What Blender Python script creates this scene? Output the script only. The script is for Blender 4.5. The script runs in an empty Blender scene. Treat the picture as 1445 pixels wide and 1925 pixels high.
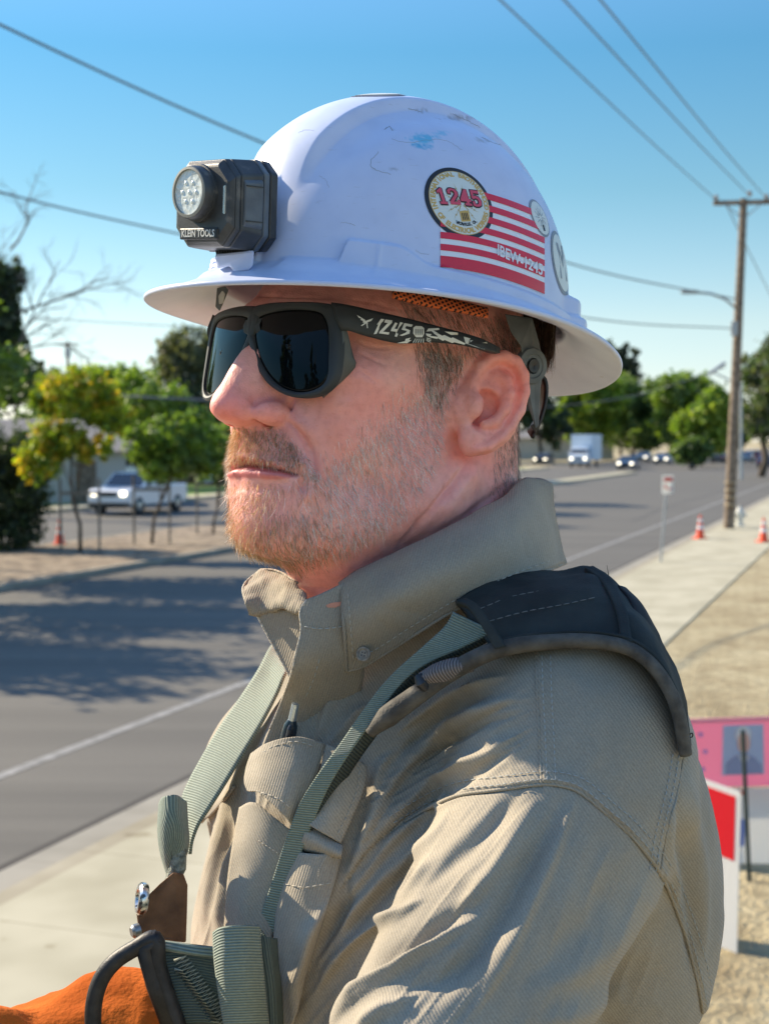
import bpy, bmesh, math, random
import numpy as np
from mathutils import Vector, Matrix
from mathutils.bvhtree import BVHTree
random.seed(7); RNG = np.random.default_rng(7)
S = bpy.context.scene; COL = S.collection
R = math.radians
# ------------------------------------------------------------------ camera
FPX, W0, H0 = 2668.0, 1445.0, 1925.0
CAMZ = 3.2; PITCH = 2.95
cam_d = bpy.data.cameras.new("camera"); cam = bpy.data.objects.new("camera", cam_d); COL.objects.link(cam)
cam.location = (0, 0, CAMZ); cam.rotation_euler = (R(90 - PITCH), 0, 0)
cam_d.sensor_fit = 'VERTICAL'; cam_d.sensor_height = 36.0; cam_d.lens = 36.0 * FPX / H0
cam_d.clip_start = 0.05; cam_d.clip_end = 3000
cam_d.dof.use_dof = True; cam_d.dof.focus_distance = 0.90; cam_d.dof.aperture_fstop = cam_d.lens / 3.7
S.camera = cam
# ------------------------------------------------------------------ light
SUN_AZ = 149.5; SUN_EL = 31.0     # direction to the sun: azimuth counter-clockwise from +X
w = bpy.data.worlds.new("World"); S.world = w; w.use_nodes = True
nt = w.node_tree; bg = nt.nodes['Background']
sky = nt.nodes.new('ShaderNodeTexSky'); sky.sky_type = 'NISHITA'; sky.sun_disc = False
sky.sun_elevation = R(SUN_EL); sky.sun_rotation = R(90 - SUN_AZ); sky.altitude = 0
sky.air_density = 1.0; sky.dust_density = 0.15; sky.ozone_density = 4.0
# the clear dry-summer sky: deeper and a little greener low down than the model gives, full strength overhead
tcw = nt.nodes.new('ShaderNodeTexCoord'); sx = nt.nodes.new('ShaderNodeSeparateXYZ'); nt.links.new(tcw.outputs['Generated'], sx.inputs[0])
cr = nt.nodes.new('ShaderNodeValToRGB'); nt.links.new(sx.outputs[2], cr.inputs[0]); e_ = cr.color_ramp.elements
e_[0].position = 0.0; e_[0].color = (.52, .52, .60, 1); e_[1].position = .75; e_[1].color = (1.0, 1.0, 1.0, 1)
for p_, c_ in ((.08, (.57, .53, .48)), (.17, (.37, .47, .42)), (.26, (.27, .47, .47)), (.5, (.90, .97, 1.0))):
    q_ = e_.new(p_); q_.color = (*c_, 1)
mxw = nt.nodes.new('ShaderNodeMixRGB'); mxw.blend_type = 'MULTIPLY'; mxw.inputs[0].default_value = 1
nt.links.new(sky.outputs[0], mxw.inputs[1]); nt.links.new(cr.outputs[0], mxw.inputs[2])
nt.links.new(mxw.outputs[0], bg.inputs[0]); bg.inputs[1].default_value = 0.15
sl = bpy.data.lights.new("sun", 'SUN'); sun = bpy.data.objects.new("sun", sl); COL.objects.link(sun)
sl.energy = 4.5; sl.angle = R(0.5); sl.color = (1.0, 0.85, 0.63)
sdir = Vector((math.cos(R(SUN_AZ)) * math.cos(R(SUN_EL)), math.sin(R(SUN_AZ)) * math.cos(R(SUN_EL)), math.sin(R(SUN_EL))))
sun.rotation_euler = sdir.to_track_quat('Z', 'Y').to_euler(); sun.location = (-20, 10, 30)
S.view_settings.view_transform = 'Standard'; S.view_settings.look = 'None'
S.view_settings.exposure = 1.05; S.view_settings.gamma = 1.0
try:
    S.cycles.max_bounces = 8; S.cycles.transparent_max_bounces = 8; S.cycles.use_denoising = True
except Exception: pass
# ------------------------------------------------------------------ frames
CAM = np.array([0, 0, CAMZ]); cp, sp = math.cos(R(PITCH)), math.sin(R(PITCH))
AX, AF, AU = np.array([1., 0, 0]), np.array([0, cp, -sp]), np.array([0, sp, cp])
def C(px, py, d):
    "point of the photograph's pixel (px,py) at camera depth d metres"
    return CAM + d * (AF + (px - 722.5) / FPX * AX + (962.5 - py) / FPX * AU)
def proj(P):
    Q = np.asarray(P) - CAM; d = Q @ AF
    return 722.5 + FPX * (Q @ AX) / d, 962.5 - FPX * (Q @ AU) / d, d
def G(px, py, z=0.0):
    "ground point under a pixel"
    r = AF + (px - 722.5) / FPX * AX + (962.5 - py) / FPX * AU
    return CAM + r * ((z - CAMZ) / r[2])
class Frame:
    def __init__(s, o, yaw, pitch, roll=0):
        t, p = R(yaw), R(pitch); f0 = np.array([-math.cos(t), -math.sin(t), 0]); z = np.array([0, 0, 1.])
        s.o = np.array(o, float); s.n = np.array([math.sin(t), -math.cos(t), 0])
        s.f = math.cos(p) * f0 + math.sin(p) * z; s.u = -math.sin(p) * f0 + math.cos(p) * z
        if roll:
            c, q = math.cos(R(roll)), math.sin(R(roll)); n, u = s.n, s.u
            s.n, s.u = c * n + q * u, c * u - q * n
        s.M = np.stack([s.f, s.n, s.u])
    def w(s, P): return s.o + np.asarray(P) @ s.M
    def l(s, P): return (np.asarray(P) - s.o) @ s.M.T
HEAD = Frame((-.003, 1.0, CAMZ + .021), 44, 4)
HELM = Frame(HEAD.w((-.006, 0, .0)) + np.array([.0052, 0, .0605]), 44, 8.9, -0.5)
BODY = Frame((.035, 1.03, CAMZ - .12), 40, 0)
# ------------------------------------------------------------------ objects
def tag(o, label=None, cat=None, group=None, kind=None):
    if label: o['label'] = label
    if cat: o['category'] = cat
    if group: o['group'] = group
    if kind: o['kind'] = kind
    return o
def empty(name, loc, label=None, cat=None, group=None):
    o = bpy.data.objects.new(name, None); COL.objects.link(o); o.location = tuple(loc); o.empty_display_size = .05
    return tag(o, label, cat, group)
def link(name, me, mat, parent=None, smooth=True):
    o = bpy.data.objects.new(name, me); COL.objects.link(o)
    if mat is not None:
        if isinstance(mat, (list, tuple)):
            for m in mat: me.materials.append(m)
        else: me.materials.append(mat)
    if smooth: me.shade_smooth()
    if parent is not None:
        o.parent = parent; o.matrix_parent_inverse = pmat(parent).inverted()
    return o
def pmat(o):
    m = o.matrix_basis.copy()
    if o.parent: m = pmat(o.parent) @ o.matrix_parent_inverse @ m
    return m
def np_mesh(name, V, Fq, mat=None, parent=None, smooth=True, uv=None, col=None):
    "V (n,3), Fq (m,3|4) or list"
    me = bpy.data.meshes.new(name)
    if isinstance(Fq, np.ndarray):
        k = Fq.shape[1]; me.vertices.add(len(V)); me.vertices.foreach_set('co', np.asarray(V, np.float32).ravel())
        me.loops.add(Fq.size); me.loops.foreach_set('vertex_index', Fq.astype(np.int32).ravel())
        me.polygons.add(len(Fq)); me.polygons.foreach_set('loop_start', np.arange(0, Fq.size, k, dtype=np.int32))
        me.update(calc_edges=True); me.validate()
    else:
        me.from_pydata([tuple(v) for v in V], [], [tuple(f) for f in Fq]); me.update()
    if uv is not None:
        l = me.uv_layers.new(name='UVMap'); idx = np.zeros(len(me.loops), np.int32); me.loops.foreach_get('vertex_index', idx)
        l.data.foreach_set('uv', np.asarray(uv, np.float32)[idx].ravel())
    if col is not None:
        a = me.color_attributes.new('tint', 'FLOAT_COLOR', 'POINT'); c = np.ones((len(V), 4), np.float32); c[:, :3] = col
        a.data.foreach_set('color', c.ravel())
    return link(name, me, mat, parent, smooth)
# ------------------------------------------------------------------ mesh builder (boxes, tubes, lathes)
class MB:
    def __init__(s): s.V = []; s.F = []
    def add(s, V, F):
        b = len(s.V); s.V += [tuple(v) for v in V]; s.F += [tuple(i + b for i in f) for f in F]; return s
    def box(s, c, size, rz=0, M=None, bev=0):
        c = np.array(c, float); hx, hy, hz = [q / 2 for q in size]
        if bev:
            bm = bmesh.new(); bmesh.ops.create_cube(bm, size=1); bmesh.ops.scale(bm, vec=size, verts=bm.verts)
            bmesh.ops.bevel(bm, geom=bm.edges[:], offset=bev, segments=2, affect='EDGES')
            V = np.array([v.co[:] for v in bm.verts]); bm.verts.index_update(); F = [[v.index for v in f.verts] for f in bm.faces]; bm.free()
        else:
            V = np.array([(x, y, z) for x in (-hx, hx) for y in (-hy, hy) for z in (-hz, hz)])
            F = [(0, 1, 3, 2), (4, 6, 7, 5), (0, 4, 5, 1), (2, 3, 7, 6), (0, 2, 6, 4), (1, 5, 7, 3)]
        if M is None:
            cc, ss = math.cos(rz), math.sin(rz); M = np.array([[cc, ss, 0], [-ss, cc, 0], [0, 0, 1]])
        return s.add(V @ np.asarray(M) + c, F)
    def tube(s, pts, rad, n=10, cap=True, up=None, flat=1.0):
        P = np.array([np.asarray(p, float) for p in pts]); m = len(P)
        rad = np.broadcast_to(np.asarray(rad, float), (m,))
        T = np.gradient(P, axis=0); T /= np.linalg.norm(T, axis=1)[:, None] + 1e-12
        a = np.array(up, float) if up is not None else np.array([0, 0, 1.])
        if abs(T[0] @ a) > .95: a = np.array([1., 0, 0])
        V = []
        for i in range(m):
            a = a - (a @ T[i]) * T[i]; a /= np.linalg.norm(a) + 1e-12; b = np.cross(T[i], a)
            for k in range(n):
                q = 2 * math.pi * k / n; V.append(P[i] + rad[i] * (math.cos(q) * a * flat + math.sin(q) * b))
        F = [(i * n + k, i * n + (k + 1) % n, (i + 1) * n + (k + 1) % n, (i + 1) * n + k) for i in range(m - 1) for k in range(n)]
        if cap: F += [tuple(range(n))[::-1], tuple(range((m - 1) * n, m * n))]
        return s.add(V, F)
    def lathe(s, o, axis, prof, n=24, ref=None, sx=1.0):
        "prof = [(dist along axis, radius)]"
        o = np.array(o, float); ax = np.array(axis, float); ax /= np.linalg.norm(ax)
        a = np.array(ref if ref is not None else ((0, 0, 1.) if abs(ax[2]) < .9 else (1., 0, 0)), float); a -= (a @ ax) * ax; a /= np.linalg.norm(a); b = np.cross(ax, a)
        V = [o + ax * h + r * (math.cos(2 * math.pi * k / n) * a + sx * math.sin(2 * math.pi * k / n) * b) for h, r in prof for k in range(n)]
        m = len(prof)
        F = [(i * n + k, i * n + (k + 1) % n, (i + 1) * n + (k + 1) % n, (i + 1) * n + k) for i in range(m - 1) for k in range(n)]
        if prof[0][1] > 1e-6: F.append(tuple(range(n))[::-1])
        if prof[-1][1] > 1e-6: F.append(tuple(range((m - 1) * n, m * n)))
        return s.add(V, F)
    def prism(s, poly, M, o, th):
        "poly 2-D outline in the plane (M[0],M[1]) extruded along M[2] by th"
        M = np.asarray(M, float); o = np.asarray(o, float); n = len(poly)
        A = [o + x * M[0] + y * M[1] for x, y in poly]; B = [p + M[2] * th for p in A]
        F = [tuple(range(n))[::-1], tuple(range(n, 2 * n))] + [(i, (i + 1) % n, n + (i + 1) % n, n + i) for i in range(n)]
        return s.add(A + B, F)
    def build(s, name, mat, parent=None, smooth=False, auto=True, bevel=0):
        me = bpy.data.meshes.new(name); me.from_pydata(s.V, [], s.F); me.update()
        bm = bmesh.new(); bm.from_mesh(me); bmesh.ops.recalc_face_normals(bm, faces=bm.faces[:])
        for f in bm.faces: f.smooth = smooth
        if smooth and auto:
            for e in bm.edges:
                if len(e.link_faces) == 2 and e.calc_face_angle(0) > R(38): e.smooth = False
        bm.to_mesh(me); bm.free()
        o = link(name, me, mat, parent, smooth=False)
        if bevel:
            m = o.modifiers.new('bevel', 'BEVEL'); m.width = bevel; m.segments = 2; m.limit_method = 'ANGLE'; m.angle_limit = R(35)
        return o
def cat(P, n, closed=False):
    "Catmull-Rom through the points, n samples evenly spaced by arc length"
    P = np.array([np.asarray(p, float) for p in P])
    if len(P) == 2:
        t = np.linspace(0, 1, n)[:, None]; return P[0] * (1 - t) + P[1] * t
    if closed: Q = np.vstack([P[-1], P, P[0], P[1]])
    else: Q = np.vstack([2 * P[0] - P[1], P, 2 * P[-1] - P[-2]])
    out = []
    for i in range(1, len(Q) - 2):
        p0, p1, p2, p3 = Q[i - 1:i + 3]; t = np.linspace(0, 1, 16, endpoint=False)[:, None]
        out.append(.5 * (2 * p1 + (p2 - p0) * t + (2 * p0 - 5 * p1 + 4 * p2 - p3) * t ** 2 + (3 * p1 - p0 - 3 * p2 + p3) * t ** 3))
    out = np.vstack(out + [Q[-2:-1]])
    L = np.r_[0, np.cumsum(np.linalg.norm(np.diff(out, axis=0), axis=1))]
    t = np.linspace(0, L[-1], n + 1 if closed else n)
    if closed: t = t[:-1]
    return np.stack([np.interp(t, L, out[:, k]) for k in range(out.shape[1])], 1)
# ------------------------------------------------------------------ distance-field modelling
class Vol:
    def __init__(s, lo, hi, h):
        s.lo = np.array(lo, float); s.h = h; s.n = np.ceil((np.array(hi) - s.lo) / h).astype(int) + 1
        s.F = np.full(tuple(s.n), 1.0, np.float32)
        s.g = [(s.lo[i] + h * np.arange(s.n[i])).astype(np.float32) for i in range(3)]
    def _sl(s, lo, hi):
        a = np.clip(np.floor((np.array(lo) - s.lo) / s.h).astype(int), 0, s.n); b = np.clip(np.ceil((np.array(hi) - s.lo) / s.h).astype(int) + 1, 0, s.n)
        return tuple(slice(a[i], b[i]) for i in range(3)), (s.g[0][a[0]:b[0], None, None], s.g[1][None, a[1]:b[1], None], s.g[2][None, None, a[2]:b[2]])
    def _mix(s, sl, d, k, op):
        F = s.F[sl]
        if op == '+':
            if k <= 0: s.F[sl] = np.minimum(F, d); return
            h = np.clip(.5 + .5 * (F - d) / k, 0, 1); s.F[sl] = F * (1 - h) + d * h - k * h * (1 - h)
        else:
            if k <= 0: s.F[sl] = np.maximum(F, -d); return
            h = np.clip(.5 - .5 * (F + d) / k, 0, 1); s.F[sl] = F * (1 - h) - d * h + k * h * (1 - h)
    def ell(s, c, r, k=.01, op='+', M=None):
        c = np.array(c, float); r = np.array(r, float); e = (r if M is None else np.full(3, r.max())) + k + 4 * s.h
        sl, (X, Y, Z) = s._sl(c - e, c + e)
        if 0 in s.F[sl].shape: return s
        p = [X - c[0], Y - c[1], Z - c[2]]
        if M is not None: p = [M[i][0] * p[0] + M[i][1] * p[1] + M[i][2] * p[2] for i in range(3)]
        k0 = np.sqrt((p[0] / r[0]) ** 2 + (p[1] / r[1]) ** 2 + (p[2] / r[2]) ** 2)
        k1 = np.sqrt((p[0] / r[0] ** 2) ** 2 + (p[1] / r[1] ** 2) ** 2 + (p[2] / r[2] ** 2) ** 2) + 1e-9
        s._mix(sl, k0 * (k0 - 1) / k1, k, op); return s
    def cap(s, a, b, ra, rb=None, k=.01, op='+'):
        rb = ra if rb is None else rb; a = np.array(a, float); b = np.array(b, float); e = max(ra, rb) + k + 4 * s.h
        sl, (X, Y, Z) = s._sl(np.minimum(a, b) - e, np.maximum(a, b) + e)
        if 0 in s.F[sl].shape: return s
        ab = b - a; t = ((X - a[0]) * ab[0] + (Y - a[1]) * ab[1] + (Z - a[2]) * ab[2]) / (ab @ ab + 1e-12); t = np.clip(t, 0, 1)
        d = np.sqrt((X - a[0] - t * ab[0]) ** 2 + (Y - a[1] - t * ab[1]) ** 2 + (Z - a[2] - t * ab[2]) ** 2) - (ra + (rb - ra) * t)
        s._mix(sl, d, k, op); return s
    def path(s, P, r, k=.005, op='+'):
        r = np.broadcast_to(np.asarray(r, float), (len(P),))
        for i in range(len(P) - 1): s.cap(P[i], P[i + 1], r[i], r[i + 1], k, op)
        return s
    def mesh(s):
        F = s.F; n = s.n; S_ = F < 0
        c = [S_[i:n[0] - 1 + i, j:n[1] - 1 + j, k:n[2] - 1 + k] for i in (0, 1) for j in (0, 1) for k in (0, 1)]
        allc = c[0].copy(); anyc = c[0].copy()
        for q in c[1:]: allc &= q; anyc |= q
        act = anyc & ~allc; I = np.argwhere(act); ids = np.full(act.shape, -1, np.int32); ids[act] = np.arange(len(I))
        acc = np.zeros((len(I), 3)); cnt = np.zeros(len(I))
        cor = [np.array([i, j, k]) for i in (0, 1) for j in (0, 1) for k in (0, 1)]
        for a in range(8):
            for b in range(a + 1, 8):
                df = cor[b] - cor[a]
                if np.abs(df).sum() != 1: continue
                fa = F[tuple((I + cor[a]).T)]; fb = F[tuple((I + cor[b]).T)]; m = (fa < 0) != (fb < 0)
                t = (fa / (fa - fb + 1e-20))[:, None]; p = cor[a] + t * df
                acc[m] += p[m]; cnt[m] += 1
        V = s.lo + s.h * (I + acc / cnt[:, None]); Q = []
        for ax in range(3):
            o = [slice(None)] * 3; o2 = [slice(None)] * 3; o[ax] = slice(0, -1); o2[ax] = slice(1, None)
            m = S_[tuple(o)] != S_[tuple(o2)]; E = np.argwhere(m)
            b, c_ = [q for q in range(3) if q != ax]
            ok = (E[:, b] > 0) & (E[:, c_] > 0) & (E[:, b] < n[b] - 1) & (E[:, c_] < n[c_] - 1); E = E[ok]
            ins = S_[tuple(E.T)]; q = []
            for db, dc in ((0, 0), (-1, 0), (-1, -1), (0, -1)):
                e = E.copy(); e[:, b] += db; e[:, c_] += dc; q.append(ids[tuple(e.T)])
            q = np.stack(q, 1); flip = ins if ax != 1 else ~ins
            q[~flip] = q[~flip][:, ::-1]; Q.append(q)
        Q = np.vstack(Q); return V, Q[(Q >= 0).all(1)]
def vnormals(V, Q):
    a = np.cross(V[Q[:, 2]] - V[Q[:, 0]], V[Q[:, 3]] - V[Q[:, 1]]) if Q.shape[1] == 4 else np.cross(V[Q[:, 1]] - V[Q[:, 0]], V[Q[:, 2]] - V[Q[:, 0]])
    N = np.zeros_like(V)
    for k in range(Q.shape[1]):
        for c in range(3): N[:, c] += np.bincount(Q[:, k], a[:, c], len(V))
    return N / (np.linalg.norm(N, axis=1)[:, None] + 1e-12)
def smooth(V, Q, it=1, f=.5):
    E = np.vstack([Q[:, [i, (i + 1) % Q.shape[1]]] for i in range(Q.shape[1])])
    for _ in range(it):
        A = np.zeros_like(V); n = np.bincount(E[:, 0], minlength=len(V)) + np.bincount(E[:, 1], minlength=len(V))
        for c in range(3): A[:, c] = np.bincount(E[:, 0], V[E[:, 1], c], len(V)) + np.bincount(E[:, 1], V[E[:, 0], c], len(V))
        V = V * (1 - f) + f * A / np.maximum(n, 1)[:, None]
    return V
def seg_dist(x, y, P):
    "distance (px) to polyline P, and the parameter 0..1 along it"
    best = np.full(x.shape, 1e9); par = np.zeros(x.shape); side = np.zeros(x.shape)
    P = np.asarray(P, float); L = np.r_[0, np.cumsum(np.linalg.norm(np.diff(P, axis=0), axis=1))]
    for i in range(len(P) - 1):
        a, b = P[i], P[i + 1]; ab = b - a; t = np.clip(((x - a[0]) * ab[0] + (y - a[1]) * ab[1]) / (ab @ ab), 0, 1)
        dx, dy = x - a[0] - t * ab[0], y - a[1] - t * ab[1]; d = np.hypot(dx, dy); m = d < best
        best[m] = d[m]; par[m] = ((L[i] + t * math.sqrt(ab @ ab)) / L[-1])[m]; side[m] = np.sign(ab[0] * dy - ab[1] * dx)[m]
    return best, par, side
def folds(V, N, L, facing=.15):
    "displace along the normals: L = [(px polyline, height m, width px[, sharp, skew])]; real ridges and creases in the cloth or skin"
    x, y, d = proj(V); view = (CAM - V); view /= np.linalg.norm(view, axis=1)[:, None]
    f = np.clip(((N * view).sum(1) - facing * .3) / max(facing, .01), 0, 1); D = np.zeros(len(V))
    for it in L:
        P, h, wd = it[:3]; sh = it[3] if len(it) > 3 else 2.0; sk = it[4] if len(it) > 4 else 0
        P = cat([(p[0], p[1]) for p in P], 24); m = (x > P[:, 0].min() - 3 * wd) & (x < P[:, 0].max() + 3 * wd) & (y > P[:, 1].min() - 3 * wd) & (y < P[:, 1].max() + 3 * wd)
        q, t, sd = seg_dist(x[m], y[m], P); tp = np.clip(np.sin(np.clip(t, 0, 1) * math.pi) * 1.25, 0, 1); ww = wd * (1 + sk * sd) * (.45 + .55 * tp)
        D[m] += h * np.exp(-(q / ww) ** sh) * tp ** 1.1
    return V + N * (D * f)[:, None]
def in_poly(x, y, P):
    c = np.zeros(x.shape, bool); n = len(P)
    for i in range(n):
        x1, y1 = P[i]; x2, y2 = P[(i + 1) % n]
        m = ((y1 > y) != (y2 > y)) & (x < (x2 - x1) * (y - y1) / ((y2 - y1) or 1e-9) + x1); c ^= m
    return c
def vnoise(P, sc, seed=0):
    "smooth value noise in -1..1"
    P = np.asarray(P) / sc + seed * 17.3; I = np.floor(P).astype(np.int64); f = P - I; f = f * f * (3 - 2 * f); out = 0
    for i in (0, 1):
        for j in (0, 1):
            for k in (0, 1):
                h = ((I[:, 0] + i) * 73856093 ^ (I[:, 1] + j) * 19349663 ^ (I[:, 2] + k) * 83492791 ^ seed * 2654435) & 0xffffff
                h = (h * 1103515245 + 12345) & 0x7fffffff
                out = out + (h / 0x3fffffff - 1) * (f[:, 0] if i else 1 - f[:, 0]) * (f[:, 1] if j else 1 - f[:, 1]) * (f[:, 2] if k else 1 - f[:, 2])
    return out
# ------------------------------------------------------------------ surfaces to lay things on
class Surf:
    def __init__(s, V, Q): s.b = BVHTree.FromPolygons([Vector(v) for v in V], [tuple(q) for q in Q.tolist()]); 
    def hit(s, px, py, near=None):
        r = C(px, py, 1.0) - CAM; l = np.linalg.norm(r); o, n, i, d = s.b.ray_cast(Vector(CAM), Vector(r / l))
        if o is None: return None, None
        n = np.array(n); n = n if n @ r < 0 else -n
        return np.array(o), n
    def ray(s, o, d):
        h, n, i, q = s.b.ray_cast(Vector(o), Vector(d))
        return (np.array(h), np.array(n)) if h is not None else (None, None)
def rail(pts, surf, off=.003, n=40, sm=0):
    "px rail -> world points lying `off` above the surface; a point (px,py,d) with its own depth is used as it is"
    pts = [tuple(p) + (np.nan,) * (3 - len(p)) for p in pts]
    xy = cat([p[:2] for p in pts], n); out = []
    L = np.r_[0, np.cumsum([math.hypot(pts[i + 1][0] - pts[i][0], pts[i + 1][1] - pts[i][1]) for i in range(len(pts) - 1)])]; L /= L[-1]
    Q = []
    for i, (x, y) in enumerate(xy):
        h, nn = surf.hit(x, y); Q.append(np.nan if h is None else proj(h - 0)[2] - off)
    Q = np.array(Q); t = np.linspace(0, 1, n)
    for j, p in enumerate(pts):            # fixed depths pull the rail where given
        if not np.isnan(p[2]): Q[np.argmin(abs(t - L[j]))] = p[2]
    fixed = [j for j, p in enumerate(pts) if not np.isnan(p[2])]
    for a, b in zip(fixed[:-1], fixed[1:]):
        if b == a + 1:
            m = (t >= L[a]) & (t <= L[b]); Q[m] = np.interp(t[m], [L[a], L[b]], [pts[a][2], pts[b][2]])
    ok = ~np.isnan(Q); Q = np.interp(t, t[ok], Q[ok])
    for _ in range(sm): Q = np.r_[Q[0], (Q[:-2] + 2 * Q[1:-1] + Q[2:]) / 4, Q[-1]]
    return np.array([C(x, y, q) for (x, y), q in zip(xy, Q)])
def loft(rails, nv=8):
    "grid through several rails of equal length; returns V (n*nv,3), quads, uv in metres"
    Rr = np.array(rails); k, n, _ = Rr.shape; nv = max(nv, 2)
    G_ = np.array([cat(Rr[:, i], nv) for i in range(n)])        # n x nv x 3
    lu = np.r_[0, np.cumsum(np.linalg.norm(np.diff(G_[:, nv // 2], axis=0), axis=1))]
    lv = np.r_[0, np.cumsum(np.linalg.norm(np.diff(G_[n // 2], axis=0), axis=1))]
    V = G_.reshape(-1, 3); uv = np.stack(np.meshgrid(lu, lv, indexing='ij'), -1).reshape(-1, 2)
    i, j = np.meshgrid(np.arange(n - 1), np.arange(nv - 1), indexing='ij'); a = (i * nv + j).ravel()
    return V, np.stack([a, a + 1, a + nv + 1, a + nv], 1), uv
def face_cam(V, Q):
    "flip quads so normals look at the camera side on average"
    N = vnormals(V, Q); s = ((CAM - V) * N).sum()
    return Q if s > 0 else Q[:, ::-1].copy()
def sheet(name, rails, mat, parent, th=.0012, nv=8, dome=0, sub=0, bulge=0):
    V, Q, uv = loft(rails, nv); Q = face_cam(V, Q)
    if bulge:
        n = len(rails[0]); nn = vnormals(V, Q); v = np.tile(np.linspace(-1, 1, nv), n); V = V + nn * (bulge * (1 - v * v))[:, None]
    o = np_mesh(name, V, Q, mat, parent, uv=uv)
    m = o.modifiers.new('thickness', 'SOLIDIFY'); m.thickness = th; m.offset = 0
    if sub: m = o.modifiers.new('soft', 'SUBSURF'); m.levels = sub; m.render_levels = sub
    return o
# ------------------------------------------------------------------ materials
def mat(name, col, rough=.6, metal=0, spec=None, build=None, **kw):
    m = bpy.data.materials.new(name); m.use_nodes = True; b = m.node_tree.nodes['Principled BSDF']
    b.inputs['Base Color'].default_value = (*col, 1); b.inputs['Roughness'].default_value = rough; b.inputs['Metallic'].default_value = metal
    if spec is not None: b.inputs['Specular IOR Level'].default_value = spec
    for k, v in kw.items(): b.inputs[k.replace('_', ' ')].default_value = v
    if build: build(m.node_tree, b)
    return m
def nd(nt, t, **kw):
    n = nt.nodes.new('ShaderNode' + t)
    for k, v in kw.items():
        if k.startswith('i_'): n.inputs[k[2:].replace('_', ' ')].default_value = v
        else: setattr(n, k, v)
    return n
def ramp(nt, src, stops):
    r = nd(nt, 'ValToRGB'); e = r.color_ramp.elements
    while len(e) > 1: e.remove(e[-1])
    e[0].position = stops[0][0]; e[0].color = (*stops[0][1], 1)
    for p, c in stops[1:]: q = e.new(p); q.color = (*c, 1)
    nt.links.new(src, r.inputs[0]); return r.outputs[0]
def tex(nt, kind='Noise', coord='Object', scale=10, **kw):
    tc = nd(nt, 'TexCoord'); t = nd(nt, 'Tex' + kind, **kw); nt.links.new(tc.outputs[coord], t.inputs['Vector']); t.inputs['Scale'].default_value = scale; return t
def bump(nt, b, src, s=.3, dist=.001, prev=None):
    n = nd(nt, 'Bump'); n.inputs['Strength'].default_value = s; n.inputs['Distance'].default_value = dist
    nt.links.new(src, n.inputs['Height'])
    if prev is not None: nt.links.new(prev, n.inputs['Normal'])
    nt.links.new(n.outputs[0], b.inputs['Normal']); return n.outputs[0]
def noisy(c1, c2, scale=20, detail=6, bs=0, bd=.001, bscale=None, lo=.35, hi=.65, coord='Object'):
    def f(nt, b):
        t = tex(nt, scale=scale, coord=coord); t.inputs['Detail'].default_value = detail
        nt.links.new(ramp(nt, t.outputs[0], [(lo, c1), (hi, c2)]), b.inputs['Base Color'])
        if bs:
            t2 = tex(nt, scale=bscale or scale * 4, coord=coord); t2.inputs['Detail'].default_value = 4; bump(nt, b, t2.outputs[0], bs, bd)
    return f
# ================================================================== PERSON: head and neck (one distance-field body)
def skin_nodes(nt, b):
    t = tex(nt, scale=28); t.inputs['Detail'].default_value = 5
    base = ramp(nt, t.outputs[0], [(.25, (.80, .33, .275)), (.5, (.89, .40, .345)), (.75, (.93, .49, .41))])
    t2 = tex(nt, scale=420); t2.inputs['Detail'].default_value = 2
    fr = ramp(nt, t2.outputs[0], [(.62, (1, 1, 1)), (.74, (.80, .62, .55))])
    mx = nd(nt, 'MixRGB', blend_type='MULTIPLY'); mx.inputs[0].default_value = .45
    nt.links.new(base, mx.inputs[1]); nt.links.new(fr, mx.inputs[2])
    t4 = tex(nt, scale=210); t4.inputs['Detail'].default_value = 5; mo = ramp(nt, t4.outputs[0], [(.30, (.80, .70, .66)), (.50, (1.0, 1.0, 1.0)), (.72, (1.10, 1.10, 1.06))])
    m3 = nd(nt, 'MixRGB', blend_type='MULTIPLY'); m3.inputs[0].default_value = .5; nt.links.new(mx.outputs[0], m3.inputs[1]); nt.links.new(mo, m3.inputs[2])
    at = nd(nt, 'Attribute', attribute_name='tint'); m2 = nd(nt, 'MixRGB', blend_type='MULTIPLY'); m2.inputs[0].default_value = 1
    nt.links.new(m3.outputs[0], m2.inputs[1]); nt.links.new(at.outputs['Color'], m2.inputs[2]); nt.links.new(m2.outputs[0], b.inputs['Base Color'])
    v = tex(nt, 'Voronoi', scale=900); n1 = bump(nt, b, v.outputs['Distance'], .35, .0005)
    t3 = tex(nt, scale=160); t3.inputs['Detail'].default_value = 6; bump(nt, b, t3.outputs[0], .42, .0013, n1)
    rr = tex(nt, scale=45); nt.links.new(ramp(nt, rr.outputs[0], [(.35, (.36, .36, .36)), (.65, (.58, .58, .58))]), b.inputs['Roughness'])
M_SKIN = mat('skin', (.6, .3, .22), .46, build=skin_nodes, Subsurface_Weight=.12, Subsurface_Radius=(.012, .004, .002), Subsurface_Scale=.35)
def ear_pt(px, py, c=0.0, side=1):
    px = 914 + (px - 914) * .86; py = 758 + (py - 758) * .90
    a = (px - 858) / 2830 / .933; b = (768 - py) / 2830
    return np.array([-.92 * a + .39 * c - .004, side * (.0735 + .39 * a + .92 * c), b])
hv = Vol((-.12, -.108, -.235), (.162, .112, .16), .00105)
hv.ell((-.018, 0, .055), (.098, .078, .088), 0)
hv.ell((.032, 0, .040), (.077, .064, .066), .02)
hv.ell((.046, 0, -.025), (.068, .054, .068), .02)
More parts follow.
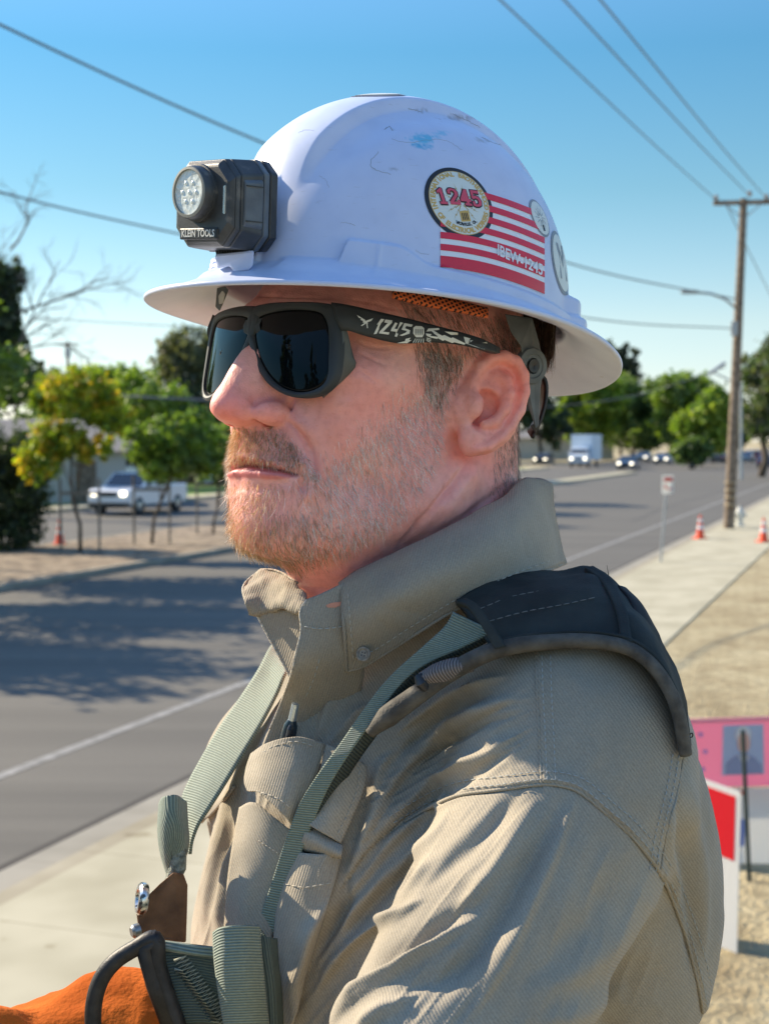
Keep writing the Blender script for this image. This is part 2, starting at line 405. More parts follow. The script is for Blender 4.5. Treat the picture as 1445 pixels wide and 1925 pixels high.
for s in (1, -1):
    hv.ell((.060, s * .034, -.010), (.037, .028, .034), .02)          # cheek
    hv.ell((.050, s * .049, .014), (.040, .019, .016), .018)          # cheekbone
    hv.ell((.012, s * .047, -.042), (.036, .021, .045), .02)          # jaw muscle
    hv.cap((.002, s * .050, -.064), (.089, s * .018, -.086), .017, .016, .016)
    hv.ell((.077, s * .026, -.060), (.028, .018, .026), .016)
hv.ell((.0950, 0, -.0830), (.0200, .022, .0190), .014)                # chin
hv.ell((.0735, 0, -.048), (.0430, .036, .034), .014)                  # muzzle
hv.ell((.0965, 0, -.033), (.0205, .022, .014), .010)
hv.ell((.046, 0, -.074), (.058, .044, .026), .02)
hv.ell((.070, 0, -.088), (.035, .030, .014), .016)
hv.cap((-.030, 0, -.02), (-.050, 0, -.23), .056, .066, .02)           # neck
hv.cap((-.056, 0, -.010), (-.066, 0, -.23), .060, .068, .02)
hv.cap((.035, 0, -.085), (-.002, 0, -.23), .034, .040, .03)
for s in (1, -1): hv.cap((-.022, s * .056, -.045), (.020, s * .03, -.21), .013, .012, .014)
hv.cap((.104, .012, .054), (.088, .046, .052), .008, .008, .01); hv.cap((.104, -.012, .054), (.088, -.046, .052), .008, .008, .01)
# nose
hv.ell((.106, 0, .001), (.024, .018, .031), .012)
hv.cap((.105, 0, .034), (.1315, 0, -.0045), .0075, .0105, .009)
hv.ell((.1315, 0, -.0095), (.0137, .0128, .0100), .005)
hv.cap((.127, 0, -.0135), (.112, 0, -.0185), .0052, .006, .006)
for s in (1, -1):
    hv.ell((.1130, s * .0185, -.0122), (.0140, .0092, .0092), .0025)
    hv.ell((.126, s * .008, -.0115), (.010, .008, .008), .005)
    hv.path([(.1240, s * .0140, -.0185), (.1185, s * .0165, -.0172), (.112, s * .0165, -.0190), (.109, s * .0150, -.0205)], [.0012, .0026, .0026, .0014], .002, '-')
    hv.path([(.1250, s * .0160, -.0068), (.118, s * .0205, -.0012), (.110, s * .0232, -.0010)], [.0008, .0010, .0008], .006, '-')
    hv.path([(.1035, s * .0262, -.0050), (.1005, s * .0262, -.0150)], [.0008, .0012], .005, '-')
# lips: a soft base here, the mouth itself is modelled on the mesh below
for s in (1, -1):
    hv.ell((.105, s * .032, .028), (.016, .018, .013), .008, '-')     # eye socket
    hv.ell((.094, s * .032, .0265), (.0125, .0125, .0125), .001)      # eyeball
    hv.path([(.104, s * .020, .024), (.1075, s * .032, .033), (.100, s * .046, .026)], .0022, .003)
    hv.path([(.104, s * .020, .024), (.1065, s * .032, .020), (.100, s * .046, .026)], .002, .003)
# ears
HEL = [(866, 770), (868, 745), (872, 712), (886, 680), (910, 661), (938, 655), (965, 664), (981, 690), (984, 725), (976, 765), (958, 800), (936, 826), (910, 846), (880, 855)]
for s in (1, -1):
    e = lambda x, y, c=0: ear_pt(x, y, c, s)
    A = np.array([[-.92, s * .39, 0], [0, 0, 1], [.39, s * .92, 0]])
    hv.ell(e(922, 748, -.0010), (.0225, .0335, .0045), .004, M=A)
    hv.ell(e(900, 815, -.001), (.0140, .0165, .0050), .004, M=A)
    hv.ell(e(874, 835, .0005), (.0098, .0115, .0055), .004, M=A)     # lobe
    hv.cap((-.012, s * .062, .0), e(905, 750, -.006), .016, .012, .010)
    hv.ell(e(896, 772, .004), (.0125, .0140, .0085), .003, '-', M=A)  # concha
    hv.ell(e(884, 782, -.004), (.0050, .0060, .006), .003, '-', M=A)
    hv.path([e(x, y, c) for (x, y), c in zip(HEL, np.linspace(.001, .0045, len(HEL)))], [.0028, .0032, .0036, .004, .0043, .0045, .0045, .0046, .0046, .0044, .0040, .0036, .0034, .003], .002)
    hv.path([e(926, 690, .002), e(944, 705, .004), (e(949, 735, .0055)), e(942, 766, .0055), e(922, 792, .004), e(898, 800, .003)], [.0028, .0036, .0042, .0040, .0034, .0032], .004)
    hv.path([e(942, 706, .003), e(915, 700, .002)], .0026, .004)
    hv.path([e(868, 742, .002), e(876, 756, .004), e(874, 772, .0035), e(868, 786, .001)], [.0035, .0046, .0045, .0035], .004)   # tragus
    hv.path([e(958, 684, .0055), e(968, 715, .007), e(964, 750, .007), e(944, 790, .006)], [.0016, .002, .002, .0014], .003, '-')
V, Q = hv.mesh(); del hv
print('head', len(V))
V = HEAD.w(V)
def fixor(V, Q):
    a = V[Q[:, 0]]; vol = np.einsum('ij,ij->i', a, np.cross(V[Q[:, 1]] - a, V[Q[:, 2]] - a) * 0 + np.cross(V[Q[:, 1]], V[Q[:, 2]])).sum()
    return Q if vol > 0 else Q[:, ::-1].copy()
Vc = V - V.mean(0); Q = fixor(Vc, Q); V = smooth(V, Q, 2, .5); N = vnormals(V, Q)
SK = [  # wrinkles and creases of the face and neck
    ([(530, 785), (556, 806), (578, 838), (590, 868), (596, 900), (592, 930)], -.0030, 6), ([(545, 780), (580, 808), (605, 850), (612, 900)], .0012, 12),
    ([(876, 868), (846, 915), (812, 958), (776, 1000), (742, 1030)], -.0034, 7), ([(900, 880), (860, 930), (820, 990)], .0016, 12),
    ([(955, 905), (905, 950), (855, 985), (800, 1012)], -.0022, 8), ([(845, 800), (848, 840), (838, 880)], -.0012, 8),
    ([(668, 640), (700, 652), (735, 655)], -.0008, 4), ([(668, 660), (700, 675), (730, 690)], -.0008, 4), ([(665, 690), (690, 705), (715, 725)], -.0007, 4),
    ([(600, 760), (650, 760), (700, 740)], .0012, 22), ([(560, 890), (566, 915), (560, 945)], -.0012, 7),
    ([(430, 558), (520, 556), (640, 562)], -.0008, 3), ([(640, 560), (700, 570), (760, 586)], -.0006, 3),
]
def mirror_px(V):
    L = HEAD.l(V).copy(); L[:, 1] = abs(L[:, 1]); return proj(HEAD.w(L))[:2]
def folds_m(V, N, LL, zone):
    "the same as folds() but for both halves of the face at once"
    x, y = mirror_px(V); m0 = zone & (x > 380) & (x < 720) & (y > 770) & (y < 1010) & (HEAD.l(V)[:, 0] > .06); D = np.zeros(len(V)); Tt = []
    for P, h, wd, *sh in LL:
        P = cat(P, 30); q, t, sd = seg_dist(x[m0], y[m0], P); D[m0] += h * np.exp(-(q / wd) ** (sh[0] if sh else 2)) * np.clip((1 - t) * 5, 0, 1) ** .5
    return V + N * D[:, None]
MOUTH = [(430, 872), (455, 873), (480, 877), (510, 881), (538, 887), (560, 893)]
V = folds_m(V, N, [([(430, 861), (455, 860), (480, 862), (510, 869), (538, 879)], .0016, 8), ([(430, 887), (455, 888), (485, 890), (515, 893), (545, 895)], .0021, 8), (MOUTH, -.0050, 4.2), ([(430, 915), (480, 918), (520, 918)], -.0012, 12), ([(420, 880), (462, 881), (490, 882)], -.0022, 20),
    ([(556, 880), (566, 892), (570, 908), (566, 925)], -.0020, 8), ([(572, 872), (584, 892), (586, 915), (578, 945)], .0022, 12)], np.ones(len(V), bool)); N = vnormals(V, Q)
V = folds(V, N, SK); N = vnormals(V, Q)
Lq = HEAD.l(V); earw = np.clip((abs(Lq[:, 1]) - .074) / .005, 0, 1) * (Lq[:, 2] > -.05) * (Lq[:, 2] < .05)
Vs = smooth(V, Q, 7, .5); V = V * (1 - earw[:, None]) + Vs * earw[:, None]; N = vnormals(V, Q)
V = V + N * ((vnoise(V, .012, 3) * .0005 + vnoise(V, .005, 5) * .00018) * (1 - earw))[:, None]
x, y, d = proj(V); L = HEAD.l(V); tint = np.ones((len(V), 3))
def tblob(cx, cy, r, c, amt):
    global tint
    k = (amt * np.exp(-(((x - cx) / r) ** 2 + ((y - cy) / r) ** 2)))[:, None]; tint = tint * (1 - k) + tint * np.array(c) * k
# sunburnt skin: redder nose, ear, neck, lips; ear tint also brightened as if backlit
tblob(420, 765, 55, (1.18, .72, .72), .8); tblob(510, 775, 30, (1.1, .8, .8), .6); tblob(620, 1085, 70, (1.10, .74, .66), .7)
tblob(960, 720, 60, (1.22, .86, .80), .9); tblob(900, 850, 50, (1.18, .86, .82), .7); tblob(700, 780, 90, (1.08, .88, .88), .6); tblob(760, 720, 40, (.98, 1.0, .98), .5)
mx_, my_ = mirror_px(V); LIPS = [(432, 862), (455, 859), (480, 861), (512, 869), (540, 881), (561, 893), (545, 899), (515, 902), (485, 900), (455, 898), (432, 898)]
q_, _, _ = seg_dist(mx_, my_, LIPS + LIPS[:1]); ins = in_poly(mx_, my_, LIPS); lipm = np.clip(.5 + np.where(ins, q_, -q_) / 5, 0, 1) * (L[:, 0] > .085)
tint = tint * (1 - lipm[:, None]) + tint * np.array([.80, .52, .56]) * lipm[:, None]
q_, _, _ = seg_dist(mx_, my_, MOUTH); k_ = (np.exp(-(q_ / 2.5) ** 2) * (L[:, 0] > .085))[:, None]; tint = tint * (1 - .6 * k_)  # shade between the lips, put into the tint along the mouth crease
person = empty('person', C(640, 900, 1.0), 'man with short greying ginger beard and khaki work shirt, facing left', 'person')
body = np_mesh('body', V, Q, M_SKIN, person, col=tint)
HV, HQ, HN = V, Q, N
HS = Surf(V, Q)
# ================================================================== HARD HAT
hat = empty('hard_hat', HELM.w((0, 0, .0)), 'white full brim hard hat with round stickers and red striped flag sticker', 'hard hat')
def hat_nodes(nt, b):
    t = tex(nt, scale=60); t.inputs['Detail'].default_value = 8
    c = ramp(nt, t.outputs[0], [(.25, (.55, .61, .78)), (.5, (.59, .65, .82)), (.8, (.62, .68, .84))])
    # scuffs: scratches and a smear of turquoise paint on the crown
    m = nd(nt, 'TexCoord'); mp = nd(nt, 'Mapping'); nt.links.new(m.outputs['Object'], mp.inputs[0]); mp.inputs['Scale'].default_value = (1, 1, 6)
    s = nd(nt, 'TexNoise'); s.inputs['Scale'].default_value = 90; s.inputs['Detail'].default_value = 8; nt.links.new(mp.outputs[0], s.inputs[0])
    sc = ramp(nt, s.outputs[0], [(.66, (1, 1, 1)), (.74, (.62, .58, .52))])
    x = nd(nt, 'MixRGB', blend_type='MULTIPLY'); x.inputs[0].default_value = .35; nt.links.new(c, x.inputs[1]); nt.links.new(sc, x.inputs[2])
    at = nd(nt, 'Attribute', attribute_name='tint'); x2 = nd(nt, 'MixRGB', blend_type='MULTIPLY'); x2.inputs[0].default_value = 1
    nt.links.new(x.outputs[0], x2.inputs[1]); nt.links.new(at.outputs['Color'], x2.inputs[2]); nt.links.new(x2.outputs[0], b.inputs['Base Color'])
    t2 = tex(nt, scale=700); bump(nt, b, t2.outputs[0], .06, .0004)
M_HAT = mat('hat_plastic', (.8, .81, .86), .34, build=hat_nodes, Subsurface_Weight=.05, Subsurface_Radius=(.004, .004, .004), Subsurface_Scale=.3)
HA, HB, HH = .136, .110, .1365
nph = 720
ph = np.linspace(0, 2 * math.pi, nph, endpoint=False)   # 0 = front
def hat_r(p, e):    # smooth dome
    ce, se = np.cos(e) ** .88, np.sin(e) ** .98
    return np.stack([HA * ce * np.cos(p), HB * ce * np.sin(p), HH * se + .010], -1)
def hat_disp(p, e):
    cf, sf = np.cos(p), np.sin(p); P = hat_r(p, e); D = np.zeros(p.shape)
    v, u, wz = P[..., 1], P[..., 0], P[..., 2]
    sm = lambda x, a, b: np.clip((x - a) / (b - a), 0, 1) ** 2 * (3 - 2 * np.clip((x - a) / (b - a), 0, 1))
    wid = .038 - .010 * sm(u, .0, .13) + .004 * sm(-u, .0, .12)
    ridge = sm(wid + .007 - abs(v), 0, .009) * sm(wz, .055, .095)
    D += .0072 * ridge                                                   # raised crest from front to back
    groove = np.exp(-((abs(v) - wid - .016) / .008) ** 2) * sm(u, -.02, .06) * sm(wz, .07, .10)
    D -= .0016 * groove
    # swelling panel on the side above the brim, stepped in the middle
    az = np.arctan2(abs(v) / HB, u / HA); st = .0125 + .0140 * sm(az, .60, .645) - .0085 * sm(az, .88, 1.08) + .0 * az
    D += .0050 * sm(st - wz, -.001, .0026) * sm(az, .25, .34)
    D += .0012 * np.exp(-((az - .80) / .010) ** 2) * sm(st - wz, 0, .003)
    # rear slot housing
    D += .0085 * sm(.034 - wz, 0, .006) * sm(az, 2.10, 2.22)
    # front lamp slot: flat raised plate
    D += .0040 * (1 - sm(az, .11, .135)) * (1 - sm(wz, .062, .068))
    return D
def brim_z(p): return -.011 * np.cos(p) ** 2 * np.where(np.cos(p) > 0, 1.0, 1.25)
ne = 150; es = np.concatenate([np.linspace(math.pi / 2 - .004, .16, ne), np.linspace(.155, 0, 24)])
E, Pm = np.meshgrid(es, ph, indexing='ij'); X = hat_r(Pm, E)
nn = np.stack([X[..., 0] / HA ** 2, X[..., 1] / HB ** 2, (X[..., 2] - .01) / HH ** 2], -1); nn /= np.linalg.norm(nn, axis=-1)[..., None]
X = X + nn * hat_disp(Pm, E)[..., None]
rows = [X[i] for i in range(len(es))]; base = X[-1]
nb = 14
BL = .0445 - .0075 * np.sin(ph) ** 2 + .001 * np.cos(ph)
rad = np.stack([np.cos(ph), np.sin(ph) * 1.0, 0 * ph], -1); rad /= np.linalg.norm(rad, axis=1)[:, None]
base_r = np.stack([HA * np.cos(ph), HB * np.sin(ph), 0 * ph], -1)
def brim_pt(t, dz=0, dr=0):
    p = base_r + rad * (BL * t + dr + 0)[:, None]; bz = .0100 * (1 - t) ** 2.2 + brim_z(ph) * t ** 1.3 - .003 * t
    p[:, 2] = bz + dz; return p
ft = brim_pt(.0)
for t in np.linspace(.12, 1, nb):
    q = brim_pt(t); k = np.clip((t - .1) / .25, 0, 1)
    ex = np.maximum(0, np.hypot(base[:, 0], base[:, 1]) - np.hypot(base_r[:, 0], base_r[:, 1])) * (1 - k)
    rows.append(q + rad * ex[:, None])
for a in (0, .35, .7, 1.0):
    an = a * math.pi; rows.append(brim_pt(1, -.0018 + .0018 * math.cos(an) + .0004, .0012 * math.sin(an) + .0004))
for t in np.linspace(.97, .0, 12): rows.append(brim_pt(t, -.0032))
inn = hat_r(Pm, E) - nn * .0032; inn[..., 2] -= 0
for i in range(len(es) - 1, -1, -6): rows.append(np.where(np.arange(3) == 2, inn[i] - .0025, inn[i]))
Rw = np.array(rows); m_ = len(Rw); Vh = Rw.reshape(-1, 3)
i, j = np.meshgrid(np.arange(m_ - 1), np.arange(nph), indexing='ij'); a = (i * nph + j).ravel(); b_ = (i * nph + (j + 1) % nph).ravel()
Qh = np.stack([a, b_, b_ + nph, a + nph], 1)
Vw = HELM.w(Vh)
# close the apex with a small fan of quads collapsed to the pole
hx, hy, _ = proj(Vw); tnt = np.ones((len(Vw), 3))
nz = vnoise(Vw, .004, 9) * .5 + vnoise(Vw, .0015, 4) * .5
def smear(cx, cy, rx, ry, c, th):
    k = np.clip(1.3 - ((hx - cx) / rx) ** 2 - ((hy - cy) / ry) ** 2 + nz * 1.3 - th, 0, 1)[:, None] * (np.arange(len(Vw)) < ne * nph)[:, None]
    tnt[:] = tnt * (1 - k) + tnt * np.array(c) * k
smear(795, 262, 30, 14, (.25, .78, .88), .35); smear(790, 276, 26, 6, (.22, .70, .85), .25); smear(830, 250, 20, 6, (.5, .9, .95), .6)
smear(790, 208, 18, 8, (.55, .55, .5), .9); smear(860, 222, 50, 8, (.62, .58, .55), .75); smear(735, 245, 14, 5, (.6, .6, .55), .8); smear(905, 262, 26, 10, (.7, .66, .6), .7)
smear(726, 318, 40, 5, (.6, .62, .6), .95); smear(450, 513, 46, 4, (.45, .85, .30), .55)
shell = np_mesh('shell', Vw, Qh, M_HAT, hat, col=tnt)
HatV, HatQ = Vw[:nph * (ne + 24 + nb)], Qh[:nph * (ne + 23 + nb)]
bm = bmesh.new(); bm.from_mesh(shell.data); bm.verts.ensure_lookup_table()
bm.faces.new([bm.verts[k] for k in range(nph)]); bmesh.ops.contextual_create if False else None
bm.to_mesh(shell.data); bm.free(); shell.data.shade_smooth()
HatS = Surf(HatV, HatQ)
# ================================================================== SHIRT (torso, raised left arm)
def twill(scale=1.0, c1=(.30, .262, .200), c2=(.405, .355, .273), ang=0, strength=.42):
    def f(nt, b):
        tc = nd(nt, 'TexCoord'); mp = nd(nt, 'Mapping'); nt.links.new(tc.outputs['Object'], mp.inputs[0])
        mp.inputs['Rotation'].default_value = (0, R(ang), 0)
        wv = nd(nt, 'TexWave', wave_type='BANDS', bands_direction='X', wave_profile='SIN'); wv.inputs['Scale'].default_value = 175 * scale
        wv.inputs['Distortion'].default_value = .8; wv.inputs['Detail'].default_value = 2; wv.inputs['Detail Scale'].default_value = 3
        nt.links.new(mp.outputs[0], wv.inputs[0])
        t = tex(nt, scale=9); t.inputs['Detail'].default_value = 6
        c = ramp(nt, t.outputs[0], [(.3, c1), (.7, c2)])
        t2 = tex(nt, scale=900); t2.inputs['Detail'].default_value = 3
        g = ramp(nt, t2.outputs[0], [(.3, (.78, .78, .78)), (.7, (1.15, 1.15, 1.15))])
        m1 = nd(nt, 'MixRGB', blend_type='MULTIPLY'); m1.inputs[0].default_value = .7; nt.links.new(c, m1.inputs[1]); nt.links.new(g, m1.inputs[2])
        w2 = ramp(nt, wv.outputs[0], [(.0, (.84, .84, .84)), (.6, (1.05, 1.05, 1.05))])
        m2 = nd(nt, 'MixRGB', blend_type='MULTIPLY'); m2.inputs[0].default_value = .8; nt.links.new(m1.outputs[0], m2.inputs[1]); nt.links.new(w2, m2.inputs[2])
        nt.links.new(m2.outputs[0], b.inputs['Base Color'])
        n1 = bump(nt, b, wv.outputs[0], strength, .0005); bump(nt, b, t2.outputs[0], .3, .0005, n1)
    return f
M_SHIRT = mat('khaki_twill', (.25, .22, .17), .88, build=twill(ang=35), Sheen_Weight=.12, spec=.2)
M_SHIRT2 = mat('khaki_twill_cross', (.25, .22, .17), .88, build=twill(1.15, ang=-18), Sheen_Weight=.12, spec=.2)
bl = BODY.l
lo = np.array([-.23, -.26, -.62]); hi = np.array([.25, .34, .12])
sv = Vol(lo, hi, .0026)
MB3 = np.eye(3)
def BC(px, py, d): return bl(C(px, py, d))
sv.ell((.032, 0, -.26), (.140, .145, .235), 0)
sv.ell((.040, 0, -.50), (.148, .165, .25), .05)
sv.cap((-.02, -.08, -.095), (-.02, .13, -.105), .052, .056, .04)
sv.cap(BC(700, 1320, .99), BC(880, 1190, .99), .045, .045, .03)
sv.cap((.02, 0, -.06), (.075, 0, -.12), .050, .055, .04)
sv.cap((-.03, -.05, -.055), (-.035, .06, -.050), .055, .060, .05)     # trapezius
sv.cap((-.02, 0, -.02), (-.03, 0, -.10), .060, .075, .03)
for s in (1, -1): sv.ell((.085, s * .075, -.26), (.050, .075, .085), .04)
sv.ell((-.085, .07, -.24), (.055, .085, .12), .04); sv.ell((-.085, -.07, -.24), (.055, .085, .12), .04)
sv.cap(BC(530, 1430, 1.14), BC(480, 1900, 1.17), .050, .050, .03)
sv.cap(BC(600, 1290, 1.10), BC(500, 1460, 1.12), .040, .045, .04)     # far arm
sv.ell(BC(1072, 1458, .895), (.068, .068, .078), .03)                 # near shoulder
sv.cap(BC(1080, 1480, .885), BC(800, 2060, .78), .070, .062, .03)     # near upper arm, raised towards the camera
sv.ell(BC(1165, 1560, .945), (.050, .050, .075), .04); sv.ell(BC(1155, 1690, .99), (.073, .073, .125), .04)                  # cloth over the shoulder blade
sv.cap(BC(900, 1230, .985), BC(1080, 1330, .91), .050, .056, .04)
V, Q = sv.mesh(); del sv; print('shirt', len(V))
V = BODY.w(V); Q = fixor(V - V.mean(0), Q)
V = smooth(V, Q, 3, .5)
def subdiv(V, Q):
    "one linear subdivision of a quad mesh"
    E = np.vstack([Q[:, [i, (i + 1) % 4]] for i in range(4)]); Es = np.sort(E, 1); u, inv = np.unique(Es, axis=0, return_inverse=True); inv = inv.ravel()
    n = len(V); m = len(Q); mid = (V[u[:, 0]] + V[u[:, 1]]) / 2; cen = V[Q].mean(1); e = [n + inv[i * m:(i + 1) * m] for i in range(4)]; c = n + len(u) + np.arange(m)
    Q2 = np.vstack([np.stack([Q[:, i], e[i], c, e[(i + 3) % 4]], 1) for i in range(4)]); return np.vstack([V, mid, cen]), Q2
V, Q = subdiv(V, Q); V = smooth(V, Q, 2, .5); N = vnormals(V, Q)
SF = [
    # sleeve folds that fan out of the armpit
    ([(884, 1487), (800, 1530), (735, 1580), (670, 1662), (610, 1740), (556, 1850), (540, 1930)], .0085, 13, 2, .25),
    ([(850, 1508), (824, 1562), (762, 1620), (707, 1668), (640, 1745), (585, 1840)], .0050, 11, 2, .25),
    ([(760, 1560), (700, 1620), (650, 1690), (600, 1770), (560, 1860)], -.0060, 14),
    ([(800, 1600), (740, 1662), (690, 1710), (640, 1770)], -.0050, 14),
    ([(800, 1688), (745, 1722), (685, 1757), (640, 1800), (590, 1875)], .0070, 11, 2, .3),
    ([(900, 1722), (850, 1757), (779, 1802), (696, 1852), (640, 1905), (600, 1960)], .0080, 13, 2, .3),
    ([(900, 1690), (830, 1740), (740, 1800), (660, 1860)], -.0060, 15),
    ([(800, 1856), (750, 1885), (700, 1919), (660, 1960)], .0060, 13, 2, .3),
    ([(900, 1780), (850, 1820), (780, 1860), (720, 1900)], -.0040, 18),
    ([(1085, 1490), (1050, 1580), (1010, 1670), (974, 1752), (924, 1846), (880, 1925)], .0050, 18, 2, .4),
    ([(1060, 1490), (1010, 1600), (950, 1710), (880, 1810), (800, 1900)], -.0070, 24),
    ([(990, 1470), (930, 1540), (850, 1610), (780, 1680)], -.0045, 20),
    ([(940, 1500), (880, 1570), (800, 1640), (740, 1700)], .0040, 15),
    ([(1010, 1500), (960, 1590), (900, 1670), (850, 1720)], .0050, 18),
    ([(1240, 1600), (1200, 1700), (1130, 1790), (1040, 1860)], .0045, 26), ([(1190, 1600), (1130, 1700), (1050, 1790), (960, 1870)], -.0035, 30),
    ([(1180, 1850), (1100, 1900), (1000, 1930)], .004, 24),
    # above the sleeve seam, in front of the shoulder
    ([(960, 1268), (915, 1284), (850, 1312), (790, 1345), (740, 1385)], .0060, 10, 2, .3),
    ([(1008, 1309), (936, 1327), (859, 1362), (800, 1410), (745, 1470), (695, 1560), (650, 1655)], .0070, 12, 2, .3),
    ([(990, 1340), (900, 1362), (830, 1400), (760, 1460), (715, 1530)], -.0050, 12),
    ([(990, 1374), (917, 1420), (843, 1458), (770, 1505), (700, 1578), (655, 1650)], .0065, 12, 2, .3),
    ([(930, 1300), (860, 1330), (800, 1375), (730, 1440)], -.0050, 11),
    ([(960, 1412), (880, 1462), (800, 1512), (730, 1570), (670, 1650)], -.0045, 12),
    ([(740, 1400), (710, 1460), (700, 1530), (670, 1600)], .0050, 12),
    # chest: puckers beside the placket and long vertical folds
    ([(612, 1296), (584, 1322), (562, 1368), (545, 1400)], .0040, 9), ([(648, 1296), (624, 1322), (604, 1376), (590, 1400)], .0042, 9), ([(700, 1318), (668, 1342), (640, 1378), (615, 1400)], .0045, 10),
    ([(480, 1400), (440, 1500), (410, 1600), (392, 1700), (385, 1790)], .0060, 11, 2, .3), ([(455, 1400), (415, 1500), (380, 1600), (362, 1700)], -.0050, 11),
    ([(500, 1340), (450, 1430), (405, 1530), (370, 1600)], .0045, 12), ([(455, 1560), (430, 1640), (418, 1720), (420, 1790)], .0050, 12, 2, .3),
    ([(440, 1540), (412, 1640), (402, 1730)], -.0050, 9), ([(640, 1620), (610, 1720), (580, 1800), (560, 1880)], .0050, 12), ([(655, 1640), (640, 1720), (600, 1800)], -.0060, 12),
    # yoke and back
    ([(1290, 1440), (1305, 1560), (1320, 1680), (1318, 1820)], .0045, 12), ([(1270, 1470), (1282, 1600), (1300, 1740), (1300, 1850)], -.0045, 12),
    ([(1250, 1480), (1262, 1600), (1275, 1700)], .0030, 12), ([(1050, 1260), (1100, 1300), (1120, 1400), (1090, 1460)], .0015, 22),
]
V = folds(V, N, SF, facing=.05); N = vnormals(V, Q)
def drag(V, N, ang, region, amp, seed, l1=95, l2=15):
    "fine pulled creases running one way through a panel of cloth"
    x, y, d = proj(V); a = R(ang); s_, t_ = x * math.cos(a) + y * math.sin(a), -x * math.sin(a) + y * math.cos(a); n_ = vnoise(np.stack([s_ / l1, t_ / l2, np.zeros_like(x)], 1), 1.0, seed); n_ = 1 - 2 * np.abs(n_) ** .8
    q, _, _ = seg_dist(x, y, region + region[:1]); k = np.clip(q / 60, 0, 1) * in_poly(x, y, region) * (((CAM - V) * N).sum(1) > 0); return V + N * (amp * n_ * k)[:, None]
V = drag(V, N, 128, [(640, 1640), (870, 1500), (1080, 1490), (1000, 1720), (900, 1990), (480, 1990), (560, 1800)], .0009, 31, 170, 17)
V = drag(V, N, 112, [(1080, 1490), (1240, 1640), (1320, 1990), (880, 1990), (1000, 1720)], .0010, 32, 120, 30)
V = drag(V, N, 150, [(640, 1650), (690, 1400), (1010, 1240), (1020, 1460), (850, 1490)], .0013, 33, 80, 13)
V = drag(V, N, 105, [(340, 1500), (480, 1330), (640, 1300), (640, 1600), (520, 1990), (330, 1990)], .0010, 34, 110, 16); N = vnormals(V, Q)
# seams: the cloth steps where panels meet
SEAM_ARM = [(652, 1655), (700, 1590), (760, 1545), (850, 1498), (940, 1484), (1018, 1474), (1062, 1478), (1092, 1490), (1140, 1530), (1190, 1575), (1240, 1640), (1275, 1720), (1300, 1800), (1318, 1880), (1322, 1925)]
SEAM_YOKE = [(1008, 1232), (1010, 1300), (1014, 1380), (1018, 1474)]
SEAM_BACK = [(1284, 1420), (1272, 1490), (1252, 1570), (1240, 1640)]
def seam(V, N, P, h, wd):
    x, y, d = proj(V); P = cat(P, 60); q, t, sd = seg_dist(x, y, P); view = CAM - V; f = ((N * view).sum(1) > 0) & (d < 1.25)
    D = np.where(sd > 0, -h * .35, h) * np.exp(-(q / wd) ** 2) - .8 * h * np.exp(-(q / 2.6) ** 2); return V + N * (D * f)[:, None]
V = seam(V, N, SEAM_ARM, .0016, 22); V = seam(V, N, SEAM_YOKE, .0010, 14); V = seam(V, N, SEAM_BACK[::-1], .0010, 12)
V = V + N * (vnoise(V, .03, 2) * .0012 + vnoise(V, .011, 6) * .00045)[:, None]
shirt = np_mesh('shirt', V, Q, M_SHIRT, person)
SS = Surf(V, Q); SV, SQ, SN = V, Q, vnormals(V, Q)
# ================================================================== helpers for text and decals
def text_geo(s, size=1.0, bold=0.0, sx=1.0, align='CENTER', shear=0.0, space=1.0):
    cu = bpy.data.curves.new('t', 'FONT'); cu.body = s; cu.size = size; cu.align_x = align; cu.align_y = 'CENTER'; cu.offset = bold; cu.shear = shear; cu.space_character = space; cu.resolution_u = 3
    o = bpy.data.objects.new('t', cu); COL.objects.link(o); dg = bpy.context.evaluated_depsgraph_get(); dg.update()
    me = bpy.data.meshes.new_from_object(o.evaluated_get(dg)); V = np.array([v.co[:2] for v in me.vertices]) if len(me.vertices) else np.zeros((0, 2)); F = [tuple(p.vertices) for p in me.polygons]
    bpy.data.objects.remove(o); bpy.data.curves.remove(cu); bpy.data.meshes.remove(me)
    if len(V): V[:, 0] *= sx
    return V, F
def poly_geo(P, n=0):
    from mathutils.geometry import tessellate_polygon
    P = np.array(P, float); T = tessellate_polygon([[Vector((x, y, 0)) for x, y in P]]); return P, [tuple(t) for t in T]
def disc_geo(r0, r1, n=64, rings=6, c=(0, 0)):
    "ring or disc as a grid so it can follow a curved surface"
    V = []; F = []; rr = np.linspace(r0, r1, rings + 1)
    for i, r in enumerate(rr):
        for k in range(n): V.append((c[0] + r * math.cos(2 * math.pi * k / n), c[1] + r * math.sin(2 * math.pi * k / n)))
    for i in range(rings):
        for k in range(n): F.append((i * n + k, i * n + (k + 1) % n, (i + 1) * n + (k + 1) % n, (i + 1) * n + k))
    return np.array(V), F
def join_geo(L):
    V = []; F = []; b = 0
    for v, f in L:
        if len(v) == 0: continue
        V.append(v); F += [tuple(i + b for i in t) for t in f]; b += len(v)
    return np.vstack(V), F
def flat_th(name, V, F, m, parent, smooth_=True, nrm=None):
    o = np_mesh(name, V, F, m, parent, smooth=smooth_); return o
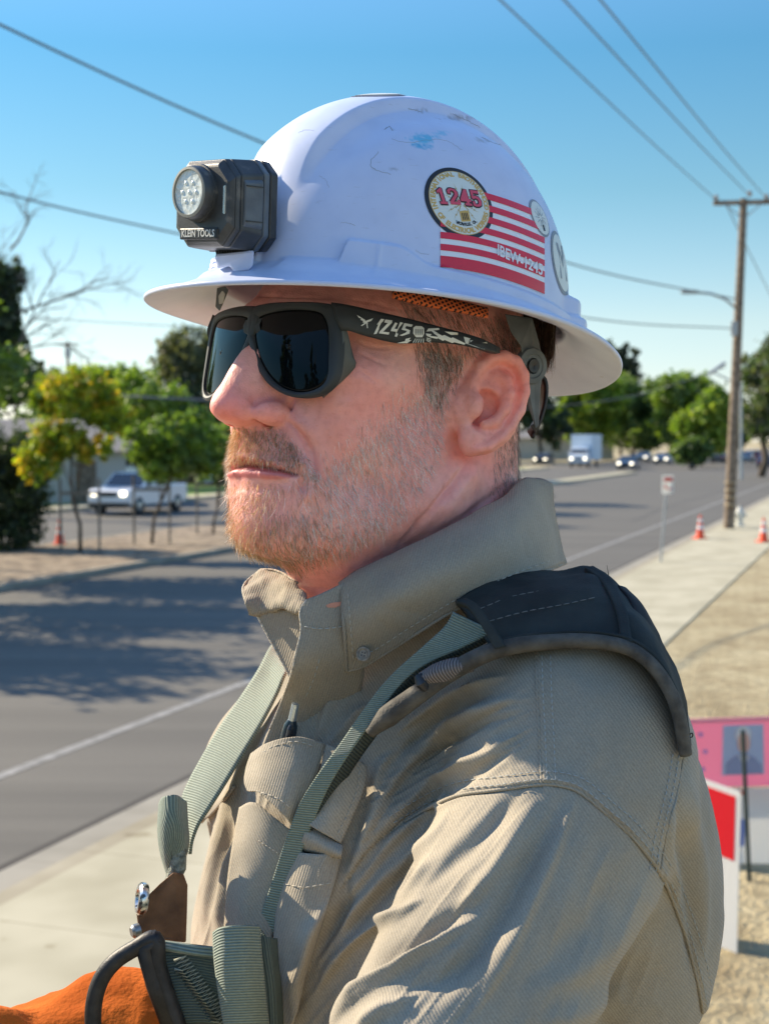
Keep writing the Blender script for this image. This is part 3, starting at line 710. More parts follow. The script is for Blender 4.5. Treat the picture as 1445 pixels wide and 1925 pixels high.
class Spot:
    "tangent frame on a surface under a pixel; `up` is the image-plane direction that becomes the sticker's up"
    def __init__(s, surf, px, py, up=(0, -1), P=None):
        h, n = surf.hit(px, py); s.surf = surf; s.o = h; s.n = n
        u = AX * up[0] - AU * up[1]; u = u - (u @ n) * n; s.u = u / np.linalg.norm(u); s.r = np.cross(s.u, n)
    def map(s, V2, off=.0004):
        out = []
        for x, y in V2:
            o = s.o + s.r * x + s.u * y + s.n * .02; h, n = s.surf.ray(o, -s.n)
            out.append((h if h is not None else o - s.n * .02) + s.n * off)
        return np.array(out)
def px_map(surf, V2, off=.0004):
    out = []; last = None
    for x, y in V2:
        h, n = surf.hit(x, y)
        if h is None: h, n = C(x, y, last), (CAM - C(x, y, last))
        n = n / np.linalg.norm(n); last = proj(h)[2]; out.append(np.array(h) + n * off)
    return np.array(out)
def plain(name, c, r=.5, **k): return mat(name, c, r, **k)
M_WHITE = plain('print_white', (.80, .82, .84), .28); M_RED = plain('print_red', (.72, .02, .045), .25); M_BLACK = plain('print_black', (.02, .02, .022), .4)
M_GOLD = plain('print_gold', (.62, .40, .10), .4); M_CREAM = plain('print_cream', (.70, .74, .68), .4); M_GREYP = plain('print_grey', (.25, .27, .30), .4); M_REDT = plain('print_dull_red', (.68, .08, .12), .4)
# ================================================================== STICKERS on the hard hat
def bolt(x0, y0, x1, y1, w):
    "zigzag lightning outline between two points"
    a = np.array([x0, y0]); b = np.array([x1, y1]); d = b - a; n = np.array([-d[1], d[0]]); n = n / (np.linalg.norm(n) + 1e-9) * w
    return [a + d * 0 + n * .5, a + d * .38 + n * .9, a + d * .34 - n * .1, a + d * .72 + n * .5, a + d * .68 - n * .3, b, a + d * .60 - n * .9, a + d * .64 + n * .0, a + d * .28 - n * .6, a + d * .32 + n * .3, a - n * .4]
def badge(px, py, r, up, full=True, name='round_sticker', label=None, ring=None):
    sp = Spot(HatS, px, py, up); st = np_mesh(name, sp.map(*[disc_geo(.0001, r, 64, 10)[0]], .0004), disc_geo(.0001, r, 64, 10)[1], ring or M_BLACK, hat)
    if label: st['label'] = label
    V, F = disc_geo(.0001, r * .885, 64, 10); np_mesh('disc', sp.map(V, .0006), F, M_CREAM, st)
    return sp, st
sp, st = badge(865, 380, .0252, (-.16, -1), label='round white and gold union sticker with red number 1245')
V, F = disc_geo(.0219, .0224, 64, 1); np_mesh('gold_ring', sp.map(V, .0006), F, M_GOLD, st)
r = .0252
def arc_text(s, rad, a0, a1, size, flip=False):
    L = []
    for i, ch in enumerate(s):
        a = R(a0 + (a1 - a0) * i / (len(s) - 1)); V, F = text_geo(ch, size, bold=size * .05)
        if len(V) == 0: continue
        q = a - math.pi / 2 if not flip else a + math.pi / 2; c, s_ = math.cos(q), math.sin(q)
        V = V @ np.array([[c, s_], [-s_, c]]) + rad * np.array([math.cos(a), math.sin(a)]); L.append((V, F))
    return L
np_mesh('lettering', sp.map(join_geo(arc_text('INTERNATIONAL BROTHERHOOD', .0196, 190, -12, .0046) + arc_text('OF ELECTRICAL WORKERS', .0196, 205, 335, .0046, True))[0], .0007), join_geo(arc_text('INTERNATIONAL BROTHERHOOD', .0196, 190, -12, .0046) + arc_text('OF ELECTRICAL WORKERS', .0196, 205, 335, .0046, True))[1], M_GOLD, st, smooth=False)
L = [poly_geo(bolt(.002 * math.cos(R(a)), .002 * math.sin(R(a)) - .001, l * math.cos(R(a)), l * math.sin(R(a)) - .001, .0009)) for a, l in ((95, .0145), (70, .0145), (120, .0125), (150, .0130), (28, .0130), (205, .0135), (-28, .0140), (232, .0140), (-55, .0145))]
g = join_geo(L); np_mesh('lightning', sp.map(g[0], .0007), g[1], plain('bolt_gold', (.50, .36, .12), .5), st, smooth=False)
L = [poly_geo([(-.0036, -.0135), (.0036, -.0135), (.0038, -.0068), (.0012, -.0060), (-.0034, -.0066)])]
g = join_geo(L); np_mesh('fist_mark', sp.map(g[0], .0008), g[1], M_GOLD, st, smooth=False)
g = join_geo([poly_geo([(-.0022 + k * .0013, -.0125), (-.0016 + k * .0013, -.0125), (-.0016 + k * .0013, -.0078), (-.0022 + k * .0013, -.0078)]) for k in range(4)]); np_mesh('fist_line', sp.map(g[0], .0009), g[1], M_BLACK, st, smooth=False)
L = arc_text('VACAVILLE, CA.', .0155, 243, 300, .0028, True); g = join_geo(L); np_mesh('town_lettering', sp.map(g[0], .0008), g[1], M_BLACK, st, smooth=False)
# slab-serif 1245 drawn as outlines
def slab(ch):
    D = {'1': [[(.18, 0), (.18, .14), (.34, .14), (.34, .72), (.16, .66), (.14, .80), (.46, 1.0), (.56, 1.0), (.56, .14), (.72, .14), (.72, 0)]],
         '2': [[(.05, 0), (.05, .16), (.52, .58), (.58, .72), (.52, .84), (.38, .87), (.27, .82), (.26, .66), (.06, .66), (.06, .86), (.22, .98), (.42, 1.0), (.68, .95), (.82, .78), (.78, .58), (.34, .17), (.62, .17), (.64, .30), (.84, .30), (.84, 0)]],
         '4': [[(.30, 0), (.30, .13), (.46, .13), (.46, .24), (.02, .24), (.02, .38), (.48, 1.0), (.68, 1.0), (.68, .40), (.84, .40), (.84, .24), (.68, .24), (.68, .13), (.82, .13), (.82, 0)]],
         '5': [[(.06, .04), (.06, .30), (.25, .30), (.27, .16), (.40, .12), (.56, .20), (.60, .34), (.52, .47), (.36, .50), (.24, .44), (.09, .46), (.12, 1.0), (.78, 1.0), (.78, .82), (.30, .82), (.28, .63), (.46, .67), (.70, .60), (.84, .38), (.76, .12), (.52, 0), (.26, -.02)]]}
    return D[ch]
def number(xs, y0, h, wch, m, off, grow=0.0, slope=0.0):
    L = []
    for ch, x in zip('1245', xs):
        for P in slab(ch):
            P = np.array(P)
            if grow:
                c = P.mean(0); T = np.roll(P, -1, 0) - np.roll(P, 1, 0); nrm = np.stack([T[:, 1], -T[:, 0]], 1); nrm /= np.linalg.norm(nrm, axis=1)[:, None] + 1e-9
                A = .5 * (P[:, 0] * np.roll(P[:, 1], -1) - np.roll(P[:, 0], -1) * P[:, 1]).sum(); P = P + nrm * grow * (1 if A > 0 else -1)
            X = x + P[:, 0] * wch; L.append(poly_geo(np.stack([X, y0 + P[:, 1] * h + slope * X], 1)))
    return join_geo(L)
xs = [-.0172, -.0088, -.0002, .0083]
g = number(xs, -.0025, .0115, .0096, None, 0, .075, -.10); np_mesh('number_outline', sp.map(g[0], .0009), g[1], plain('outline', (.05, .02, .02), .5), st, smooth=False)
g = number(xs, -.0025, .0115, .0096, None, 0, 0, -.10); np_mesh('number', sp.map(g[0], .0011), g[1], M_REDT, st, smooth=False)
# flag of red and white stripes
qTL, qTR, qBR, qBL = [np.array(p, float) for p in ((827, 347), (1022, 404), (1022, 553), (827, 503))]
def flagp(u, v):
    b = 4 * u * (1 - u); a = qTL * (1 - u) + qTR * u; c = qBL * (1 - u) + qBR * u; p = a * (1 - v) + c * v; p[1] -= 9 * b; return p
flag = None
def fgrid(u0, u1, v0, v1, nu=60, nv=2):
    V = [flagp(u, v) for u in np.linspace(u0, u1, nu) for v in np.linspace(v0, v1, nv)]
    F = [(i * nv + j, (i + 1) * nv + j, (i + 1) * nv + j + 1, i * nv + j + 1) for i in range(nu - 1) for j in range(nv - 1)]; return np.array(V), F
V, F = fgrid(0, 1, 0, 1, 60, 42); flag = np_mesh('flag_sticker', px_map(HatS, V, .0002), F, M_WHITE, hat); flag['label'] = 'red and white striped flag sticker lettered IBEW-1245'
g = join_geo([fgrid(0, 1, (2 * k) / 14, (2 * k + 1.08) / 14, 60, 4) for k in range(6)] + [fgrid(0, 1, 12 / 14, 1, 60, 7)]); np_mesh('stripe', px_map(HatS, g[0], .0005), g[1], M_RED, flag)
def stext(s, size, bold): 
    V, F = text_geo(s, size, bold=bold, sx=.60); return V, F
V, F = stext('IBEW-1245', 29, .55); V[:, 0] *= 84 / np.ptp(V[:, 0]); V2 = np.array([[975 + x, 490 - y + .46 * x] for x, y in V]); np_mesh('flag_lettering', px_map(HatS, V2, .0009), F, M_WHITE, flag, smooth=False)
# small round stickers at the back of the shell
sp2, st2 = badge(1014, 410, .0135, (-.2, -1), label='small round grey sticker with radiating lines', ring=M_GREYP)
g = join_geo([poly_geo(bolt(.002 * math.cos(R(a)), .002 * math.sin(R(a)), .009 * math.cos(R(a)), .009 * math.sin(R(a)), .0006)) for a in range(0, 360, 30)]); np_mesh('ray', sp2.map(g[0], .0008), g[1], M_GREYP, st2, smooth=False)
g = poly_geo([(-.0012, -.0095), (.0014, -.0095), (.0012, -.005), (-.001, -.005)]); np_mesh('mark', sp2.map(g[0], .0009), g[1], M_BLACK, st2, smooth=False)
sp3, st3 = badge(1055, 494, .0225, (-.1, -1), label='large round pale sticker near the rear edge', ring=M_GREYP)
g = join_geo([poly_geo([(-.010, -.012), (-.007, -.012), (-.006, .008), (0, -.004), (.006, .008), (.007, -.012), (.010, -.012), (.009, .013), (.005, .013), (0, .002), (-.005, .013), (-.009, .013)])]); np_mesh('mark', sp3.map(g[0], .0009), g[1], M_GREYP, st3, smooth=False)
h, n = HatS.hit(722, 186)
for k in range(7):
    h, n = HatS.hit(722, 187 + k)
    if h is not None: break
sp4 = Spot(HatS, 722, 187 + k + 1); o4 = h + np.array([-.004, .026, 0]); sp4.o = o4; sp4.n = np.array([0, 0, 1.]); sp4.u = np.array([0, 1., 0]); sp4.r = np.array([1., 0, 0])
V, F = disc_geo(.0001, .019, 48, 6); st4 = np_mesh('round_sticker', sp4.map(V, .0005), F, M_GREYP, hat); V, F = disc_geo(.0001, .016, 48, 6); np_mesh('disc', sp4.map(V, .0008), F, M_CREAM, st4); st4['label'] = 'worn round sticker on top of the crown'
# scratches worn into the shell
def scratch(P, w_=1.0, m=None):
    Q = cat(P, 26); rr = np.random.default_rng(int(P[0][0])); Q = Q + rr.normal(0, .6, Q.shape); pts = []
    for x, y in Q:
        h, n = HatS.hit(x, y)
        if h is not None: pts.append(h + n * .00002)
    if len(pts) > 5: MB().tube(pts, .00013 * w_, 5).build('scratch', m or M_SCR, hat, smooth=True, auto=False)
M_SCR = mat('scratch_grey', (.30, .31, .33), .8)
for P, w_ in (([(712, 285), (699, 300), (697, 312), (712, 322), (735, 327)], 1.3), ([(735, 262), (770, 268), (830, 262), (868, 282)], .8), ([(722, 244), (732, 238), (738, 246)], 1.6), ([(768, 204), (780, 207), (792, 211)], 1.8), ([(560, 250), (575, 244), (590, 246)], .7), ([(905, 258), (925, 268), (940, 272)], 1.2), ([(640, 420), (650, 418), (668, 424)], .7), ([(520, 540), (600, 541), (700, 551)], .8), ([(780, 470), (790, 476), (806, 478)], .7), ([(850, 215), (880, 228), (902, 240)], 1.4), ([(600, 330), (612, 338), (618, 352)], .6)): scratch(P, w_)
# ================================================================== SUSPENSION seen below the brim
M_GREYPL = mat('grey_plastic', (.10, .115, .12), .42, build=noisy((.085, .10, .105), (.13, .145, .15), 80, bs=.1, bscale=600))
M_DKPL = mat('black_plastic', (.018, .019, .021), .38, build=noisy((.014, .015, .017), (.03, .031, .033), 90, bs=.12, bscale=700))
def plate(name, pts, m, parent, th=.003, bevel=.0006):
    "pts: outline of (px,py,depth); front faces the camera"
    P = np.array([C(*p) for p in pts]); c = P.mean(0); v = c - CAM; v /= np.linalg.norm(v); n = len(P)
    q = MB(); q.add(list(P) + list(P + v * th), [tuple(range(n)), tuple(range(2 * n - 1, n - 1, -1))] + [(i, n + i, n + (i + 1) % n, (i + 1) % n) for i in range(n)])
    return q.build(name, m, parent, bevel=bevel)
d0 = .955
plate('hanger', [(948, 590, .945), (1000, 598, .965), (1012, 640, .972), (1022, 690, .975), (1015, 730, .975), (1012, 800, .978), (1006, 806, .978), (986, 745, .97), (984, 690, .962), (978, 650, .955), (960, 625, .948)], M_GREYPL, hat, .0035)
c = C(1000, 688, .9635); ax = (CAM - c) / np.linalg.norm(CAM - c); ax = ax + np.array([.75, 0, 0]); ax /= np.linalg.norm(ax)
b_ = MB().lathe(c - ax * .004, ax, [(0, .0125), (.004, .0125), (.0052, .0118), (.0055, .0085), (.0048, .0078), (.0048, .0055), (.0020, .0050), (.0020, 0)], 40); b_.build('ratchet_boss', M_GREYPL, hat, smooth=True)
q = MB().lathe(c + ax * .0010, ax, [(0, .0048), (.0012, .0046), (.0012, .001), (.0005, 0)], 30); q.build('ratchet_pin', M_DKPL, hat, smooth=True)
sheet('rear_strap', [np.array([C(x, y, d) for x, y, d in cat([(1004, 700, .985), (1024, 712, .985), (1027, 745, .985), (1018, 785, .985), (1000, 824, .985)], 24)]), np.array([C(x, y, d) for x, y, d in cat([(998, 720, .99), (1014, 724, 1.01), (1017, 748, 1.01), (1010, 780, 1.01), (992, 812, 1.01)], 24)])], M_DKPL, hat, .0022, 4)
plate('rear_lever', [(1006, 795, .978), (1012, 800, .978), (1006, 815, .98), (996, 800, .978)], M_DKPL, hat, .004)
# inner clip under the front brim and the dark harness inside
plate('front_clip', [(408, 541, .925), (424, 538, .922), (430, 545, .922), (420, 570, .922), (413, 585, .924), (405, 577, .926)], M_GREYPL, hat, .004)
plate('front_clip', [(411, 556, .921), (418, 546, .919), (424, 552, .919), (420, 570, .919), (412, 572, .921)], mat('pale_plastic', (.45, .46, .44), .4), hat, .002)
def mesh_nodes(nt, b):
    tc = nd(nt, 'TexCoord'); mp = nd(nt, 'Mapping'); nt.links.new(tc.outputs['UV'], mp.inputs[0]); mp.inputs['Rotation'].default_value = (0, 0, .6)
    v = nd(nt, 'TexVoronoi'); v.inputs['Scale'].default_value = 330; v.inputs['Randomness'].default_value = .15; nt.links.new(mp.outputs[0], v.inputs[0])
    nt.links.new(ramp(nt, v.outputs['Distance'], [(.30, (.02, .01, .01)), (.38, (.85, .20, .06))]), b.inputs['Base Color']); bump(nt, b, v.outputs['Distance'], .6, .001)
M_MESH = mat('orange_mesh', (.8, .2, .08), .7, build=mesh_nodes)
xsb = np.linspace(738, 916, 24)
sheet('brow_pad', [np.array([C(x, np.interp(x, [738, 800, 860, 916], [540, 552, 566, 580]), np.interp(x, [738, 916], [.905, .938])) for x in xsb]), np.array([C(x, np.interp(x, [738, 800, 860, 916], [559, 575, 586, 597]), np.interp(x, [738, 916], [.900, .934])) for x in xsb])], M_MESH, hat, .002, 4)
# ring of webbing inside the shell (seen from below, a step to the side)
th = np.linspace(0, 2 * math.pi, 65)
sheet('headband', [HELM.w(np.stack([.112 * np.cos(th), .090 * np.sin(th), 0 * th + .020], 1)), HELM.w(np.stack([.112 * np.cos(th), .090 * np.sin(th), 0 * th + .045], 1))], M_DKPL, hat, .002, 3)
# ================================================================== HEADLAMP
def lamp_nodes(nt, b):
    t = tex(nt, scale=70); t.inputs['Detail'].default_value = 7
    nt.links.new(ramp(nt, t.outputs[0], [(.35, (.028, .031, .033)), (.62, (.055, .060, .062)), (.75, (.22, .20, .17))]), b.inputs['Base Color'])
    t2 = tex(nt, scale=900); bump(nt, b, t2.outputs[0], .25, .0004)
M_LAMP = mat('lamp_rubber', (.04, .043, .045), .42, build=lamp_nodes)
M_LAMP2 = mat('lamp_slate', (.09, .11, .125), .42, build=noisy((.075, .09, .105), (.12, .14, .155), 60, bs=.15, bscale=800))
LF = Frame(C(408, 385, .882), 47, -2, -5)
LW = lambda a: LF.w(a)
lamp = empty('headlamp', LW((0, 0, 0)), 'square grey headlamp with a round lens clipped to the front of the hard hat', 'headlamp')
def chamfer_box(f0, f1, w0, w1, h0, h1, c0, c1, z0=0):
    "octagonal block tapering from back (w0,h0) to front (w1,h1) in the lamp frame"
    V = []
    for f, w_, h_, c in ((f0, w0, h0, c0), (f1, w1, h1, c1)):
        V += [(f, n, z + z0) for n, z in ((-w_ + c, -h_), (w_ - c, -h_), (w_, -h_ + c), (w_, h_ - c), (w_ - c, h_), (-w_ + c, h_), (-w_, h_ - c), (-w_, -h_ + c))]
    F = [tuple(range(8)), tuple(range(15, 7, -1))] + [(i, 8 + i, 8 + (i + 1) % 8, (i + 1) % 8) for i in range(8)]
    return LW(np.array(V)), F
MB().add(*chamfer_box(-.0245, -.0175, .0290, .0295, .0275, .0280, .008, .008)).build('back_plate', M_DKPL, lamp, bevel=.0012)
MB().add(*chamfer_box(-.0172, -.0120, .0295, .0300, .0278, .0282, .009, .009)).build('gasket', M_LAMP2, lamp, bevel=.001)
bd = MB().add(*chamfer_box(-.0118, .0050, .0300, .0285, .0275, .0266, .009, .010)); bd.add(*chamfer_box(.0050, .0090, .0285, .0280, .0266, .0262, .010, .011)); bd.add(*chamfer_box(.0090, .0120, .0280, .0245, .0262, .0225, .011, .011)); bo = bd.build('body', M_LAMP, lamp, bevel=.0012)
MB().add(*chamfer_box(-.0105, .0035, .0314, .0305, .0175, .0160, .004, .004)).build('side_grip', M_LAMP2, lamp, bevel=.0009)
q = MB()
for z in (-.0105, .0105): q.box(LW((-.0035, .0312, z)), (.013, .0012, .0006), M=LF.M)
q.build('groove_line', M_DKPL, lamp)
bz = MB().lathe(LW((.008, -.003, .0060)), LF.f, [(0, .0180), (.006, .0176), (.0062, .0166), (.0105, .0162), (.0120, .0156), (.0122, .0140), (.0100, .0135)], 48); bz.build('bezel', M_LAMP, lamp, smooth=True)
bz = MB().lathe(LW((.0184, -.003, .0060)), LF.f, [(0, .0158), (.0024, .0153), (.0026, .0138), (.0010, .0132)], 48); bz.build('bezel_ring', mat('dusty_ring', (.20, .21, .19), .5), lamp, smooth=True)
def lens_nodes(nt, b):
    v = tex(nt, 'Voronoi', scale=260); t = tex(nt, scale=150)
    nt.links.new(ramp(nt, v.outputs['Distance'], [(.1, (.80, .84, .80)), (.45, (.60, .68, .68)), (.7, (.75, .79, .74))]), b.inputs['Base Color']); bump(nt, b, v.outputs['Distance'], .4, .001)
M_REFL = mat('reflector', (.95, .97, .94), .25, metal=.0, build=lens_nodes)
rf = MB().lathe(LW((.0172, -.003, .0060)), LF.f, [(0, 0.0), (.0004, .006), (.0012, .0095), (.0026, .0134)], 40); rf.build('reflector', M_REFL, lamp, smooth=True)
q = MB()
for k in range(6):
    a = k * math.pi / 3; o = (.0176, -.003 + .0064 * math.cos(a), .006 + .0064 * math.sin(a)); q.lathe(LW(o), LF.f, [(0, .0028), (.0012, .0026), (.0026, .0012), (.0028, 0)], 14)
q.lathe(LW((.0176, -.003, .006)), LF.f, [(0, .0028), (.0012, .0026), (.0026, .0012), (.0028, 0)], 14); q.build('led_cup', mat('led', (.75, .85, .85), .15), lamp, smooth=True)
np_ = plate_ = None
MB().box(LW((.0100, -.002, -.0185)), (.0060, .036, .0070), M=LF.M).build('name_plate', M_DKPL, lamp, bevel=.0008)
V, F = text_geo('KLEIN TOOLS', .0060, bold=.00016, sx=.86); np_mesh('lettering', LW(np.stack([np.full(len(V), .01320), V[:, 0] * 1.0 - .002, V[:, 1] - .0185], 1)), F, mat('pale_print', (.60, .61, .58), .4), lamp, smooth=False)
q = MB()
for k in range(5): q.box(LW((.0085, .0155 + k * .0016, .0200 - k * .0014)), (.004, .0008, .007), M=LF.M)
q.build('vent_rib', M_DKPL, lamp)
q = MB().box(LW((.012, .0215, .0015)), (.002, .0022, .017), M=LF.M, bev=.0005); q.build('switch', mat('silver', (.6, .62, .62), .25, metal=.8), lamp)
MB().add(*chamfer_box(-.0240, -.010, .012, .012, .0022, .0022, .0006, .0006, z0=-.0285)).build('clip', M_DKPL, lamp, bevel=.0006)
q = MB()
for k in range(9): q.box(LW((-.010 - .0, -.010 + k * .0025, -.0278)), (.0025, .0012, .002), M=LF.M)
q.build('clip_tooth', M_DKPL, lamp)
# lamp bracket moulded on the shell
b0 = C(440, 492, .885)
plate('lamp_bracket', [(404, 478, .892), (478, 470, .874), (476, 500, .876), (468, 508, .878), (440, 512, .884), (432, 500, .886), (408, 506, .892)], M_HAT, hat, .014, .0015)
_a = [o for o in hat.children if o.name.startswith('lamp_bracket')][0].data; _c = _a.color_attributes.new('tint', 'FLOAT_COLOR', 'POINT'); _c.data.foreach_set('color', np.ones(4 * len(_a.vertices), np.float32))
# ================================================================== SUNGLASSES
M_FRAME = mat('matte_black_frame', (.022, .028, .032), .55, build=noisy((.020, .026, .030), (.030, .037, .041), 40, bs=.05, bscale=900))
M_SHIELD = mat('grey_shield', (.075, .088, .088), .5, build=noisy((.06, .072, .072), (.10, .112, .108), 50))
M_LENS = mat('dark_lens', (.003, .004, .005), .02, spec=.2)
shades = empty('sunglasses', HEAD.w((.118, 0, .028)), 'matte black wraparound sunglasses with dark lenses and white printed arms, worn by the man', 'sunglasses')
GU, GK = .1205, 3.7
def gsurf(v, w, off=0): return np.stack([GU - GK * np.asarray(v) ** 2 + off - .10 * np.asarray(w), np.asarray(v), np.asarray(w) + 0 * np.asarray(v)], -1)
def g_px(px, py):
    lo_, hi_ = .80, 1.05
    for _ in range(40):
        m = (lo_ + hi_) / 2; l = HEAD.l(C(px, py, m)); g_ = l[0] - (GU - GK * l[1] ** 2 - .10 * l[2])
        if g_ > 0: lo_ = m
        else: hi_ = m
    return l[1], l[2]
LENS = [(486, 600), (509, 589), (555, 583), (601, 587), (616, 603), (621, 628), (621, 674), (619, 709), (606, 727), (580, 737), (550, 735), (524, 722), (504, 699), (491, 674), (483, 643), (481, 617)]
OUTER = [(474, 583), (500, 572), (550, 568), (610, 570), (634, 580), (641, 620), (640, 670), (633, 712), (612, 738), (580, 748), (546, 745), (514, 728), (493, 702), (480, 676), (473, 648), (468, 618)]
lp = cat([g_px(*p) for p in LENS], 96, closed=True); op = cat([g_px(*p) for p in OUTER], 96, closed=True)
k = np.argmin(np.hypot(*(op - lp[0]).T)); 
def align(o, l):
    c = l.mean(0); ang = lambda P: np.unwrap(np.arctan2(P[:, 1] - c[1], P[:, 0] - c[0])); al = np.arctan2(l[:, 1] - c[1], l[:, 0] - c[0]); ao = np.arctan2(o[:, 1] - c[1], o[:, 0] - c[0])
    s = np.argsort(ao); ao2, o2 = ao[s], o[s]; ao3 = np.r_[ao2 - 2 * math.pi, ao2, ao2 + 2 * math.pi]; o3 = np.vstack([o2, o2, o2])
    return np.stack([np.interp(al, ao3, o3[:, k]) for k in (0, 1)], 1)
op = align(op, lp)
def ring_mesh(side):
    # closed cross-section: lens groove, front bevel, outer edge, back
    secs = []
    for t, off in ((0, -.0022), (0, .0014), (.12, .0024), (.5, .0030), (.88, .0024), (1.0, .0012), (1.0, -.0030), (.5, -.0042), (.06, -.0036)):
        P = lp * (1 - t) + op * t; secs.append(HEAD.w(gsurf(side * P[:, 0], P[:, 1], off)))
    m = len(secs); V = np.vstack(secs); F = []
    for i in range(m):
        for j in range(96): F.append((i * 96 + j, i * 96 + (j + 1) % 96, ((i + 1) % m) * 96 + (j + 1) % 96, ((i + 1) % m) * 96 + j))
    return V, F
fr = MB()
for s in (1, -1): fr.add(*ring_mesh(s))
frame = fr.build('frame', M_FRAME, shades, smooth=True)
# bridge
br = []
for v in np.linspace(-.0085, .0085, 13):
    top = np.interp(abs(v), [0, .0085], [.0472, .0484]); bot = np.interp(abs(v), [0, .005, .0085], [.0385, .0385, .0395])
    br.append([HEAD.w(gsurf(np.array([v]), np.array([w_]), o))[0] for w_, o in ((top, .0012), ((top + bot) / 2, .0026), (bot, .0012), (bot, -.0035), (top, -.0035))])
MB().add([p for r_ in br for p in r_], [(i * 5 + k, i * 5 + (k + 1) % 5, (i + 1) * 5 + (k + 1) % 5, (i + 1) * 5 + k) for i in range(12) for k in range(5)]).build('bridge', M_FRAME, frame, smooth=True)
for s in (1, -1):
    c = lp.mean(0); V = []; nr = 12
    for i in range(nr + 1):
        t = i / nr; P = c + (lp - c) * (t * 1.012); V.append(HEAD.w(gsurf(s * P[:, 0], P[:, 1], .0010 + .0012 * (1 - t * t))))
    V = np.vstack(V); Q = np.array([(i * 96 + j, i * 96 + (j + 1) % 96, (i + 1) * 96 + (j + 1) % 96, (i + 1) * 96 + j) for i in range(nr) for j in range(96)])
    o = np_mesh('lens', V, face_cam(V, Q), M_LENS, shades)
    m = o.modifiers.new('thickness', 'SOLIDIFY'); m.thickness = .0012; m.offset = -1
def mirror_head(P): L_ = HEAD.l(P); L_[..., 1] *= -1; return HEAD.w(L_)
# side shield and arms, both sides
def pl(L, n=30): return np.array([C(*p) for p in cat(L, n)])
shield = [pl([(634, 582, .8815), (641, 620, .8805), (640, 670, .881), (633, 712, .884), (604, 744, .890)], 20), pl([(650, 618, .884), (656, 645, .886), (662, 672, .889), (664, 692, .891), (606, 746, .894)], 20)]
arm = [pl([(622, 571, .883), (645, 574, .884), (700, 586, .892), (780, 605, .903), (860, 626, .914), (905, 640, .921), (935, 655, .935)], 40), pl([(632, 600, .879), (655, 600, .882), (700, 609, .889), (780, 625, .900), (860, 637, .912), (905, 650, .919), (935, 660, .934)], 40), pl([(640, 622, .8805), (655, 622, .883), (690, 632, .888), (745, 645, .897), (800, 643, .904), (853, 646, .912), (910, 659, .920), (935, 665, .934)], 40)]
for s in (1, -1):
    f_ = (lambda P: P) if s == 1 else mirror_head
    sheet('side_shield', [f_(r_) for r_ in shield], M_SHIELD, shades, .0022, 6)
    a_ = sheet('arm', [f_(r_) for r_ in arm], M_FRAME, shades, .0034, 8)
    if s == 1: ARM = a_; va, qa, _ = loft(arm, 8)
ArmS = Surf(va - (va - CAM) / np.linalg.norm(va - CAM, axis=1)[:, None] * .0022, qa)
def decal(name, polys, m, parent, surf=ArmS, off=.0003):
    g = join_geo([poly_geo(p) for p in polys]); return np_mesh(name, px_map(surf, g[0], off), g[1], m, parent, smooth=False)
M_ARMW = mat('arm_print', (.72, .76, .74), .5)
z4 = lambda L: [(640 + x / 3.284, 520 + y / 3.284) for x, y in L]
polys = [z4([(100, 238), (150, 268), (150, 275), (200, 258), (188, 275), (165, 282), (168, 290), (152, 290), (135, 283), (138, 275), (122, 268), (125, 258), (112, 256)]), z4([(125, 302), (150, 284), (156, 290), (130, 306)]), z4([(158, 292), (164, 288), (168, 318), (162, 318)]),
    # jagged 1 2 4 5
    z4([(248, 262), (268, 264), (222, 352), (203, 356), (232, 296), (222, 298)]), z4([(275, 266), (318, 272), (316, 286), (262, 340), (300, 344), (296, 358), (236, 350), (240, 338), (290, 288), (268, 284)]),
    z4([(350, 290), (332, 322), (350, 324), (366, 282), (384, 286), (346, 372), (332, 368), (342, 340), (308, 336), (312, 322), (336, 284)]), z4([(392, 288), (444, 298), (436, 312), (404, 306), (396, 320), (428, 332), (424, 352), (378, 366), (362, 362), (400, 346), (408, 336), (374, 328)]),
    # fist, rays and bolts
    z4([(448, 316), (462, 306), (500, 308), (514, 320), (514, 352), (504, 374), (464, 374), (446, 350)]),
    z4([(540, 322), (606, 318), (608, 330), (572, 334), (600, 350), (576, 352), (560, 338), (528, 340)]), z4([(524, 352), (560, 356), (552, 366), (600, 372), (596, 384), (556, 376), (530, 366)]),
    z4([(570, 350), (600, 352), (625, 366), (640, 362), (680, 380), (690, 376), (770, 412), (762, 420), (700, 404), (688, 410), (640, 390), (630, 396), (590, 376), (598, 368)]), z4([(640, 340), (724, 346), (722, 362), (680, 362)]),
    z4([(758, 372), (800, 384), (790, 396), (850, 392), (870, 410), (900, 404), (905, 416), (886, 450), (820, 430), (770, 412)]), z4([(400, 384), (432, 376), (420, 392), (436, 392), (410, 412), (345, 410), (396, 398)])]
polys += [z4([(460 + 12 * i, 382), (464 + 12 * i, 382), (463 + 16 * i - 14, 408), (457 + 16 * i - 14, 408)]) for i in range(5)] + [z4([(530, 376 + 8 * i), (556, 384 + 10 * i), (556, 388 + 10 * i), (528, 380 + 8 * i)]) for i in range(3)]
decal('arm_print', polys, M_ARMW, ARM)
decal('arm_line', [z4([(460 + 13 * i, 326), (464 + 13 * i, 326), (464 + 13 * i, 360), (460 + 13 * i, 360)]) for i in range(4)], M_BLACK, ARM, off=.0006)
decal('arm_texture', [z4([(790 + 16 * i, 400), (798 + 16 * i, 398), (796 + 16 * i, 418), (790 + 16 * i, 416)]) for i in range(5)], M_BLACK, ARM, off=.0006)
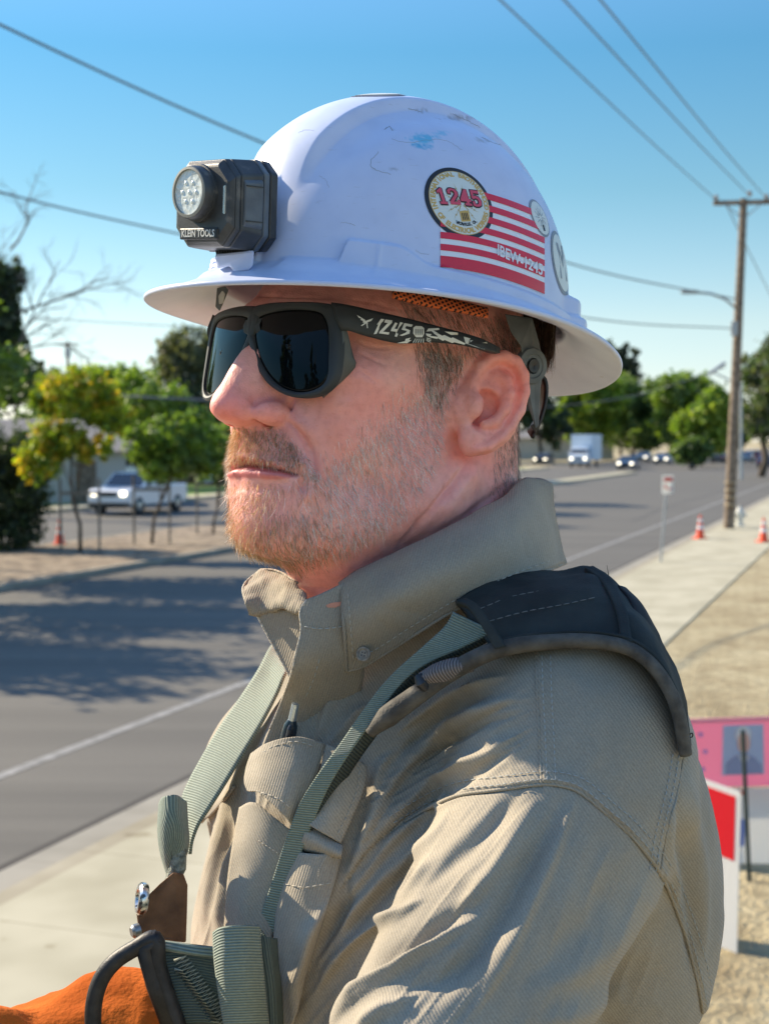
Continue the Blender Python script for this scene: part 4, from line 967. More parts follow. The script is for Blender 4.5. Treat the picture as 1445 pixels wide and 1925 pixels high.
# ================================================================== HAIR
def hair_mat(name, rough=.45):
    m = bpy.data.materials.new(name); m.use_nodes = True; t = m.node_tree; b = t.nodes['Principled BSDF']; a = t.nodes.new('ShaderNodeAttribute'); a.attribute_name = 'tint'
    t.links.new(a.outputs['Color'], b.inputs['Base Color']); b.inputs['Roughness'].default_value = rough
    tr = t.nodes.new('ShaderNodeBsdfTranslucent'); t.links.new(a.outputs['Color'], tr.inputs[0]); mx = t.nodes.new('ShaderNodeMixShader'); mx.inputs[0].default_value = .5
    t.links.new(b.outputs[0], mx.inputs[1]); t.links.new(tr.outputs[0], mx.inputs[2]); t.links.new(mx.outputs[0], t.nodes['Material Output'].inputs[0]); return m
M_HAIR = hair_mat('hair')
def strands(name, P, D, Nn, ln, rad, col, parent, curl=.25, seg=4, jit=.2):
    "P roots, D unit growth directions, Nn surface normals"
    n = len(P); D = D + RNG.normal(0, jit, (n, 3)); D /= np.linalg.norm(D, axis=1)[:, None]
    bend = RNG.normal(0, 1, (n, 3)); bend -= (bend * D).sum(1)[:, None] * D; bend = bend / (np.linalg.norm(bend, axis=1)[:, None] + 1e-9) * curl * RNG.random(n)[:, None]
    pts = []
    for k in range(seg):
        t = k / (seg - 1); pts.append(P + ln[:, None] * (D * t + (bend - Nn * .12) * t * t))
    a = np.cross(D, Nn); a /= np.linalg.norm(a, axis=1)[:, None] + 1e-9; b = np.cross(a, D); V = np.zeros((n, seg, 3, 3))
    for k in range(seg):
        r_ = rad * (1 - .82 * (k / (seg - 1)) ** 1.5)
        for j in range(3):
            q = j * 2 * math.pi / 3; V[:, k, j] = pts[k] + (a * math.cos(q) + b * math.sin(q)) * r_[:, None]
    base = (np.arange(n) * seg * 3)[:, None]; F = []
    for k in range(seg - 1):
        for j in range(3): F.append(base + np.array([k * 3 + j, k * 3 + (j + 1) % 3, (k + 1) * 3 + (j + 1) % 3, (k + 1) * 3 + j]))
    F = np.stack(F, 1).reshape(-1, 4); c = np.repeat(col, seg * 3, 0); return np_mesh(name, V.reshape(-1, 3), F, M_HAIR, parent, smooth=True, col=c)
L = HEAD.l(HV); Lm = L.copy(); Lm[:, 1] = abs(Lm[:, 1]); MX, MY, _ = proj(HEAD.w(Lm))
hn_l = HN @ HEAD.M.T; hn_m = hn_l * np.where(L[:, 1] < 0, -1, 1)[:, None] * np.array([0, 1, 0]) + hn_l * np.array([1, 0, 1])
vis = ((CAM - HEAD.w(Lm)) * (hn_m @ HEAD.M)).sum(1)
nz1 = vnoise(HV, .006, 21)
def dens(P, soft=8):
    m = in_poly(MX, MY, P); d, _, _ = seg_dist(MX, MY, list(P) + [P[0]]); return np.where(m, np.clip(d / soft, 0, 1), 0)
front = L[:, 0] > -.004
MUST = [(415, 798), (470, 800), (526, 800), (556, 830), (584, 860), (602, 900), (590, 910), (562, 888), (500, 873), (456, 869), (415, 870)]
BEARD = [(410, 884), (440, 896), (500, 904), (552, 902), (575, 890), (600, 872), (650, 850), (715, 800), (770, 745), (812, 715), (836, 740), (840, 790), (826, 860), (796, 925), (752, 980), (700, 1016), (640, 1046), (560, 1078), (500, 1084), (430, 1050), (415, 980)]
CHEEK = [(590, 870), (585, 842), (640, 812), (690, 770), (745, 715), (800, 690), (840, 720), (800, 790), (700, 860), (620, 880)]
SIDE = [(775, 640), (880, 655), (872, 690), (858, 725), (845, 760), (815, 770), (790, 720), (778, 680)]
dm = dens(MUST, 6) * front; db = dens(BEARD, 7) * front
db *= 1 - .93 * np.exp(-(((MX - 540) / 34) ** 2 + ((MY - 938) / 27) ** 2) ** 1.5)
under = np.clip((MY - 1035) / 30, 0, 1) * np.clip((MX - 560) / 60, 0, 1); db *= 1 - .6 * under
dc = dens(CHEEK, 20) * .22 * front; dsd = dens(SIDE, 12) * .5
def pick(w, n):
    w = np.maximum(w, 0); w = w / w.sum(); return RNG.choice(len(w), n, p=w)
def mixc(A, B, t): return np.array(A) * (1 - t)[:, None] + np.array(B) * t[:, None]
def grow(idx, up=0.0, back=0.0, fwd=0.0, lift=.35, out=0.0):
    "combed direction in head axes, laid along the skin and lifted"
    n = HN[idx]; g = -HEAD.u * (1 - up) + HEAD.f * fwd - HEAD.f * back; g = np.broadcast_to(g, n.shape); g = g - (g * n).sum(1)[:, None] * n; g /= np.linalg.norm(g, axis=1)[:, None] + 1e-9
    d = g + n * lift; return d / np.linalg.norm(d, axis=1)[:, None]
def jitter(idx, s=.0008): return HV[idx] + RNG.normal(0, s, (len(idx), 3)) - HN[idx] * .0006
def beard_col(x, y, n):
    gold = np.array([.84, .65, .40]); blond = np.array([.98, .85, .62]); white = np.array([1.0, .98, .95]); brown = np.array([.50, .39, .28]); ging = np.array([.78, .50, .27])
    fg = np.clip((560 - x) / 110, 0, 1); u = RNG.random(n); c = np.where((u < .45)[:, None], gold, np.where((u < .75)[:, None], blond, ging))
    u2 = RNG.random(n); pw = np.clip(.5 + (x - 560) / 150, .4, .95) * np.clip(1.15 - np.clip(y - 960, 0, 99) / 110, .25, 1); c2 = np.where((u2 < pw)[:, None], white, np.where((u2 < .5 + pw / 2)[:, None], gold * .8, brown)); t = RNG.random(n) < fg; return np.where(t[:, None], c, c2) * RNG.uniform(.75, 1.2, n)[:, None]
# moustache
i1 = pick(dm, 3600); x, y = MX[i1], MY[i1]; sdn = np.where(L[i1, 1] < 0, -1, 1)[:, None]
d1 = grow(i1, fwd=0, back=.0, lift=.55) + HEAD.n * sdn * .35 * np.clip((x - 430) / 60, 0, 1)[:, None]; d1 /= np.linalg.norm(d1, axis=1)[:, None]
i2 = pick(db, 9500); x2, y2 = MX[i2], MY[i2]; d2 = grow(i2, back=.35, lift=.42); fz = np.clip((500 - x2) / 60, 0, 1)[:, None]; d2 = d2 * (1 - .2 * fz) + HN[i2] * .2 * fz; d2 /= np.linalg.norm(d2, axis=1)[:, None]
i3 = pick(dc + dsd, 1500); x3, y3 = MX[i3], MY[i3]; d3 = grow(i3, back=.25, lift=.22)
I = np.r_[i1, i2, i3]; D = np.vstack([d1, d2, d3]); X_ = np.r_[x, x2, x3]; Y_ = np.r_[y, y2, y3]
ln = np.r_[RNG.uniform(.0035, .0075, len(i1)), RNG.uniform(.0045, .0100, len(i2)) * np.clip(1.25 - np.clip(x2 - 600, 0, 300) / 900, .8, 1.2), RNG.uniform(.005, .011, len(i3))]
col = beard_col(X_, Y_, len(I)); strands('beard', jitter(I), D, HN[I], ln, np.full(len(I), .000125) * RNG.uniform(.6, 1.3, len(I)), col, person, curl=.35, jit=.22)
# head hair: temple and sides, sideburn, nape, back of the head under the brim
TEMPLE = [(735, 545), (960, 590), (992, 620), (975, 660), (940, 655), (880, 668), (835, 690), (800, 690), (782, 660), (752, 600)]
NAPE = [(985, 700), (1060, 640), (1060, 900), (975, 940), (945, 905), (955, 840), (980, 790)]
dt = dens(TEMPLE, 9); dn = dens(NAPE, 9) * (L[:, 0] < -.01); back = ((L[:, 0] < -.05) & (L[:, 2] > -.06) & (L[:, 2] < .07)) * 1.0; dn = np.maximum(dn, back * .9)
ear = (abs(L[:, 1]) > .079) & (L[:, 0] > -.062) & (L[:, 2] < .046); dt = np.where(ear, 0, dt); dn = np.where(ear, 0, dn)
i4 = pick(dt, 5200); d4 = grow(i4, back=.55, lift=.16); i5 = pick(dsd * ~ear, 1800); d5 = grow(i5, back=.12, lift=.18); i6 = pick(dn, 8500); d6 = grow(i6, back=.15, lift=.20)
I = np.r_[i4, i5, i6]; u = RNG.random(len(I)); grey = np.array([.52, .47, .43]); dk = np.array([.20, .14, .10]); md = np.array([.30, .215, .155]); pale = np.array([.74, .70, .68])
lowf = np.clip((MY[I] - 760) / 100, 0, 1); pg = .32 + .35 * lowf + .22 * (MX[I] < 830); col = np.where((u < pg)[:, None], grey, np.where((u < pg + .08)[:, None], pale, np.where((u < .62)[:, None], md, dk))) * RNG.uniform(.8, 1.2, len(I))[:, None]
ln = np.r_[RNG.uniform(.008, .016, len(i4)), RNG.uniform(.006, .013, len(i5)), RNG.uniform(.006, .013, len(i6))]
strands('hair', jitter(I, .0009), np.vstack([d4, d5, d6]), HN[I], ln, np.full(len(I), .00012) * RNG.uniform(.7, 1.2, len(I)), col, person, curl=.22, jit=.14)
# the longer dark tuft hanging below the brim behind the ear
n = 900; t = RNG.random(n); px = 992 + 50 * t + RNG.normal(0, 2, n); py = 596 + 16 * t; Pq = np.array([C(a, b, c) for a, b, c in zip(px, py, 1.00 + .05 * RNG.random(n))])
tip = np.array([C(a + RNG.normal(0, 3), b, 1.00 + .03 * RNG.random()) for a, b in zip(1000 + 42 * t, 640 + 66 * np.sqrt(RNG.random(n)) * (.7 + .3 * t))]); dd = tip - Pq; l_ = np.linalg.norm(dd, axis=1)
u = RNG.random(n); col = np.where((u < .6)[:, None], np.array([.10, .055, .035]), np.where((u < .9)[:, None], np.array([.19, .11, .07]), np.array([.4, .3, .24])))
strands('hair_tuft', Pq, dd / l_[:, None], np.tile(AX, (n, 1)), l_, np.full(n, .00022), col, person, curl=.12, jit=.03)
# ================================================================== COLLAR, PLACKET, POCKETS (clothing parts of the shirt)
def rp(L, n=60): return np.array([C(*p) for p in cat([(float(a), float(b), float(c) * 1) for a, b, c in L], n)])
def rp2(L, n=60):
    "as rp, but spacing by pixels so depth jumps do not bunch the samples"
    P = np.array(L, float); xy = P[:, :2]; t = np.r_[0, np.cumsum(np.hypot(*np.diff(xy, axis=0).T))]; Q = cat([(a, b, c * 800) for a, b, c in P], n); return np.array([C(a, b, c / 800) for a, b, c in Q])
M_THREAD = plain('thread', (.50, .46, .38), .8); M_THREADG = plain('thread_grey', (.40, .42, .40), .8)
def on_sheet(o): 
    me = o.data; V = np.array([v.co[:] for v in me.vertices]); F = np.array([p.vertices[:] for p in me.polygons]); return Surf(V, F)
def stitches(name, path, surf, parent, m=None, ln=9, gap=4, w=1.5, off=.0022, depth=None):
    "row of thread dashes lying on a surface (px lengths)"
    P = cat(path, 400); L = np.r_[0, np.cumsum(np.hypot(*np.diff(P[:, :2], axis=0).T))]; q = MB(); s = 0
    while s + ln < L[-1]:
        pts = []
        for t in np.linspace(s, s + ln, 4):
            x, y = np.interp(t, L, P[:, 0]), np.interp(t, L, P[:, 1]); h, n = surf.hit(x, y)
            if h is None: break
            pts.append(C(x, y, proj(h)[2] - off))
        if len(pts) == 4 and np.linalg.norm(pts[0] - pts[3]) < .02: q.tube(pts, [w * .3 / 2800, w / 2 / 2800 * 1.2, w / 2 / 2800 * 1.2, w * .3 / 2800], 5)
        s += ln + gap
    if q.V: return q.build(name, m or M_THREAD, parent, smooth=True, auto=False)
def hem(name, path3, m, parent, r=.0011): return MB().tube(path3, r, 8).build(name, m, parent, smooth=True, auto=False)
# near collar leaf, folded over the stand
ct = rp2([(640, 1098, .924), (668, 1080, .925), (720, 1052, .927), (800, 1012, .930), (880, 970, .948), (945, 932, .975), (985, 903, 1.005), (1036, 908, 1.050)])
cm0 = rp2([(641, 1112, .916), (672, 1096, .915), (722, 1072, .915), (805, 1030, .915), (888, 990, .930), (955, 955, .956), (1000, 930, .99), (1040, 928, 1.035)])
cm = rp2([(646, 1175, .908), (680, 1160, .904), (740, 1128, .898), (826, 1082, .900), (905, 1042, .912), (975, 1008, .940), (1015, 985, .975), (1044, 985, 1.02)])
cb = rp2([(652, 1262, .925), (690, 1249, .922), (775, 1196, .915), (858, 1145, .912), (940, 1108, .925), (1005, 1082, .950), (1040, 1068, .98), (1063, 1058, 1.01)])
collar = sheet('collar', [ct, cm0, cm, cb], M_SHIRT2, shirt, .0022, 26)
cs = on_sheet(collar)
for P in ([(668, 1236), (704, 1222), (775, 1177), (858, 1127), (940, 1090), (1000, 1066), (1045, 1050)], [(664, 1240), (659, 1180), (654, 1120), (652, 1105)]): stitches('stitching', P, cs, collar)
M_EDGE = mat('worn_edge', (.5, .45, .36), .9, build=noisy((.36, .31, .24), (.66, .60, .48), 500, bs=1, bscale=900))
m = collar.modifiers.new('wrinkle', 'DISPLACE'); tx = bpy.data.textures.new('soft_fold', 'CLOUDS'); tx.noise_scale = .035; tx.noise_depth = 2; m.texture = tx; m.strength = .005; m.mid_level = .5
hem('collar_edge', cb[:] - AF * .0005, M_SHIRT2, collar, .0011); hem('collar_edge', np.array([C(*p) for p in cat([(640, 1098, .923), (646, 1175, .9065), (652, 1262, .924)], 30)]), M_SHIRT2, collar, .0010)
# back of the collar standing behind the neck and the inside of the stand
inner = sheet('collar_stand', [rp2([(1036, 908, 1.050), (1010, 898, 1.07), (985, 905, 1.06), (968, 925, 1.03)], 24), rp2([(1040, 980, 1.05), (1015, 1010, 1.07), (985, 1010, 1.06), (968, 985, 1.03)], 24)], M_SHIRT, shirt, .002, 6)
sheet('collar_stand', [rp2([(640, 1100, .930), (720, 1056, .936), (800, 1018, .942), (880, 978, .962), (950, 935, .992), (1000, 906, 1.03)], 40), rp2([(650, 1240, .955), (730, 1180, .95), (810, 1130, .95), (890, 1080, .965), (960, 1040, .995), (1010, 1010, 1.03)], 40)], M_SHIRT, shirt, .002, 8)
# near stand and open placket edge, hanging away from the throat
st_ = sheet('placket', [rp2([(576, 1128, .915), (564, 1150, .913), (566, 1185, .910), (556, 1230, .908), (546, 1272, .914), (527, 1325, .944), (508, 1370, .956), (490, 1415, .965)]),
    rp2([(600, 1118, .914), (598, 1150, .911), (602, 1190, .909), (596, 1240, .912), (590, 1290, .928), (572, 1335, .944), (548, 1385, .953), (524, 1430, .960)]),
    rp2([(645, 1096, .918), (664, 1160, .914), (676, 1210, .918), (684, 1255, .930), (672, 1310, .946), (636, 1350, .952), (600, 1410, .950), (560, 1450, .953)])], M_SHIRT2, shirt, .0022, 16)
ps = on_sheet(st_)
stitches('stitching', [(572, 1178), (600, 1182), (630, 1180), (650, 1176)], ps, st_, M_THREADG); stitches('stitching', [(600, 1240), (590, 1275), (575, 1310)], ps, st_, M_THREADG)
# buttonhole showing skin behind, and the collar button
g = poly_geo([(612, 1139), (622, 1134), (640, 1132), (643, 1137), (630, 1143), (616, 1143)]); np_mesh('buttonhole', px_map(ps, g[0], .0016), g[1], mat('buttonhole_skin', (.62, .26, .16), .7), st_, smooth=False)
bp = C(684, 1230, .912); bn = (CAM - bp) / np.linalg.norm(CAM - bp) + np.array([-.35, 0, .1]); bn /= np.linalg.norm(bn)
M_BTN = mat('button', (.24, .21, .17), .5, build=noisy((.16, .13, .10), (.34, .29, .22), 400))
bt = MB().lathe(bp, bn, [(0, .0046), (.0012, .0050), (.0020, .0046), (.0021, .0036), (.0013, .0030), (.0012, 0)], 28).build('button', M_BTN, collar, smooth=True)
q = MB()
for a in (.6, 2.17, 3.74, 5.31): 
    uu = np.cross(bn, [0, 0, 1]); uu /= np.linalg.norm(uu); vv = np.cross(bn, uu); q.lathe(bp + bn * .00125 + (uu * math.cos(a) + vv * math.sin(a)) * .0013, bn, [(0, .0005), (.0003, .0005)], 8)
q.build('button_hole', M_BLACK, bt)
# far side of the collar: crumpled leaf and stand, seen from inside
fc = sheet('collar', [rp2([(576, 1128, .935), (556, 1098, .955), (528, 1078, .975), (498, 1072, .985), (470, 1088, .985), (456, 1106, .975)], 40), rp2([(574, 1134, .930), (546, 1112, .945), (520, 1100, .962), (494, 1096, .970), (472, 1108, .968), (458, 1122, .962)], 40),
    rp2([(566, 1146, .925), (540, 1136, .936), (516, 1134, .948), (495, 1134, .956), (476, 1136, .955), (462, 1138, .953)], 40), rp2([(560, 1154, .93), (536, 1146, .94), (512, 1148, .95), (494, 1152, .955), (480, 1158, .955), (468, 1156, .957)], 40)], M_SHIRT2, shirt, .0022, 14)
m = fc.modifiers.new('crumple', 'DISPLACE'); tx = bpy.data.textures.new('crumple', 'CLOUDS'); tx.noise_scale = .012; m.texture = tx; m.strength = .005; m.mid_level = .5
sheet('collar_stand', [rp2([(480, 1150, .958), (500, 1188, .954), (520, 1226, .948), (545, 1272, .940)], 30), rp2([(515, 1146, .95), (528, 1180, .948), (540, 1220, .944), (552, 1272, .938)], 30), rp2([(566, 1144, .937), (568, 1180, .936), (565, 1230, .935), (560, 1275, .934)], 30)], M_SHIRT2, shirt, .0022, 12)
hem('collar_edge', rp2([(480, 1150, .957), (500, 1188, .953), (520, 1226, .947), (545, 1272, .939)], 30), M_EDGE, shirt, .0008)
hem('placket_edge', rp2([(576, 1128, .9145), (564, 1150, .9125), (566, 1185, .9095), (556, 1230, .9075), (546, 1272, .9135), (527, 1325, .9435), (508, 1370, .9555)], 60), M_EDGE, shirt, .0008)
hem('collar_edge', rp2([(560, 1096, .955), (528, 1076, .974), (498, 1071, .984), (470, 1087, .984), (457, 1104, .974), (459, 1122, .962), (466, 1140, .953)], 40), M_EDGE, shirt, .0008)
# ---- chest pocket on the near side
def srails(L, off, n=50, sm=6): return [rail(r_, SS, o if np.ndim(off) else off, n, sm) for r_, o in zip(L, off if np.ndim(off) else [off] * len(L))]
pk = sheet('pocket', srails([[(452, 1518), (440, 1580), (430, 1650), (425, 1720), (420, 1795)], [(476, 1508), (468, 1580), (462, 1650), (455, 1720), (450, 1800)], [(505, 1528), (500, 1590), (490, 1660), (482, 1720), (478, 1800)], [(548, 1562), (540, 1620), (525, 1680), (515, 1740), (510, 1800)]], [.020, .022, .016, .006]), M_SHIRT, shirt, .002, 20)
stitches('stitching', [(486, 1580), (510, 1596), (534, 1612)], on_sheet(pk), pk, None, 5, 3)
pk2 = sheet('pocket', srails([[(538, 1598), (528, 1660), (520, 1720), (516, 1780), (520, 1860), (530, 1925)], [(575, 1604), (565, 1660), (556, 1720), (550, 1790), (548, 1860), (550, 1925)], [(612, 1606), (604, 1655), (594, 1710), (582, 1760), (570, 1820), (562, 1880)], [(642, 1602), (634, 1640), (622, 1685), (606, 1730), (590, 1780), (572, 1830)]], [.008, .014, .012, .004]), M_SHIRT2, shirt, .002, 20)
p2s = on_sheet(pk2); stitches('stitching', [(536, 1662), (570, 1668), (600, 1664), (622, 1660)], p2s, pk2); stitches('stitching', [(612, 1612), (606, 1622), (600, 1634), (598, 1648)], p2s, pk2, None, 3, 1)
fl = sheet('pocket_flap', srails([[(474, 1418), (465, 1445), (462, 1470), (468, 1488)], [(505, 1398), (500, 1430), (495, 1465), (492, 1492)], [(556, 1385), (552, 1425), (545, 1470), (540, 1500), (530, 1528)], [(612, 1398), (600, 1440), (585, 1480), (566, 1520), (548, 1552)]], [.034, .035, .029, .015]), M_SHIRT2, shirt, .0026, 22)
fl2 = sheet('pocket_flap', srails([[(612, 1398), (604, 1450), (590, 1500), (572, 1545)], [(650, 1415), (640, 1465), (624, 1520), (600, 1562)], [(688, 1440), (684, 1480), (664, 1530), (640, 1585)]], [.014, .018, .010]), M_SHIRT, shirt, .0026, 18)
fls = on_sheet(fl2); stitches('stitching', [(676, 1450), (670, 1490), (652, 1535), (634, 1570)], fls, fl2)
fls = on_sheet(fl); stitches('stitching', [(484, 1424), (512, 1404), (556, 1394), (600, 1406)], fls, fl); stitches('stitching', [(476, 1426), (470, 1462), (474, 1482), (520, 1500), (548, 1520)], fls, fl)
pk3 = sheet('pocket_flap', srails([[(430, 1466), (415, 1485), (395, 1515), (374, 1540)], [(440, 1478), (425, 1500), (400, 1530), (380, 1546)]], [.006, .008], 24), M_SHIRT, shirt, .0022, 6)
pk4 = sheet('pocket_fold', srails([[(575, 1546), (600, 1562), (625, 1580), (645, 1592)], [(572, 1570), (598, 1584), (620, 1596), (642, 1606)], [(560, 1594), (590, 1602), (618, 1608), (642, 1612)]], [.010, .016, .010], 24), M_SHIRT2, shirt, .002, 10)
# seam stitching on yoke and armhole
def offs(P, d):
    P = cat(P, 60); T = np.gradient(P, axis=0); T /= np.linalg.norm(T, axis=1)[:, None]; return P + np.stack([T[:, 1], -T[:, 0]], 1) * d
SSs = SS
for P, d in ((SEAM_ARM, 9), (SEAM_ARM, 24)): stitches('stitching', offs(P, d)[8:], SSs, shirt, M_THREADG, 9, 4, 1.5, .0009)
for P, d in ((SEAM_YOKE, 10), (SEAM_YOKE, 26)): stitches('stitching', offs(P, d), SSs, shirt, M_THREADG, 8, 4, 1.5, .0009)
for P, d in ((SEAM_BACK, 8), (SEAM_BACK, 20)): stitches('stitching', offs(P, -d)[:], SSs, shirt, M_THREADG, 8, 4, 1.5, .0009)
def seam_ridge(P, r=.0011):
    pts = []
    for x, y in cat(P, 120):
        h, n = SS.hit(x, y)
        if h is not None: pts.append(h + n * .0002)
    pts = np.array(pts); 
    for _ in range(3): pts[1:-1] = (pts[:-2] + 2 * pts[1:-1] + pts[2:]) / 4
    MB().tube(pts, r, 8).build('seam', M_SHIRT, shirt, smooth=True, auto=False)
seam_ridge(SEAM_ARM[2:]); seam_ridge(SEAM_YOKE, .0009); seam_ridge(SEAM_BACK, .0008)
# ================================================================== PEN
pen = empty('pen', C(515, 1450, .93), 'dark push-button pen with silver tip clipped in the chest pocket', 'pen')
pa, pb = C(556, 1322, .927), C(502, 1560, .955); pd = (pb - pa) / np.linalg.norm(pb - pa); L_ = np.linalg.norm(pb - pa)
MB().lathe(pa, pd, [(0, .0015), (.0004, .0025), (.0125, .0027), (.0128, .0022)], 20).build('push_button', mat('chrome_blue', (.62, .72, .80), .22, metal=.85), pen, smooth=True)
MB().lathe(pa + pd * .0122, pd, [(0, .0028), (.004, .0046), (.010, .0050), (L_ - .03, .0052), (L_ - .012, .0040), (L_ - .004, .001)], 24).build('barrel', mat('pen_barrel', (.02, .035, .045), .25), pen, smooth=True)
pc = np.cross(pd, AF); pc /= np.linalg.norm(pc)
MB().tube([pa + pd * .016 - AF * .004, pa + pd * .018 - AF * .0075, pa + pd * .045 - AF * .0078, pa + pd * .05 - AF * .006], [.0012, .0016, .0015, .0012], 8).build('clip', mat('pen_clip', (.03, .04, .05), .3), pen, smooth=True)
# ================================================================== HARNESS
def web_nodes(c1, c2, rib=.0023, axis='X', s=.55):
    def f(nt, b):
        tc = nd(nt, 'TexCoord'); wv = nd(nt, 'TexWave', wave_type='BANDS', bands_direction=axis, wave_profile='SIN'); wv.inputs['Scale'].default_value = .3142 / rib; wv.inputs['Distortion'].default_value = .35; wv.inputs['Detail'].default_value = 1
        nt.links.new(tc.outputs['UV'], wv.inputs[0]); c = ramp(nt, wv.outputs[0], [(.15, c1), (.65, c2)])
        t = tex(nt, scale=500); g = ramp(nt, t.outputs[0], [(.3, (.8, .8, .8)), (.7, (1.1, 1.1, 1.1))]); m_ = nd(nt, 'MixRGB', blend_type='MULTIPLY'); m_.inputs[0].default_value = .6
        nt.links.new(c, m_.inputs[1]); nt.links.new(g, m_.inputs[2]); nt.links.new(m_.outputs[0], b.inputs['Base Color']); bump(nt, b, wv.outputs[0], s, .0010)
    return f
M_WEB = mat('green_webbing', (.2, .27, .22), .72, build=web_nodes((.12, .16, .125), (.255, .305, .235), .0017), Sheen_Weight=.2)
M_WEBY = mat('green_webbing_across', (.2, .27, .22), .72, build=web_nodes((.10, .14, .115), (.235, .29, .23), .0022, 'Y'), Sheen_Weight=.2)
M_WEBD = mat('dark_webbing', (.07, .10, .09), .75, build=web_nodes((.045, .065, .06), (.10, .135, .11), .0018, 'Y', .5))
M_PAD = mat('pad_fabric', (.03, .037, .042), .82, build=noisy((.022, .027, .026), (.046, .052, .048), 26, bs=.5, bscale=700, bd=.0008), spec=.25)
M_PIPE = mat('pad_piping', (.09, .085, .07), .85, build=noisy((.055, .05, .042), (.125, .115, .095), 90, bs=.6, bscale=600, bd=.001))
har = empty('safety_harness', C(850, 1300, .93), 'green and black fall protection harness with webbing straps and D-ring, worn over the shirt', 'harness')
# near shoulder strap, running from the pad down the chest and turning on edge
def sr(L, off, n=90, sm=20): return rail(L, SS, off, n, sm)
sA = rp2([(852, 1150, .884), (836, 1178, .884), (795, 1216, .884), (754, 1252, .886), (719, 1288, .888), (684, 1334, .890), (640, 1398, .892), (600, 1452, .895), (562, 1514, .900), (533, 1592, .907), (507, 1672, .912), (480, 1752, .915)], 110)
sB = rp2([(926, 1186, .874), (908, 1198, .874), (860, 1222, .876), (812, 1243, .880), (776, 1266, .882), (744, 1298, .884), (702, 1354, .886), (660, 1412, .888), (620, 1476, .893), (588, 1548, .900), (560, 1622, .905), (514, 1760, .912)], 110)
sC = rp2([(934, 1192, .880), (916, 1204, .880), (868, 1230, .882), (822, 1252, .887), (788, 1278, .890), (757, 1312, .893), (716, 1368, .896), (674, 1426, .899), (634, 1490, .904), (602, 1562, .910), (573, 1634, .914), (524, 1768, .922)], 110)
sheet('shoulder_strap', [sA, sB], M_WEB, har, .0018, 10)
sheet('shoulder_strap', [sB + AF * .0012, sC + AF * .001], mat('dark_strap_edge', (.03, .04, .036), .8, build=web_nodes((.02, .028, .024), (.06, .075, .06), .0022)), har, .0022, 4)
# far shoulder strap over the other shoulder
fs = sheet('shoulder_strap', [rp2([(566, 1182, 1.16), (538, 1186, 1.10), (512, 1210, 1.045), (488, 1256, 1.03), (455, 1308, 1.02), (415, 1366, 1.01), (378, 1428, 1.0), (350, 1482, .99), (340, 1520, .985), (345, 1560, .98), (352, 1600, .975)], 80), rp2([(580, 1202, 1.15), (552, 1206, 1.085), (524, 1232, 1.03), (505, 1280, 1.015), (476, 1332, 1.0), (438, 1390, .99), (402, 1450, .98), (374, 1500, .972), (360, 1535, .968), (356, 1575, .966), (356, 1604, .966)], 80), rp2([(594, 1226, 1.13), (570, 1236, 1.06), (540, 1262, 1.0), (520, 1306, .99), (492, 1360, .98), (456, 1420, .972), (422, 1476, .965), (394, 1520, .960), (374, 1550, .958), (362, 1580, .958), (358, 1606, .96)], 80)], M_WEB, har, .002, 14)
# adjuster roll of webbing, and the frayed end hanging through it
rl = [C(x, y, d) for x, y, d in cat([(322, 1497, .945), (318, 1540, .943), (322, 1590, .943), (330, 1640, .945)], 16)]
for w_, (x0, x1) in enumerate(((300, 350),)):
    A_ = rp2([(302, 1512, .955), (300, 1560, .95), (304, 1600, .95), (316, 1642, .952)], 30); B_ = rp2([(308, 1500, .938), (306, 1550, .934), (312, 1600, .936), (322, 1640, .945)], 30)
    C_ = rp2([(330, 1495, .932), (334, 1530, .930), (342, 1575, .934), (330, 1640, .945)], 30); D_ = rp2([(348, 1508, .945), (350, 1545, .942), (352, 1590, .948), (336, 1640, .95)], 30)
    sheet('adjuster_loop', [A_, B_, rp2([(318, 1495, .930), (322, 1535, .928), (326, 1560, .930), (322, 1600, .936)], 30), C_, D_], M_WEBY, har, .003, 18)
MB().tube([C(328, 1575, .944), C(334, 1600, .942), C(334, 1632, .942), C(322, 1660, .944)], [.0058, .0062, .0058, .005], 12).build('braided_tail', mat('braid', (.20, .22, .19), .9, build=noisy((.11, .125, .10), (.33, .35, .29), 300, bs=1, bscale=500, bd=.002)), har, smooth=True)
MB().tube([C(326, 1556, .938), C(330, 1572, .937), C(327, 1588, .937)], .0024, 10).build('adjuster_pin', M_DKPL, har, smooth=True)
# leather tab with a steel fitting
def leather(nt, b):
    t = tex(nt, scale=60); t.inputs['Detail'].default_value = 8; nt.links.new(ramp(nt, t.outputs[0], [(.3, (.11, .045, .018)), (.7, (.26, .125, .055))]), b.inputs['Base Color']); t2 = tex(nt, scale=500); bump(nt, b, t2.outputs[0], .6, .001)
M_LEA = mat('brown_leather', (.2, .1, .05), .75, build=leather)
plate('leather_tab', [(256, 1712, .925), (268, 1694, .925), (300, 1662, .928), (326, 1640, .932), (345, 1642, .936), (353, 1664, .938), (352, 1710, .938), (350, 1772, .936), (308, 1768, .930), (262, 1758, .925)], M_LEA, har, .005, .0012)
sc_ = C(270, 1690, .925); q = MB().lathe(sc_ + AX * .002, np.array([-.93, -.3, .15]), [(0, .0095), (.002, .0105), (.0045, .0105), (.006, .0090), (.0062, .006), (.0045, .0052), (.0045, 0)], 26); q.build('steel_fitting', mat('scratched_steel', (.50, .50, .48), .28, metal=.9, build=noisy((.10, .10, .10), (.75, .75, .72), 220, lo=.42, hi=.5)), har, smooth=True)
q = MB().lathe(C(262, 1748, .92), np.array([-.8, -.5, -.1]), [(0, .0045), (.004, .0045), (.0055, .003), (.0055, 0)], 16); q.build('rivet', mat('old_steel', (.35, .34, .32), .35, metal=.8), har, smooth=True)
